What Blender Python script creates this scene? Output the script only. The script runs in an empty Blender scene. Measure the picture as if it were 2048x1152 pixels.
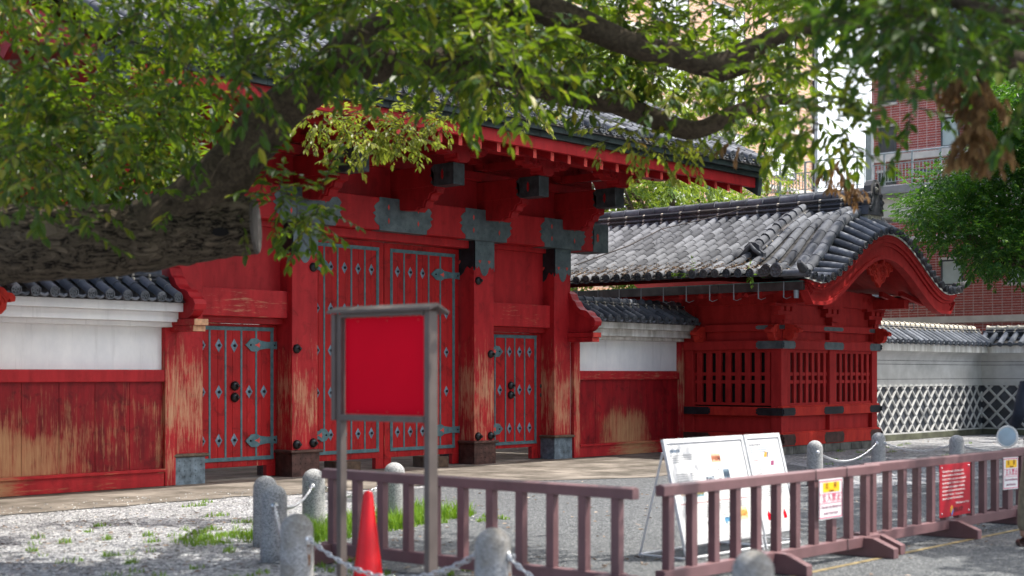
import bpy, bmesh, math, random
from mathutils import Vector, Matrix
R = math.radians
random.seed(7)
scene = bpy.context.scene
col = scene.collection

# ------------------------------------------------------------------ camera, sky, sun, exposure
TH = R(41.1); CA, SA = math.cos(TH), math.sin(TH)
cam_d = bpy.data.cameras.new('camera'); cam = bpy.data.objects.new('camera', cam_d); col.objects.link(cam)
cam.location = (0, 0, 1.6)
cam.rotation_euler = (R(90), 0, math.atan2(SA, CA) - R(90))
cam_d.sensor_width = 36.0; cam_d.lens = 2950 / 2048 * 36.0
cam_d.shift_y = 172 / 2048
cam_d.clip_start = 0.1; cam_d.clip_end = 1500
cam_d.dof.use_dof = True; cam_d.dof.focus_distance = 26.5; cam_d.dof.aperture_fstop = 1.6
scene.camera = cam
SUN = Vector((0.76 * 0.5, -0.65 * 0.5, 0.866))
world = bpy.data.worlds.new("World"); scene.world = world; world.use_nodes = True
wn = world.node_tree
bg = wn.nodes.get('Background') or wn.nodes.new('ShaderNodeBackground')
sky = wn.nodes.new('ShaderNodeTexSky'); sky.sky_type = 'NISHITA'; sky.sun_disc = False
sky.sun_elevation = math.asin(SUN.normalized().z); sky.sun_rotation = math.atan2(SUN.x, SUN.y)
sky.air_density = 1.0; sky.dust_density = 5.0; sky.ozone_density = 1.0
tcw = wn.nodes.new('ShaderNodeTexCoord'); cn = wn.nodes.new('ShaderNodeTexNoise'); cn.inputs['Scale'].default_value = 2.2; cn.inputs['Detail'].default_value = 6
wn.links.new(tcw.outputs['Generated'], cn.inputs['Vector'])
cr = wn.nodes.new('ShaderNodeValToRGB'); cr.color_ramp.elements[0].position = 0.36; cr.color_ramp.elements[1].position = 0.56
wn.links.new(cn.outputs['Fac'], cr.inputs[0])
sx_ = wn.nodes.new('ShaderNodeSeparateXYZ'); wn.links.new(tcw.outputs['Generated'], sx_.inputs[0])
mr = wn.nodes.new('ShaderNodeMapRange'); mr.inputs[1].default_value = -0.25; mr.inputs[2].default_value = 0.45; wn.links.new(sx_.outputs[0], mr.inputs[0])
mm = wn.nodes.new('ShaderNodeMath'); mm.operation = 'MULTIPLY'; wn.links.new(cr.outputs[0], mm.inputs[0]); wn.links.new(mr.outputs[0], mm.inputs[1])   # broken cloud held to the sunny side, shaped to darken left-facing sides
cm = wn.nodes.new('ShaderNodeMix'); cm.data_type = 'RGBA'; wn.links.new(mm.outputs[0], cm.inputs[0]); wn.links.new(sky.outputs[0], cm.inputs[6]); cm.inputs[7].default_value = (9.5, 9.8, 10.4, 1)
wn.links.new(cm.outputs[2], bg.inputs[0]); bg.inputs[1].default_value = 0.15
sun_d = bpy.data.lights.new('sun', 'SUN'); sun_d.energy = 3.3; sun_d.angle = R(0.53); sun_d.color = (1.0, 0.95, 0.87)
sun_o = bpy.data.objects.new('sun', sun_d); col.objects.link(sun_o)
sun_o.rotation_euler = SUN.to_track_quat('Z', 'Y').to_euler(); sun_o.location = (10, -10, 40)
scene.view_settings.view_transform = 'Standard'; scene.view_settings.look = 'None'
scene.view_settings.exposure = 1.2; scene.view_settings.gamma = 1.0
scene.cycles.max_bounces = 6; scene.cycles.diffuse_bounces = 3; scene.cycles.transparent_max_bounces = 4
scene.cycles.sample_clamp_indirect = 6.0

# ------------------------------------------------------------------ mesh helpers
ORG = {}
class MB:
    def __init__(s): s.v = []; s.f = []; s.m = []; s.s = []
    def add(s, vs, fs, mi=0, sm=False):
        b = len(s.v); s.v += [tuple(p) for p in vs]
        for f in fs: s.f.append([b + i for i in f]); s.m.append(mi); s.s.append(sm)
    def box(s, x0, x1, y0, y1, z0, z1, mi=0):
        x0, x1 = min(x0, x1), max(x0, x1); y0, y1 = min(y0, y1), max(y0, y1); z0, z1 = min(z0, z1), max(z0, z1)
        s.add([(x0,y0,z0),(x1,y0,z0),(x1,y1,z0),(x0,y1,z0),(x0,y0,z1),(x1,y0,z1),(x1,y1,z1),(x0,y1,z1)],
              [(0,3,2,1),(4,5,6,7),(0,1,5,4),(1,2,6,5),(2,3,7,6),(3,0,4,7)], mi)
        return s
    def prism(s, poly, axis, a, b, mi=0, sm=False):
        n = len(poly)
        def P(p, t):
            if axis == 'x': return (t, p[0], p[1])
            if axis == 'y': return (p[0], t, p[1])
            return (p[0], p[1], t)
        vs = [P(p, a) for p in poly] + [P(p, b) for p in poly]
        fs = [tuple(range(n))[::-1], tuple(range(n, 2 * n))] + [(i, (i+1) % n, n + (i+1) % n, n + i) for i in range(n)]
        s.add(vs, fs, mi, sm); return s
    def tube(s, path, r, n=8, mi=0, sm=True, cap=True, sx=1.0, squash=1.0, arc=None):
        P = [Vector(p) for p in path]; k = len(P)
        rs = r if isinstance(r, (list, tuple)) else [r] * k
        d0 = (P[1] - P[0]).normalized()
        up = Vector((0, 0, 1)) if abs(d0.z) < 0.9 else Vector((1, 0, 0))
        vs = []
        for i in range(k):
            d = (P[min(i+1, k-1)] - P[max(i-1, 0)]).normalized()
            a = d.cross(up).normalized(); b = a.cross(d).normalized()
            for j in range(n):
                t = 2 * math.pi * j / n if arc is None else arc[0] + (arc[1] - arc[0]) * j / (n - 1)
                vs.append(P[i] + a * (math.cos(t) * rs[i] * sx) + b * (math.sin(t) * rs[i] * squash))
        fs = []; m = n if arc is None else n - 1
        for i in range(k - 1):
            for j in range(m):
                fs.append((i*n + j, i*n + (j+1) % n, (i+1)*n + (j+1) % n, (i+1)*n + j))
        s.add(vs, fs, mi, sm)
        if cap:
            s.add(vs[:n], [tuple(range(n))[::-1]], mi); s.add(vs[-n:], [tuple(range(n))], mi)
        return s
    def cyl(s, p0, p1, r0, r1=None, n=16, mi=0, sm=True):
        return s.tube([p0, p1], [r0, r0 if r1 is None else r1], n, mi, sm)
    def lathe(s, prof, c, n=20, axis='z', mi=0, sm=True, sgn=1):
        vs = []
        for (r, h) in prof:
            for j in range(n):
                t = 2 * math.pi * j / n; a, b = r * math.cos(t), r * math.sin(t); h2 = h * sgn
                vs.append({'z': (c[0]+a, c[1]+b, c[2]+h2), 'y': (c[0]+a, c[1]+h2, c[2]+b), 'x': (c[0]+h2, c[1]+a, c[2]+b)}[axis])
        fs = []
        for i in range(len(prof) - 1):
            for j in range(n): fs.append((i*n+j, i*n+(j+1) % n, (i+1)*n+(j+1) % n, (i+1)*n+j))
        fs.append(tuple(range(n))[::-1]); fs.append(tuple(range((len(prof)-1)*n, len(prof)*n)))
        s.add(vs, fs, mi, sm); return s
    def mirror_x(s, cx):
        s.v = [(2*cx - x, y, z) for x, y, z in s.v]; s.f = [f[::-1] for f in s.f]; return s
    def build(s, name, mats, parent=None, bevel=0.0, org=None, recalc=True, loc=None):
        me = bpy.data.meshes.new(name)
        o0 = Vector(org) if org is not None else (ORG[parent.name] if parent else Vector((0, 0, 0)))
        me.from_pydata([(x - o0.x, y - o0.y, z - o0.z) for x, y, z in s.v], [], s.f)
        if not isinstance(mats, (list, tuple)): mats = [mats]
        for m in mats: me.materials.append(m)
        me.polygons.foreach_set('material_index', s.m); me.polygons.foreach_set('use_smooth', s.s)
        if recalc:
            bm = bmesh.new(); bm.from_mesh(me); bmesh.ops.recalc_face_normals(bm, faces=bm.faces); bm.to_mesh(me); bm.free()
        me.update()
        o = bpy.data.objects.new(name, me); col.objects.link(o)
        ORG[o.name] = o0.copy() if loc is None else Vector(loc)
        if parent:
            o.parent = parent; o.location = ORG[o.name] - ORG[parent.name]
        else: o.location = ORG[o.name]
        if bevel > 0:
            md = o.modifiers.new('bevel', 'BEVEL'); md.width = bevel; md.segments = 2; md.limit_method = 'ANGLE'; md.angle_limit = R(50)
            md.harden_normals = False
        return o
def empty(name, loc, label, cat, group=None):
    o = bpy.data.objects.new(name, None); col.objects.link(o); o.location = loc; ORG[o.name] = Vector(loc)
    o.empty_display_size = 0.2
    return tag(o, label, cat, group)
def tag(o, label=None, cat=None, group=None, kind=None):
    if label: o['label'] = label
    if cat: o['category'] = cat
    if group: o['group'] = group
    if kind: o['kind'] = kind
    return o
def inst(src, parent, loc, scale=None):
    o = src.copy(); col.objects.link(o); o.parent = parent; ORG[o.name] = Vector(loc)
    o.location = Vector(loc) - ORG[parent.name]
    if scale: o.scale = scale
    return o
def copy_tree(o, parent=None, delta=Vector((0, 0, 0))):
    c = o.copy(); col.objects.link(c); ORG[c.name] = ORG[o.name] + delta
    if parent: c.parent = parent
    else: c.location = o.location + delta
    for ch in list(o.children): copy_tree(ch, c, delta)
    return c
def text_mesh(body, size, align='CENTER', ext=0.0006, sx=1.0):
    cu = bpy.data.curves.new('writing', 'FONT'); cu.body = body; cu.size = size; cu.align_x = align; cu.align_y = 'CENTER'; cu.extrude = ext
    o = bpy.data.objects.new('writing', cu); col.objects.link(o)
    bpy.context.view_layer.update()
    me = bpy.data.meshes.new_from_object(o.evaluated_get(bpy.context.evaluated_depsgraph_get()))
    bpy.data.objects.remove(o); bpy.data.curves.remove(cu)
    for v in me.vertices: v.co.x *= sx
    return me
def text_obj(name, body, size, m, parent, loc, align='CENTER', sx=1.0, rot=(R(90), 0, 0)):
    me = text_mesh(body, size, align, sx=sx); me.materials.clear(); me.materials.append(m)
    o = bpy.data.objects.new(name, me); col.objects.link(o); o.parent = parent; ORG[o.name] = Vector(loc)
    o.location = Vector(loc) - ORG[parent.name]; o.rotation_euler = rot
    return o
def smoothstep(a, b, x):
    t = max(0.0, min(1.0, (x - a) / (b - a))); return t * t * (3 - 2 * t)
def lerp(a, b, t): return a + (b - a) * t

# ------------------------------------------------------------------ materials
class NT:
    def __init__(s, name):
        s.m = bpy.data.materials.new(name); s.m.use_nodes = True; s.t = s.m.node_tree; s.n = s.t.nodes
        s.b = s.n['Principled BSDF']
        s.tc = s.n.new('ShaderNodeTexCoord')
    def lk(s, a, b): s.t.links.new(a, b)
    def obj(s, sc=(1, 1, 1), loc=(0, 0, 0), rot=(0, 0, 0)):
        mp = s.n.new('ShaderNodeMapping'); mp.inputs['Scale'].default_value = sc; mp.inputs['Location'].default_value = loc; mp.inputs['Rotation'].default_value = rot
        s.lk(s.tc.outputs['Object'], mp.inputs[0]); return mp.outputs[0]
    def noise(s, v, scale, detail=4, rough=0.55, dist=0.0):
        n = s.n.new('ShaderNodeTexNoise'); n.inputs['Scale'].default_value = scale; n.inputs['Detail'].default_value = detail
        n.inputs['Roughness'].default_value = rough; n.inputs['Distortion'].default_value = dist
        s.lk(v, n.inputs['Vector']); return n.outputs['Fac']
    def voro(s, v, scale, out='Distance', feature='F1'):
        n = s.n.new('ShaderNodeTexVoronoi'); n.feature = feature; n.inputs['Scale'].default_value = scale; s.lk(v, n.inputs['Vector']); return n.outputs[out]
    def ramp(s, f, stops):
        r = s.n.new('ShaderNodeValToRGB'); e = r.color_ramp.elements
        while len(e) < len(stops): e.new(0.5)
        for i, (p, c) in enumerate(stops):
            e[i].position = p; e[i].color = (c, c, c, 1) if not isinstance(c, (tuple, list)) else (*c, 1)
        s.lk(f, r.inputs[0]); return r.outputs[0]
    def mix(s, f, a, b, mode='MIX'):
        n = s.n.new('ShaderNodeMix'); n.data_type = 'RGBA'; n.blend_type = mode
        for sock, v in ((n.inputs[0], f), (n.inputs[6], a), (n.inputs[7], b)):
            if hasattr(v, 'is_output'): s.lk(v, sock)
            elif isinstance(v, (tuple, list)): sock.default_value = (*v, 1)
            else: sock.default_value = v if sock == n.inputs[0] else (v, v, v, 1)
        return n.outputs[2]
    def math(s, op, a, b=0.0, clamp=False):
        n = s.n.new('ShaderNodeMath'); n.operation = op; n.use_clamp = clamp
        for i, v in ((0, a), (1, b)):
            if hasattr(v, 'is_output'): s.lk(v, n.inputs[i])
            else: n.inputs[i].default_value = v
        return n.outputs[0]
    def sep(s, v, k):
        n = s.n.new('ShaderNodeSeparateXYZ'); s.lk(v, n.inputs[0]); return n.outputs[k]
    def rnd(s):
        return s.n.new('ShaderNodeNewGeometry').outputs['Random Per Island']
    def bump(s, h, strength=0.3, dist=0.02):
        n = s.n.new('ShaderNodeBump'); n.inputs['Strength'].default_value = strength; n.inputs['Distance'].default_value = dist
        s.lk(h, n.inputs['Height']); s.lk(n.outputs[0], s.b.inputs['Normal'])
    def done(s, color=None, rough=0.6, metal=0.0, spec=0.4):
        for sock, v in (('Base Color', color), ('Roughness', rough), ('Metallic', metal), ('Specular IOR Level', spec)):
            if v is None: continue
            if hasattr(v, 'is_output'): s.lk(v, s.b.inputs[sock])
            else: s.b.inputs[sock].default_value = (*v, 1) if isinstance(v, (tuple, list)) else v
        return s.m
def plain(name, c, rough=0.6, metal=0.0, var=0.12, scale=6.0, spec=0.4, bump=0.0):
    t = NT(name); v = t.obj(); n = t.noise(v, scale, 5)
    d = tuple(x * (1 - 2 * var) for x in c); l = tuple(min(1, x * (1 + var)) for x in c)
    if bump: t.bump(t.noise(v, scale * 8, 4), bump, 0.01)
    return t.done(t.ramp(n, [(0.3, d), (0.7, l)]), rough, metal, spec)
TAN = (0.42, 0.225, 0.11); TAN2 = (0.68, 0.46, 0.28)
def red_paint(name, base, dark, wear, top=2.4, streak=(9, 9, 0.8), horiz=False, stain=0.0, blob=None, rough=0.5, prof=((0.0, 1.0), (0.45, 0.93), (0.75, 0.45), (1.0, 0.0))):
    """lacquer red wood; bare tan wood shows in streaks that grow denser towards the foot (wear 0..1)"""
    t = NT(name); v = t.obj()
    sc = (0.8, 9, 9) if horiz else streak
    st = t.noise(t.obj(sc), 2.4, 8, 0.68, 0.6)
    big = t.noise(v, 1.6, 5, 0.6)
    c = t.mix(t.ramp(t.noise(t.obj((3, 3, 0.7)), 2.0, 6, 0.6), [(0.32, 0.0), (0.68, 1.0)]), dark, base)
    smudge = t.ramp(t.noise(v, 4.5, 6, 0.7, 0.8), [(0.52, 0.0), (0.7, 1.0)])
    c = t.mix(t.math('MULTIPLY', smudge, 0.35 + stain), c, tuple(x * 0.3 for x in dark))
    if wear > 0:
        z = t.sep(v, 2)
        hz = t.ramp(t.math('DIVIDE', z, top), list(prof))
        k = t.math('MULTIPLY', hz, wear)
        fine = t.noise(t.obj(tuple(q * 3.2 for q in sc)), 2.4, 6, 0.7, 0.4)
        sm_ = t.math('ADD', t.math('ADD', t.math('MULTIPLY', st, 0.75), t.math('MULTIPLY', fine, 0.55)), t.math('MULTIPLY', big, 0.5))
        thr = t.math('SUBTRACT', sm_, t.math('SUBTRACT', 1.25, k))
        if blob:
            dx = t.math('DIVIDE', t.math('SUBTRACT', t.sep(v, 0), blob[0]), blob[2]); dz = t.math('DIVIDE', t.math('SUBTRACT', z, blob[1]), blob[3])
            e = t.math('SUBTRACT', 1.0, t.math('ADD', t.math('MULTIPLY', dx, dx), t.math('MULTIPLY', dz, dz)), True)
            thr = t.math('ADD', thr, t.math('MULTIPLY', e, blob[4]))
        mk = t.ramp(thr, [(0.0, 0.0), (0.12, 0.5), (0.34, 1.0)])
        tan = t.mix(t.noise(t.obj((14, 14, 1.2)), 3, 5), TAN, TAN2 if not blob else TAN)
        c = t.mix(mk, c, tan)
        t.bump(t.math('ADD', st, t.math('MULTIPLY', mk, -0.4)), 0.25, 0.01)
    else:
        t.bump(st, 0.12, 0.008)
    return t.done(c, rough, 0, 0.18)
RED = (0.45, 0.021, 0.026); REDD = (0.29, 0.012, 0.016)
M = {}
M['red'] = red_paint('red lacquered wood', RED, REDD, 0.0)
M['red_shaded'] = red_paint('eave-shaded red lacquered wood', (0.36, 0.014, 0.018), (0.23, 0.009, 0.012), 0.0)  # darker copy of the red, eave shade put into the colour
M['red_pillar'] = red_paint('weathered red pillar wood', RED, REDD, 0.44, 2.8, streak=(10, 10, 0.7), stain=0.15, prof=((0.1, 0.66), (0.3, 0.92), (0.5, 1.0), (0.72, 0.7), (1.0, 0.1)))
M['red_door'] = red_paint('stained red door wood', (0.42, 0.012, 0.014), (0.27, 0.008, 0.01), 0.22, 3.6, stain=0.35)
M['red_rail'] = red_paint('scuffed red rail wood', RED, REDD, 0.30, 6.0, horiz=True)
M['red_board_l'] = red_paint('worn red wall boards', (0.27, 0.009, 0.014), (0.13, 0.005, 0.008), 0.40, 1.7, streak=(11, 11, 0.6), stain=0.3, prof=((0.15, 0.62), (0.42, 0.95), (0.62, 0.9), (0.8, 0.62), (1.0, 0.3)), blob=(-1.4, 0.15, 2.4, 0.85, 0.42))
M['red_board_r'] = red_paint('red wall boards with bare patch', (0.31, 0.009, 0.014), (0.17, 0.005, 0.009), 0.31, 1.7, streak=(11, 11, 0.6), stain=0.25, prof=((0.15, 0.62), (0.42, 0.95), (0.62, 0.9), (0.8, 0.62), (1.0, 0.3)), blob=(-0.15, 0.1, 1.05, 0.95, 0.42))
M['red_sill_l'] = red_paint('worn red sill', RED, REDD, 0.26, 1.0, horiz=True, blob=(-1.9, 0.1, 1.9, 0.6, 0.7))
M['red_sill_r'] = red_paint('red sill with bare patch', RED, REDD, 0.16, 1.0, horiz=True, blob=(0.1, 0.1, 1.0, 0.5, 0.5))
M['red_dusty'] = red_paint('dusty red painted wood', (0.46, 0.026, 0.025), (0.33, 0.016, 0.016), 0.0, rough=0.65)
M['red_dusty_sunlit'] = red_paint('sunlit red painted wood', (0.58, 0.042, 0.026), (0.40, 0.02, 0.017), 0.0, rough=0.7)  # brighter copy of the dusty red, faint sunlight put into the colour
M['red_edge'] = plain('bright red painted end grain', (0.62, 0.06, 0.045), 0.55, var=0.15, scale=14)
M['tan_end'] = plain('bare end grain', (0.55, 0.30, 0.17), 0.7, var=0.2, scale=20)
t = NT('blue grey iron'); v = t.obj()
M['iron'] = t.done(t.mix(t.ramp(t.noise(v, 5, 6, 0.65), [(0.3, 0.0), (0.7, 1.0)]), (0.055, 0.08, 0.092), (0.15, 0.19, 0.205)), 0.5, 0.35)
t = NT('verdigris iron strap'); v = t.obj()
M['strap'] = t.done(t.mix(t.ramp(t.noise(v, 9, 6, 0.65), [(0.3, 0.0), (0.7, 1.0)]), (0.035, 0.088, 0.105), (0.11, 0.19, 0.21)), 0.5, 0.25)
t = NT('sheen iron diamond'); v = t.obj()
M['diamond'] = t.done(t.mix(t.ramp(t.noise(v, 14, 5, 0.65), [(0.3, 0.0), (0.7, 1.0)]), (0.06, 0.10, 0.14), (0.20, 0.27, 0.33)), 0.42, 0.35)
M['iron_tip'] = plain('dull dark beam tip metal', (0.05, 0.062, 0.07), 0.5, 0.3, 0.3, 7)
M['iron_dark'] = plain('black iron', (0.022, 0.027, 0.033), 0.42, 0.3, 0.3, 6)
M['boss'] = plain('dark bronze', (0.035, 0.04, 0.042), 0.35, 0.5, 0.3, 12)
M['shoe_blue'] = plain('blue grey pillar shoe metal', (0.16, 0.21, 0.25), 0.5, 0.3, 0.3, 9)
M['shoe_brown'] = plain('rust brown pillar shoe metal', (0.085, 0.04, 0.033), 0.5, 0.3, 0.3, 9)
M['copper'] = plain('patinated copper trim', (0.033, 0.05, 0.052), 0.5, 0.3, 0.25, 5)
M['copper_hi'] = plain('bleached roof edge', (0.13, 0.12, 0.11), 0.8, 0.0, 0.25, 5)
t = NT('white plaster'); v = t.obj()
M['plaster'] = t.done(t.mix(t.ramp(t.noise(t.obj((1, 1, 0.6)), 1.6, 6, 0.65), [(0.35, 0.0), (0.72, 1.0)]), (0.70, 0.71, 0.73), (0.88, 0.88, 0.87)) if False else t.mix(t.ramp(t.noise(t.obj((5, 5, 0.35)), 1.5, 7, 0.7), [(0.56, 0.0), (0.78, 0.6)]), t.mix(t.ramp(t.noise(t.obj((1, 1, 0.6)), 1.6, 6, 0.65), [(0.35, 0.0), (0.72, 1.0)]), (0.70, 0.71, 0.73), (0.88, 0.88, 0.87)), (0.42, 0.42, 0.42)), 0.85, 0, 0.15)
t = NT('stained plaster'); v = t.obj()
M['plaster_old'] = t.done(t.mix(t.ramp(t.noise(t.obj((2.2, 2.2, 0.5)), 1.8, 7, 0.7), [(0.34, 0.0), (0.6, 1.0)]), (0.36, 0.34, 0.30), (0.74, 0.73, 0.70)), 0.85, 0, 0.15)
def tile_mat(name, lo, hi, warm=None):
    t = NT(name); v = t.obj(); r = t.rnd()
    c = t.ramp(r, [(0.0, lo), (0.55, tuple((a + b) / 2 for a, b in zip(lo, hi))), (1.0, hi)])
    c = t.mix(t.ramp(t.noise(v, 7, 6, 0.7), [(0.45, 0.0), (0.75, 0.6)]), c, tuple(x * 0.45 for x in lo))
    if warm: c = t.mix(t.ramp(t.noise(v, 1.1, 4), [(0.5, 0.0), (0.75, 0.7)]), c, warm)
    t.bump(t.noise(v, 30, 4), 0.2, 0.01)
    return t.done(c, 0.8, 0, 0.22)
M['tile'] = tile_mat('smoked grey roof tile', (0.06, 0.064, 0.074), (0.20, 0.21, 0.232))
M['tile_dark'] = tile_mat('dark roof tile', (0.04, 0.043, 0.05), (0.125, 0.13, 0.145), (0.16, 0.13, 0.10))
M['tile_wall'] = tile_mat('blue grey wall tile', (0.06, 0.07, 0.085), (0.19, 0.205, 0.235))
M['tile_gap'] = plain('tile gap mortar', (0.075, 0.072, 0.07), 0.9, var=0.35, scale=12)
M['tile_crest'] = plain('pressed tile end', (0.085, 0.095, 0.11), 0.5, var=0.25, scale=20)
M['mortar_pale'] = plain('lichen white mortar', (0.5, 0.46, 0.38), 0.9, var=0.3, scale=16)
t = NT('paving stone'); v = t.obj()
br = t.n.new('ShaderNodeTexBrick'); t.lk(t.obj(rot=(0, 0, 0)), br.inputs['Vector']); br.inputs['Scale'].default_value = 1.0
br.inputs['Brick Width'].default_value = 0.95; br.inputs['Row Height'].default_value = 0.58; br.inputs['Mortar Size'].default_value = 0.008
br.inputs['Color1'].default_value = (0.17, 0.15, 0.13, 1); br.inputs['Color2'].default_value = (0.27, 0.24, 0.205, 1); br.inputs['Mortar'].default_value = (0.06, 0.05, 0.04, 1)
c = t.mix(t.ramp(t.noise(v, 1.3, 7, 0.7), [(0.38, 0.0), (0.62, 0.85)]), br.outputs['Color'], (0.06, 0.053, 0.042))
t.bump(t.noise(v, 25, 5), 0.3, 0.01)
M['paving'] = t.done(c, 0.85, 0, 0.2)
t = NT('gravel'); v = t.obj()
cellc = t.voro(v, 34, 'Color'); d1 = t.voro(v, 34)
g = t.sep(cellc, 0)
c = t.ramp(g, [(0.0, (0.055, 0.057, 0.065)), (0.3, (0.25, 0.255, 0.27)), (0.7, (0.38, 0.385, 0.395)), (1.0, (0.60, 0.60, 0.60))])
c = t.mix(t.ramp(t.noise(v, 1.4, 6, 0.65), [(0.46, 0.0), (0.75, 0.65)]), c, (0.11, 0.105, 0.10))
t.bump(t.math('SUBTRACT', 1.0, d1), 1.0, 0.03)
M['gravel'] = t.done(c, 0.85, 0, 0.2)
t = NT('asphalt'); v = t.obj()
c = t.ramp(t.sep(t.voro(v, 70, 'Color'), 0), [(0.0, (0.022, 0.025, 0.029)), (0.6, (0.085, 0.092, 0.099)), (1.0, (0.26, 0.265, 0.265))])
c = t.mix(t.ramp(t.noise(v, 0.7, 6, 0.6), [(0.4, 0.0), (0.7, 0.5)]), c, (0.115, 0.12, 0.125))
t.bump(t.voro(v, 70), 0.6, 0.012)
M['asphalt'] = t.done(c, 0.85, 0, 0.25)
def granite(name, stain):
    t = NT(name); v = t.obj()
    c = t.ramp(t.sep(t.voro(v, 160, 'Color'), 0), [(0.0, (0.12, 0.12, 0.125)), (0.4, (0.30, 0.30, 0.30)), (1.0, (0.50, 0.50, 0.49))])
    if stain: c = t.mix(t.ramp(t.noise(v, 3.5, 6, 0.65), [(0.38, 0.0), (0.62, 0.75)]), c, (0.17, 0.14, 0.095))
    t.bump(t.noise(v, 120, 3), 0.2, 0.004)
    return t.done(c, 0.8, 0, 0.25)
M['granite'] = granite('speckled granite', False); M['granite_old'] = granite('stained granite', True)
M['rust'] = plain('rust streak', (0.22, 0.10, 0.045), 0.9, var=0.4, scale=25)
t = NT('brown painted barricade'); v = t.obj()
c = t.ramp(t.noise(v, 2.5, 6, 0.65), [(0.3, (0.135, 0.070, 0.074)), (0.7, (0.20, 0.106, 0.112))])
c = t.mix(t.ramp(t.noise(v, 28, 6, 0.75), [(0.66, 0.0), (0.72, 0.8)]), c, (0.40, 0.28, 0.25))
c = t.mix(t.ramp(t.noise(t.obj((1, 1, .3)), 7, 6, 0.7), [(0.55, 0.0), (0.75, 0.45)]), c, (0.10, 0.065, 0.06))
t.bump(t.noise(v, 60, 3), 0.08, 0.004); M['barricade'] = t.done(c, 0.45, 0, 0.4)
M['frame'] = plain('taupe painted steel', (0.11, 0.087, 0.078), 0.45, 0.0, 0.12, 5)
M['sign_red'] = plain('flat red panel', (0.66, 0.0, 0.016), 0.6, 0.0, 0.03, 2, 0.08)
M['cone'] = plain('traffic cone plastic', (0.80, 0.012, 0.02), 0.38, 0.0, 0.08, 5)
M['alu'] = plain('brushed aluminium', (0.80, 0.81, 0.83), 0.4, 0.25, 0.06, 8)
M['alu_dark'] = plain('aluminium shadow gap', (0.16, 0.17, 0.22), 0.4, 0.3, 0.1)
M['paper'] = plain('white poster', (0.78, 0.78, 0.78), 0.5, 0.0, 0.02, 2)
M['ink_grey'] = plain('pale grey ink', (0.27, 0.28, 0.30), 0.7, var=0.1)
M['ink_blue'] = plain('blue grey ink', (0.14, 0.20, 0.28), 0.7, var=0.1)
M['ink_red'] = plain('dark red ink', (0.35, 0.02, 0.03), 0.7, var=0.1)
M['ink_magenta'] = plain('crimson ink', (0.65, 0.005, 0.11), 0.6, var=0.05)
M['ink_plum'] = plain('plum ink', (0.28, 0.05, 0.14), 0.6, var=0.05)
M['ink_brown'] = plain('brown ink', (0.20, 0.06, 0.02), 0.6, var=0.05)
M['ink_white'] = plain('white ink', (0.85, 0.82, 0.80), 0.6, var=0.02)
M['yellow'] = plain('yellow panel', (0.95, 0.55, 0.01), 0.5, var=0.05)
M['info_red'] = plain('crimson placard', (0.42, 0.008, 0.022), 0.35, var=0.08)
M['orange'] = plain('orange ink', (0.75, 0.33, 0.03), 0.5); M['blue_ink'] = plain('blue ink', (0.1, 0.2, 0.55), 0.5); M['ink_black'] = plain('dark ink', (0.03, 0.03, 0.035), 0.6)
M['steel'] = plain('galvanised chain steel', (0.62, 0.63, 0.65), 0.28, 0.9, 0.12, 30)
M['road_yellow'] = plain('worn yellow road paint', (0.26, 0.20, 0.095), 0.85, var=0.35, scale=9)
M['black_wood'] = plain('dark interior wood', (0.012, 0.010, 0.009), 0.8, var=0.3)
M['block_wood'] = plain('brown timber block', (0.09, 0.055, 0.035), 0.8, var=0.3, scale=8)
M['gutter'] = plain('brown copper gutter', (0.075, 0.062, 0.058), 0.45, 0.3, 0.3, 4)
M['gutter_edge'] = plain('green copper gutter edge', (0.10, 0.22, 0.20), 0.6, 0.1, 0.3, 8)
M['stone'] = plain('foundation stone', (0.16, 0.155, 0.14), 0.85, var=0.35, scale=4, bump=0.3)
M['namako'] = plain('dark square wall tile', (0.05, 0.056, 0.07), 0.5, var=0.3, scale=4)
M['plaster_grey'] = plain('grey white plaster', (0.50, 0.50, 0.49), 0.85, var=0.12, scale=2)
M['mould'] = plain('mossy base stone', (0.10, 0.105, 0.07), 0.9, var=0.3, scale=3)
def brick_mat(name, c1, c2, mortar, w, h, ms, vert=False, axis='x'):
    t = NT(name); mp = t.n.new('ShaderNodeCombineXYZ'); o = t.obj()
    t.lk(t.sep(o, 0 if axis == 'x' else 1), mp.inputs[0 if not vert else 1]); t.lk(t.sep(o, 2), mp.inputs[1 if not vert else 0])
    b = t.n.new('ShaderNodeTexBrick'); t.lk(mp.outputs[0], b.inputs['Vector']); b.inputs['Scale'].default_value = 1
    b.inputs['Brick Width'].default_value = w; b.inputs['Row Height'].default_value = h; b.inputs['Mortar Size'].default_value = ms
    b.offset = 0.0 if 'stack' in name else 0.5
    b.inputs['Color1'].default_value = (*c1, 1); b.inputs['Color2'].default_value = (*c2, 1); b.inputs['Mortar'].default_value = (*mortar, 1)
    c = t.mix(t.ramp(t.noise(mp.outputs[0], 9, 3), [(0.4, 0.0), (0.7, 0.45)]), b.outputs['Color'], tuple(x * 0.4 for x in c1))
    return t.done(c, 0.8, 0, 0.2)
M['brick_red'] = brick_mat('stack bond red brick', (0.44, 0.10, 0.08), (0.30, 0.075, 0.07), (0.55, 0.48, 0.46), 0.42, 0.11, 0.012, axis='y')
M['brick_tan'] = brick_mat('tan brick', (0.62, 0.38, 0.24), (0.45, 0.24, 0.14), (0.62, 0.55, 0.47), 0.22, 0.18, 0.016, axis='x')
M['slate'] = plain('blue grey metal cladding', (0.24, 0.31, 0.37), 0.4, 0.3, 0.08, 1.5)
M['band'] = plain('pale concrete band', (0.62, 0.60, 0.56), 0.8, var=0.1, scale=1.5)
M['glass'] = plain('dark window glass', (0.035, 0.05, 0.065), 0.12, 0.0, 0.1, 1, 0.6)
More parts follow.
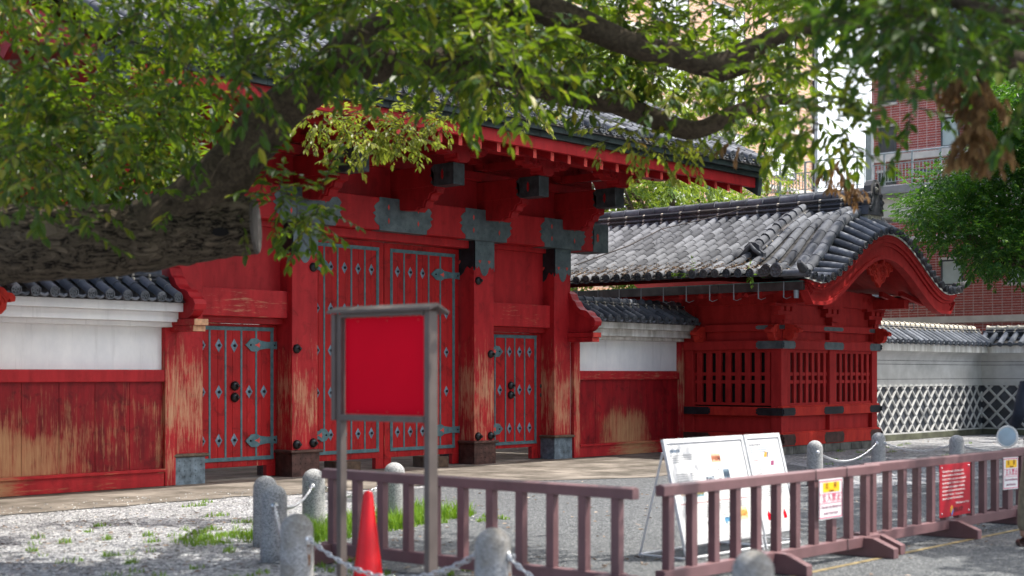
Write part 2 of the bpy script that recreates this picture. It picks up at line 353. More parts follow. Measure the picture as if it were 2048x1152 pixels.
M['glass_pale'] = plain('pale window glass', (0.42, 0.52, 0.53), 0.12, 0.0, 0.1, 1, 0.6)
M['glass_reflect'] = plain('white window reflection', (0.80, 0.82, 0.85), 0.4, var=0.05)  # bright reflection put into the pane colour
M['win_frame'] = plain('dark window frame', (0.07, 0.085, 0.10), 0.4, 0.2)
M['rail_steel'] = plain('grey painted railing', (0.33, 0.37, 0.40), 0.4, 0.4, 0.08)
M['concrete'] = plain('grey concrete deck', (0.27, 0.27, 0.28), 0.85, var=0.15, scale=1.5)
t = NT('fissured bark'); v = t.obj()
ob_ = t.obj(rot=(0, 0, R(48.9))); mp2 = t.n.new('ShaderNodeMapping'); mp2.inputs['Scale'].default_value = (0.32, 1, 1); t.lk(ob_, mp2.inputs[0])
warp = t.n.new('ShaderNodeMix'); warp.data_type = 'VECTOR'; warp.inputs[0].default_value = 0.06; t.lk(mp2.outputs[0], warp.inputs[4])
nz = t.n.new('ShaderNodeTexNoise'); nz.inputs['Scale'].default_value = 6; t.lk(ob_, nz.inputs['Vector']); t.lk(nz.outputs['Color'], warp.inputs[5])
fis = t.noise(warp.outputs[1], 9, 8, 0.7, 0.8)
r1 = t.noise(warp.outputs[1], 13, 5, 0.6, 0.5); r2 = t.noise(warp.outputs[1], 34, 4, 0.6, 0.4)
ridge = lambda n: t.math('ABSOLUTE', t.math('SUBTRACT', n, 0.5))
vr = t.math('ADD', t.math('MULTIPLY', ridge(r1), 2.0), t.math('MULTIPLY', ridge(r2), 1.3))
h = t.math('ADD', t.ramp(t.math('ADD', vr, t.math('MULTIPLY', t.math('SUBTRACT', fis, 0.5), 0.22)), [(0.02, 0.0), (0.30, 1.0)]), t.math('MULTIPLY', fis, 1.3))
c = t.mix(t.ramp(h, [(0.62, 0.0), (1.0, 0.45), (1.5, 1.0)]), (0.012, 0.009, 0.007), t.mix(fis, (0.085, 0.066, 0.046), (0.21, 0.165, 0.115)))
t.bump(h, 1.0, 0.035); M['bark'] = t.done(c, 0.9, 0, 0.15)
t = NT('dark branch bark'); v = t.obj()
n_ = t.noise(v, 14, 8, 0.75, 1.0); t.bump(n_, 0.8, 0.02); M['bark_fine'] = t.done(t.ramp(n_, [(0.3, (0.02, 0.016, 0.012)), (0.7, (0.12, 0.093, 0.066))]), 0.9, 0, 0.12)
M['cut_wood'] = plain('shadowed saw cut', (0.11, 0.095, 0.088), 0.85, var=0.3, scale=6)  # darkened tone, shadow on the cut face put into the colour
M['hollow'] = plain('knot hole', (0.004, 0.003, 0.003), 0.95)
def leaf_mat(name, stops, trans=0.35, tc=(0.35, 0.45, 0.03), rough=0.38):
    t = NT(name); r = t.rnd(); c = t.ramp(r, stops); t.done(c, rough, 0, 0.3)
    tr = t.n.new('ShaderNodeBsdfTranslucent'); t.lk(t.mix(0.65, c, tc), tr.inputs['Color'])
    mx = t.n.new('ShaderNodeMixShader'); mx.inputs[0].default_value = trans
    t.lk(t.b.outputs[0], mx.inputs[1]); t.lk(tr.outputs[0], mx.inputs[2]); t.lk(mx.outputs[0], t.n['Material Output'].inputs['Surface'])
    return t.m
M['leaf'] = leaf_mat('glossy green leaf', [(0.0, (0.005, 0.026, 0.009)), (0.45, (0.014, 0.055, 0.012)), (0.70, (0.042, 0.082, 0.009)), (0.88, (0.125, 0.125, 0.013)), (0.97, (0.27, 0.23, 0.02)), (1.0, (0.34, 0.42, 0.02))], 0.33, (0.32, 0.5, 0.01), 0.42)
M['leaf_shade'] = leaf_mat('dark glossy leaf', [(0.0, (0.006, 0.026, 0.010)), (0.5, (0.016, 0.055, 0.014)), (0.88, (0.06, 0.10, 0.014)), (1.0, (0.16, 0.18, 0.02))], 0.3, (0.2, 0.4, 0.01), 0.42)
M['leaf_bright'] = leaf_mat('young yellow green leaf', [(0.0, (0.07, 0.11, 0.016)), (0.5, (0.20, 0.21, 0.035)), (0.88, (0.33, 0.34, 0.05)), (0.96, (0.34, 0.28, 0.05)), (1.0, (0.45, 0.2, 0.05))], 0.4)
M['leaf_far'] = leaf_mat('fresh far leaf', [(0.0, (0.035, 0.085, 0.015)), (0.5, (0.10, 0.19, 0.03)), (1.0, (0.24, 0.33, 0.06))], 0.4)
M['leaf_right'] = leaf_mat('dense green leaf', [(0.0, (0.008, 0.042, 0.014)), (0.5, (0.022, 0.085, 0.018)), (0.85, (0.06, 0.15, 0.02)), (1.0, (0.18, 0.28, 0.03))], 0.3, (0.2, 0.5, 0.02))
M['leaf_dead'] = leaf_mat('dry brown leaf', [(0.0, (0.07, 0.04, 0.018)), (0.6, (0.17, 0.095, 0.04)), (1.0, (0.30, 0.19, 0.08))], 0.25, (0.35, 0.18, 0.06), 0.7)
M['grass'] = leaf_mat('lawn blade', [(0.0, (0.05, 0.13, 0.01)), (0.6, (0.12, 0.26, 0.02)), (1.0, (0.26, 0.36, 0.06))], 0.4, (0.3, 0.5, 0.02), 0.6)
M['litter'] = leaf_mat('leaf litter', [(0.0, (0.07, 0.04, 0.025)), (0.5, (0.20, 0.13, 0.085)), (0.85, (0.42, 0.33, 0.25)), (1.0, (0.6, 0.52, 0.44))], 0.1, (0.3, 0.2, 0.1), 0.9)
M['denim'] = plain('navy jacket cloth', (0.012, 0.018, 0.035), 0.85, var=0.2, scale=20)
M['khaki'] = plain('khaki trouser cloth', (0.25, 0.22, 0.16), 0.9, var=0.12, scale=20)
M['shoe'] = plain('brown leather shoe', (0.06, 0.025, 0.02), 0.4, var=0.2)
M['skin'] = plain('skin', (0.45, 0.26, 0.19), 0.5, var=0.05)
M['hair'] = plain('black hair', (0.01, 0.009, 0.009), 0.5)
M['pale_blue'] = plain('pale blue plastic', (0.42, 0.55, 0.66), 0.35, var=0.06)
# ------------------------------------------------------------------ the ground
def sheet(name, poly, z, m, thick=0.0):
    b = MB()
    if thick: b.prism(poly, 'z', z - thick, z)
    else: b.add([(x, y, z) for x, y in poly], [tuple(range(len(poly)))])
    o = b.build(name, m); return tag(o, kind='structure')
b = MB(); b.add([(-400, -400, 0), (500, -400, 0), (500, 500, 0), (-400, 500, 0)], [(0, 1, 2, 3)])
tag(b.build('gravel_ground', M['gravel']), kind='structure')
sheet('asphalt_drive', [(8.35, -40), (8.35, 9.1), (9.3, 10.35), (10.3, 10.75), (11.35, 10.95), (12.2, 11.35), (12.6, 12.6), (12.5, 14.6), (20.2, 14.4),
                        (22.9, 13.5), (22.0, 12.3), (19.3, 11.0), (18.4, 10.3), (18.9, 9.8), (21.0, 9.45), (60, 9.3), (60, -40)], 0.004, M['asphalt'])
rg = random.Random(3)
edge = [(2.0, 15.35)]
x = 3.0
while x < 12.4: edge.append((x, 15.05 + 0.02 * x + rg.uniform(-.07, .07))); x += 0.35
edge += [(12.6, 15.0), (15.6, 14.82), (17.4, 13.9), (18.6, 13.3), (19.9, 13.62), (22.2, 14.2), (24.6, 14.75), (25.3, 15.1), (25.6, 17.6), (25.6, 26), (2.0, 26)]
sheet('stone_paving', edge, 0.010, M['paving'])
b = MB(); b.add([(10.2, 5.95, .008), (10.2, 6.01, .008), (34, 6.23, .008), (34, 6.17, .008)], [(0, 1, 2, 3)])
tag(b.build('road_line', M['road_yellow']), kind='structure')

# ------------------------------------------------------------------ the great red gate
GX = 17.24
gate = empty('temple_gate', (GX, 18.5, 0), 'large red lacquered gate with black iron fittings and a grey tiled roof', 'gate')
GO = ORG[gate.name]
def scallop_plate(x0, x1, z0, z1, n=3):
    """iron plate outline with lobed left and right sides"""
    h = z1 - z0; pts = []
    L = [(0.02, 0.0), (0.02, 0.13), (-0.05, 0.2), (-0.10, 0.30), (-0.06, 0.42), (-0.13, 0.5), (-0.06, 0.58), (-0.10, 0.70), (-0.05, 0.8), (0.02, 0.87), (0.02, 1.0)]
    pts += [(x1 - a, z0 + t * h) for a, t in L]
    pts += [(x0 + a, z0 + t * h) for a, t in L[::-1]]
    return pts
def heart(cx, cz, s):
    return [(cx, cz - s), (cx + s * .9, cz + .1 * s), (cx + s * .8, cz + .7 * s), (cx + s * .3, cz + .75 * s), (cx, cz + .4 * s),
            (cx - s * .3, cz + .75 * s), (cx - s * .8, cz + .7 * s), (cx - s * .9, cz + .1 * s)]
def studs(b, pts, axis, r=0.011, mi=0):
    for p in pts: b.lathe([(r, 0), (r * .8, r * .6), (r * .2, r * .9)], p, 6, axis, mi, True, -1)
nail_proto = None
def nail(parent, p, axis='y'):
    global nail_proto
    if nail_proto is None:
        b = MB(); b.lathe([(.072, 0), (.074, .012), (.066, .035), (.045, .055), (.024, .062), (.020, .085), (.026, .092), (.020, .108), (.006, .112)], (0, 0, 0), 18, 'y', 0, True, -1)
        nail_proto = b.build('nail_cover', M['boss'], parent, org=(0, 0, 0), loc=p); nail_proto.location = Vector(p) - ORG[parent.name]; return nail_proto
    o = inst(nail_proto, parent, p)
    if axis == 'x': o.rotation_euler = (0, 0, R(-90))
    return o
PIL = [(12.98, .24, .55), (15.165, .26, .80), (19.315, .26, .80), (21.505, .24, .60)]
pillars = []
for i, (cx, w, dep) in enumerate(PIL):
    b = MB(); b.box(cx - w, cx + w, 17.5, 17.5 + dep, 0.0, 3.95)
    p = b.build('pillar', M['red_pillar'], gate, 0.012); pillars.append(p)
    z1 = .40 if i in (0, 3) else .37
    b = MB(); e = .022
    b.box(cx - w - e, cx + w + e, 17.5 - e, 17.5 + dep + e, 0.004, z1)
    studs(b, [(cx - w + .05 + k * (2 * w - .1) / 4, 17.5 - e, z) for z in (.05, .13, .21, .29, .35) for k in range(5)], 'y')
    studs(b, [(cx - w - e, 17.56 + k * (dep - .1) / 5, z) for z in (.05, .13, .21, .29, .35) for k in range(6)], 'x')
    sh = b.build('pillar_shoe', M['shoe_blue'] if i in (0, 3) else M['shoe_brown'], p, 0.006)
    sh['label'] = 'blue grey riveted metal pillar shoe' if i in (0, 3) else 'rust brown riveted metal pillar shoe'
    b = MB(); q = [(0, 0), (.03, .004), (.042, .02), (.042, .04), (.03, .052), (0, .056)]
    ring = [(cx - w - e, 17.5 - e), (cx + w + e, 17.5 - e), (cx + w + e, 17.5 + dep + e), (cx - w - e, 17.5 + dep + e)]
    vs = []
    for (o_, h) in q:
        for (sx, sy), (px, py) in zip([(-1, -1), (1, -1), (1, 1), (-1, 1)], ring): vs.append((px + sx * o_, py + sy * o_, z1 + h))
    b.add(vs, [(k * 4 + j, k * 4 + (j + 1) % 4, k * 4 + 4 + (j + 1) % 4, k * 4 + 4 + j) for k in range(5) for j in range(4)] + [(20, 21, 22, 23)])
    b.build('shoe_moulding', plain('bronze brown moulding %d' % i, (0.13, 0.10, 0.07) if i in (0, 3) else (0.10, 0.055, 0.045), 0.45, 0.3, 0.25, 9), p)
    # cap plate on front and left side, lobed lower edge
    def lob(a, c2, s):
        zt = 3.945; zb = 3.40; n = []
        for t, h in ((0, .02), (.06, .10), (.13, .05), (.22, .10), (.28, .06), (.33, -.01), (.42, -.06), (.5, -.075), (.58, -.06), (.67, -.01), (.72, .06), (.78, .10), (.87, .05), (.94, .10), (1, .02)):
            n.append((lerp(a, c2, t), zb + h * s))
        return n + [(c2, zt), (a, zt)]
    b = MB(); b.prism(lob(cx - w - .004, cx + w + .004, 1), 'y', 17.494, 17.52)
    studs(b, [(cx - w + .04 + k * (2 * w - .08) / 4, 17.494, z) for z in (3.58, 3.72, 3.88) for k in range(5)], 'y', .009)
    b.prism(lob(17.494, 17.5 + dep * .98, 1), 'x', cx - w - .006, cx - w + .02, 1)  # left side plate in darker iron, its shade put into the colour
    cp = b.build('pillar_cap', [M['iron'], M['iron_dark']], p)
    for hx in (-.12, .12): b = MB(); b.prism(heart(cx + hx, 3.58, .035), 'y', 17.491, 17.495); b.build('heart_cutout', M['red_edge'], cp)
    b = MB(); b.prism(heart(17.5 + dep * .45, 3.58, .04), 'x', cx - w - .009, cx - w - .006); b.build('heart_cutout', M['red_edge'], cp)
for k, pts in enumerate([[], [(14.99, 1.99), (14.99, .51), (15.325, .525), (15.325, 3.27)], [(19.145, 3.24), (19.145, .505), (19.475, .505), (19.475, 1.955)], []]):
    for (x, z) in pts: nail(pillars[k], (x, 17.497, z))
for z in (1.375, 1.205): nail(pillars[3], (PIL[3][0] - .243, 17.88, z), 'x')
# main lintel and its iron plates
b = MB(); b.box(11.68, 22.80, 17.42, 17.98, 3.95, 4.48)
lint = b.build('main_lintel', M['red'], gate, 0.012)
for (x0, x1) in [(12.55, 13.45), (14.58, 15.75), (16.66, 17.80), (18.72, 19.84), (20.86, 21.98)]:
    b = MB(); b.prism(scallop_plate(x0, x1, 3.947, 4.483), 'y', 17.412, 17.43)
    b.box(x0 + .02, x1 - .02, 17.42, 17.97, 3.943, 3.949)
    studs(b, [(lerp(x0 + .14, x1 - .14, k / 9), 17.412, z) for z in (4.0, 4.07, 4.2, 4.33, 4.43) for k in range(10)], 'y', .007)
    pl = b.build('lintel_plate', M['iron'], lint)
    b = MB()
    for fx in (.2, .8):
        for fz in (.3, .72):
            cx = lerp(x0, x1, fx); cz = lerp(3.95, 4.48, fz)
            b.prism([(cx, cz - .05), (cx + .022, cz), (cx, cz + .05), (cx - .022, cz)], 'y', 17.408, 17.412)
    b.build('plate_cutout', M['red_edge'], pl)
b = MB(); b.box(22.33, 22.806, 17.414, 17.986, 3.944, 4.486)
b.prism([(22.33, 3.95), (22.36, 4.05), (22.29, 4.11), (22.35, 4.17), (22.25, 4.215), (22.35, 4.26), (22.29, 4.32), (22.36, 4.38), (22.33, 4.48)], 'y', 17.413, 17.43)
studs(b, [(x, 17.414, z) for x in (22.45, 22.6, 22.75) for z in (4.0, 4.1, 4.33, 4.43)], 'y', .008)
cap = b.build('lintel_end_cap', M['iron'], lint)
b = MB(); b.prism([(22.47, 4.215 - .085), (22.51, 4.17), (22.49, 4.215), (22.51, 4.26), (22.47, 4.30), (22.43, 4.26), (22.45, 4.215), (22.43, 4.17)], 'y', 17.409, 17.414)
b.build('plate_cutout', M['red_edge'], cap)
b = MB(); b.box(15.43, 19.05, 17.62, 17.95, 3.81, 3.95); b.build('door_head', M['red'], gate, .01)
# doors
def diamond_proto(parent, p, s=.062, h=.098):
    b = MB(); b.add([(0, -.012, 0), (s, 0, 0), (0, 0, h), (-s, 0, 0), (0, 0, -h), (s, .01, 0), (0, .01, h), (-s, .01, 0), (0, .01, -h)],
                    [(0, 1, 2), (0, 2, 3), (0, 3, 4), (0, 4, 1), (1, 5, 6, 2), (2, 6, 7, 3), (3, 7, 8, 4), (4, 8, 5, 1)])
    b.lathe([(.024, 0), (.022, .014), (.012, .02), (.008, .03), (.002, .032)], (0, -.010, 0), 10, 'y', 1, True, -1)
    return b.build('diamond_stud', [M['diamond'], M['iron_dark']], parent, org=(0, 0, 0), loc=p)
dia = [None, None]
def diamonds(door, pts, y, k):
    for (x, z) in pts:
        if dia[k] is None: dia[k] = diamond_proto(door, (x, y, z), *((.062, .098) if k == 0 else (.068, .105)))
        else: inst(dia[k], door, (x, y, z))
def hinge(door, xe, xt, z, y):
    """strap from the door edge xe to the pointed head xt"""
    d = 1 if xt > xe else -1; L = abs(xt - xe); P = lambda a, h: (xt - d * a * L, z + h)
    up = [(0, 0), (.18, .095), (.36, .105), (.45, .07), (.7, .05), (1, .06)]
    b = MB(); b.prism([P(a, h) for a, h in up] + [P(a, -h) for a, h in up[::-1] if a > 0], 'y', y - .012, y)
    b.lathe([(.018, 0), (.012, .012), (.004, .02)], (xt - d * .17 * L, y - .012, z), 8, 'y', 1, True, -1)
    b.lathe([(.018, 0), (.012, .012), (.004, .02)], (xe + d * .05, y - .012, z), 8, 'y', 1, True, -1)
    h = b.build('hinge_strap', [M['strap'], M['iron_dark']], door)
    b = MB(); cx = xt - d * .40 * L
    b.prism([(cx - .07, z), (cx - .02, z + .016), (cx + .03, z + .045), (cx + .02, z + .01), (cx + .05, z), (cx + .02, z - .01), (cx + .03, z - .045), (cx - .02, z - .016)], 'y', y - .014, y - .012)
    b.build('strap_cutout', M['red_edge'], h)
def strips(door, xs, zb, zt, y, w=.036, frame=(None, None)):
    b = MB()
    for x in xs: b.box(x - w / 2, x + w / 2, y - .008, y, zb + .03, zt - .03)
    x0, x1 = frame
    b.box(x0, x1, y - .012, y, zt - .03, zt + .03); b.box(x0, x1, y - .018, y - .012, zt - .012, zt + .028)
    b.box(x0, x1, y - .012, y, zb - .03, zb + .03); b.box(x0, x1, y - .018, y - .012, zb - .028, zb + .012)
    for x in (x0 + .03, x1 - .03):
        b.box(x - .03, x + .03, y - .010, y, zb + .03, zt - .03); b.box(x - .005, x + .005, y - .016, y - .01, zb + .03, zt - .03)
    return b.build('iron_strips', M['strap'], door, .003)
def door_leaf(name, x0, x1, y, zb, zt, legs, label):
    b = MB(); n = max(3, round((x1 - x0) / .3))
    for k in range(n):
        b.box(lerp(x0, x1, k / n) + .0015, lerp(x0, x1, (k + 1) / n) - .0015, y, y + .09, zb, zt)
    for (a, c2) in legs: b.box(a, c2, y + .002, y + .088, .02, zb)
    o = b.build(name, M['red_door'], gate, .004); o['label'] = label
    return o
YD = 17.84
ZR = [3.33, 2.655, 1.98, 1.30, .62]
dl = door_leaf('gate_door', 15.45, 17.185, YD, .20, 3.80, [(15.45, 15.62), (17.0, 17.185)], 'left leaf of the tall double door')
strips(dl, [16.75, 16.45, 16.15, 15.86], .33, 3.68, YD, frame=(15.53, 17.07))
diamonds(dl, [(x, z) for z in ZR for x in (16.90, 16.60, 16.30, 16.0)] + [(15.71, z) for z in ZR[1:4]], YD - .002, 0)
for z in (ZR[0], ZR[4]): hinge(dl, 15.45, 16.0 - .02, z, YD - .009)
dr = door_leaf('gate_door', 17.20, 19.022, YD, .20, 3.80, [(17.20, 17.36), (18.86, 19.022)], 'right leaf of the tall double door')
strips(dr, [17.66, 17.96, 18.255, 18.545], .33, 3.68, YD, frame=(17.33, 18.91))
diamonds(dr, [(x, z) for z in ZR for x in (17.505, 17.81, 18.107)] + [(x, z) for z in ZR[1:4] for x in (18.40, 18.70)], YD - .002, 0)
for z in (ZR[0], ZR[4]): hinge(dr, 19.022, 18.30, z, YD - .009)
YW = 17.86
wl = door_leaf('wicket_door', 13.21, 14.87, YW, .19, 2.36, [(14.70, 14.87)], 'left wicket door between the pillars')
strips(wl, [13.61, 13.905, 14.205, 14.49], .31, 2.29, YW, frame=(13.28, 14.83))
diamonds(wl, [(13.47, z) for z in (2.03, 1.33, .60)] + [(13.78, z) for z in (2.03, 1.33, .60)] + [(14.07, 2.03), (14.07, .6), (14.355, 1.33), (14.64, 1.33)], YW - .002, 1)
for z in (2.045, .58): hinge(wl, 14.89, 14.27, z, YW - .009)
for z in (1.42, 1.245): nail(wl, (14.07, YW - .008, z))
wr = door_leaf('wicket_door', 19.60, 21.18, YW - .03, .24, 2.36, [(19.6, 19.76), (21.0, 21.18)], 'right wicket door between the pillars')
strips(wr, [19.965, 20.254, 20.51, 20.79], .33, 2.29, YW - .03, frame=(19.66, 21.13))
diamonds(wr, [(x, z) for z in (2.01, .60) for x in (20.365, 20.646, 20.93)] + [(x, 1.31) for x in (20.10, 20.646, 20.93)], YW - .032, 1)
for z in (2.01, .60): hinge(wr, 19.59, 20.17, z, YW - .039)
for z in (1.39, 1.215): nail(wr, (20.39, YW - .038, z))
for (a, c2, ja, jy) in ((13.22, 14.905, 14.872, 17.87), (19.575, 21.265, 21.185, 17.82)):
    b = MB(); b.box(a, c2, 17.72, 17.95, 2.365, 2.46); b.box(ja, c2, jy, 17.949, .02, 2.3645)
    b.build('wicket_frame', M['red_shaded'], gate, .006)
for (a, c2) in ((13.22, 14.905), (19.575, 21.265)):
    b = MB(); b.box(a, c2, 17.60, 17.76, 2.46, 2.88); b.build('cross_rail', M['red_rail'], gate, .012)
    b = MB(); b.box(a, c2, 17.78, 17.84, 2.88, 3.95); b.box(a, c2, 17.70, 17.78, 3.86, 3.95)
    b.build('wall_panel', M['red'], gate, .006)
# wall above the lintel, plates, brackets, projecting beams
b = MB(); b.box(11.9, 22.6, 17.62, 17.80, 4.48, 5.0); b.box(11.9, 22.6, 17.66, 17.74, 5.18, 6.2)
b.build('upper_wall', M['red_shaded'], gate)
b = MB(); b.box(11.3, 23.2, 17.52, 17.84, 5.0, 5.16); b.box(11.3, 23.2, 17.44, 17.70, 5.52, 5.74); b.build('wall_plate', M['red_shaded'], gate, .012)
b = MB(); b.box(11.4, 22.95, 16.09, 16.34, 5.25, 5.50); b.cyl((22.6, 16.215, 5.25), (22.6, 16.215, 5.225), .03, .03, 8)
b.build('eave_purlin', M['red_shaded'], gate, .015)
def scroll(b, cx, cz, r, y0, y1, d=1, turns=1.6, w=.014, axis='y'):
    path = []
    for k in range(26):
        t = k / 25; a = t * turns * 2 * math.pi; rr = r * (1 - .85 * t)
        p = (cx + d * rr * math.cos(a), cz + rr * math.sin(a))
        path.append((p[0], y0, p[1]) if axis == 'y' else (y0, p[0], p[1]))
    b.tube(path, w, 5)
def boat(b, cx, y0, y1, z0, z1, L):
    h = z1 - z0
    h_ = [(-L, z1), (-L, z1 - .3*h), (-L*.86, z1 - .62*h), (-L*.72, z1 - .5*h), (-L*.55, z1 - .78*h), (-L*.34, z1 - .72*h), (-L*.24, z0), (0, z0)]
    poly = [(cx + x, z) for x, z in h_] + [(cx - x, z) for x, z in h_[-2::-1]]
    b.prism(poly, 'y', y0, y1)
    for d in (-1, 1): scroll(b, cx + d * L * .62, z1 - .34 * h, .075, y0 - .004, 0, d); scroll(b, cx + d * L * .36, z1 - .42 * h, .05, y0 - .004, 0, -d)
beams = [12.98, 15.15, 17.25, 19.37, 21.52]
for cx in beams:
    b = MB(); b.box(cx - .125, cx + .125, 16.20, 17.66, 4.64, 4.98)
    bm_ = b.build('projecting_beam', M['red_shaded'], gate, .012)
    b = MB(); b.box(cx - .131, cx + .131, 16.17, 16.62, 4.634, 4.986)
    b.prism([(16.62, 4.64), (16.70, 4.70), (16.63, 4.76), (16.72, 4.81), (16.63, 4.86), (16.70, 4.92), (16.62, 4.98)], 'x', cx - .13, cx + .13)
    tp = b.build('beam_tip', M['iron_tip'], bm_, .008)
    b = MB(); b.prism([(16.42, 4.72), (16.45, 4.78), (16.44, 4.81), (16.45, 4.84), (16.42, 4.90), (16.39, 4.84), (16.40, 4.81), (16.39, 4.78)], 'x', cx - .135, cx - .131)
    b.build('plate_cutout', M['red_shaded'], tp)
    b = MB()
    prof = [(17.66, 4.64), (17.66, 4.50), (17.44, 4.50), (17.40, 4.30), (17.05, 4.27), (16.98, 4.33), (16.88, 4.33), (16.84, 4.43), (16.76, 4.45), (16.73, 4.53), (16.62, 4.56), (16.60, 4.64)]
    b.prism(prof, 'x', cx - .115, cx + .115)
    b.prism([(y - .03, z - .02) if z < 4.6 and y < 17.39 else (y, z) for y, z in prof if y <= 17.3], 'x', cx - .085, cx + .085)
    b.build('corbel', M['red_shaded'], bm_, .008)
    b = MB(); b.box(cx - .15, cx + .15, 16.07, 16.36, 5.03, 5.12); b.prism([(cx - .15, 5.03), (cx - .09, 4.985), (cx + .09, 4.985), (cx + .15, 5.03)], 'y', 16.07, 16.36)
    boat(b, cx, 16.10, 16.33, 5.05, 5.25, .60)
    b.build('eave_bracket', M['red_shaded'], gate, .006)
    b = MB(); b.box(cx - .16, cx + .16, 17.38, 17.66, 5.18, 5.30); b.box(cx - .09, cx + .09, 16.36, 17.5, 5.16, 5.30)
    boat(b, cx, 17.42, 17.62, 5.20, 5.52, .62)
    b.build('wall_bracket', M['red_shaded'], gate, .006)
# eaves
EX0, EX1 = 10.45, 24.70
SL = 0.475
b = MB()
b.add([(EX0, 15.33, 5.245), (EX1, 15.33, 5.245), (EX1, 19.0, 5.245 + 3.67 * SL), (EX0, 19.0, 5.245 + 3.67 * SL)], [(0, 1, 2, 3)])
b.add([(EX0, 22.7, 5.245), (EX1, 22.7, 5.245), (EX1, 19.0, 5.245 + 3.67 * SL), (EX0, 19.0, 5.245 + 3.67 * SL)], [(0, 1, 2, 3)])
b.build('soffit', M['red_shaded'], gate)
raf0 = None
x = EX0 + .22
while x < EX1 - .1:
    if raf0 is None:
        b = MB(); z = lambda y: 5.075 + (y - 15.32) * SL
        b.add([(-.04, 15.32, 5.075), (.04, 15.32, 5.075), (.04, 19.0, z(19.0)), (-.04, 19.0, z(19.0)), (-.04, 15.32, 5.235), (.04, 15.32, 5.235), (.04, 19.0, z(19.0) + .105), (-.04, 19.0, z(19.0) + .105)],
              [(0, 3, 2, 1), (4, 5, 6, 7), (1, 2, 6, 5), (2, 3, 7, 6), (3, 0, 4, 7)], 0); b.add([(-.04, 15.32, 5.075), (.04, 15.32, 5.075), (.04, 15.32, 5.235), (-.04, 15.32, 5.235)], [(0, 1, 2, 3)], 1)
        raf0 = b.build('rafter', [M['red_shaded'], M['red_edge']], gate, org=(0, 0, 0), loc=(x, 0, 0), recalc=False)
    else: inst(raf0, gate, (x, 0, 0))
    x += .4385
b = MB(); b.box(EX0 - .05, EX1 - .02, 15.26, 15.34, 5.215, 5.41); b.build('fascia_board', M['red'], gate, .008)
b = MB()
for k in range(26):
    a, c2 = lerp(EX0 - .15, EX1 + .10, k / 26), lerp(EX0 - .15, EX1 + .10, (k + 1) / 26) - .004
    b.box(a, c2, 15.20, 15.36, 5.41, 5.50); b.box(a, c2, 15.12, 15.36, 5.502, 5.60)
b.build('copper_eave_trim', M['copper'], gate, .004)
b = MB(); b.box(EX0 - .2, EX1 + .15, 15.08, 15.5, 5.602, 5.63); b.build('roof_edge_board', M['copper_hi'], gate)
# roof
def crest(b, c, r, axis_dir, mi=0, dots=5):
    """round eave-tile end with rim, ring of bosses and a centre boss; axis_dir is the outward normal (unit, horizontal)"""
    A = Vector(axis_dir).normalized(); U = Vector((0, 0, 1)); S = A.cross(U).normalized(); C = Vector(c)
    def ring(rs, hs, n=16, ctr=C):
        vs = []
        for r_, h in zip(rs, hs):
            for j in range(n):
                t = 2 * math.pi * j / n; vs.append(ctr + S * (r_ * math.cos(t)) + U * (r_ * math.sin(t)) + A * h)
        fs = [(i*n+j, i*n+(j+1) % n, (i+1)*n+(j+1) % n, (i+1)*n+j) for i in range(len(rs)-1) for j in range(n)] + [tuple(range((len(rs)-1)*n, len(rs)*n))]
        b.add(vs, fs, mi, False)
    ring([r, r, r * .84, r * .80], [-.03, .012, .012, -.004])
    for k in range(dots):
        t = 2 * math.pi * k / dots + .3
        ring([r * .21, r * .17, r * .08], [-.004, .008, .012], 7, C + S * (r * .5 * math.cos(t)) + U * (r * .5 * math.sin(t)))
    ring([r * .17, r * .12, r * .05], [-.004, .006, .009], 7)
UP = (0.0, math.pi)
def tile_row(b, path, r, seg=1, mi=0, step=.012):
    """round cover tiles laid end to end along a path; every tile is its own island"""
    for i in range(0, len(path) - seg, seg):
        p = [Vector(q) for q in path[i:i + seg + 1]]
        n = (Vector((0, 0, 1)))
        p[0] = p[0] + n * step
        b.tube(p, [r * 1.0] + [r * .96] * seg, 7, mi, True, True, 1.0, 1.0, (-.25, math.pi + .25))
ry0, ry1, rz0 = 15.06, 19.0, 5.66
rs = .50
b = MB()
b.add([(EX0 - .2, 15.10, 5.634), (EX1 + .15, 15.10, 5.634), (EX1 + .15, ry1, 5.634 + 3.9 * rs), (EX0 - .2, ry1, 5.634 + 3.9 * rs)], [(0, 1, 2, 3)], 1)
b.add([(EX0 - .2, 22.9, 5.634), (EX1 + .15, 22.9, 5.634), (EX1 + .15, ry1, 5.634 + 3.9 * rs), (EX0 - .2, ry1, 5.634 + 3.9 * rs)], [(0, 1, 2, 3)], 1)
x = EX0 - .05
while x < EX1 + .12:
    path = [(x, ry0 + .3 * k, rz0 + .045 + .3 * k * rs) for k in range(14)]
    tile_row(b, path, .082)
    crest(b, (x, ry0 - .005, rz0 + .045), .088, (0, -1, 0), 2)
    path = [(x, 22.94 - .56 * k, rz0 + .045 + .56 * k * rs) for k in range(8)]
    tile_row(b, path, .082)
    # pan tile lip between the rows
    b.tube([(x + .09, ry0 + .03, rz0 - .005), (x + .152, ry0 + .02, rz0 - .035), (x + .215, ry0 + .03, rz0 - .005)], .02, 5, 3)
    for k in range(12): b.box(x + .075, x + .232, ry0 + .1 + .3 * k, ry0 + .395 + .3 * k, rz0 - .01 + (.1 + .3 * k) * rs, rz0 + .012 + (.1 + .3 * k) * rs, 3)
    x += .3055
roof = b.build('tiled_roof', [M['tile'], M['tile_gap'], M['tile_crest'], M['tile_dark']], gate, recalc=False)
b = MB(); b.box(EX0, EX1, 18.84, 19.16, 7.45, 7.75); b.tube([(EX0 - .1, 19, 7.8), (EX1 + .1, 19, 7.8)], .12, 10)
b.build('roof_ridge', M['tile_dark'], gate)
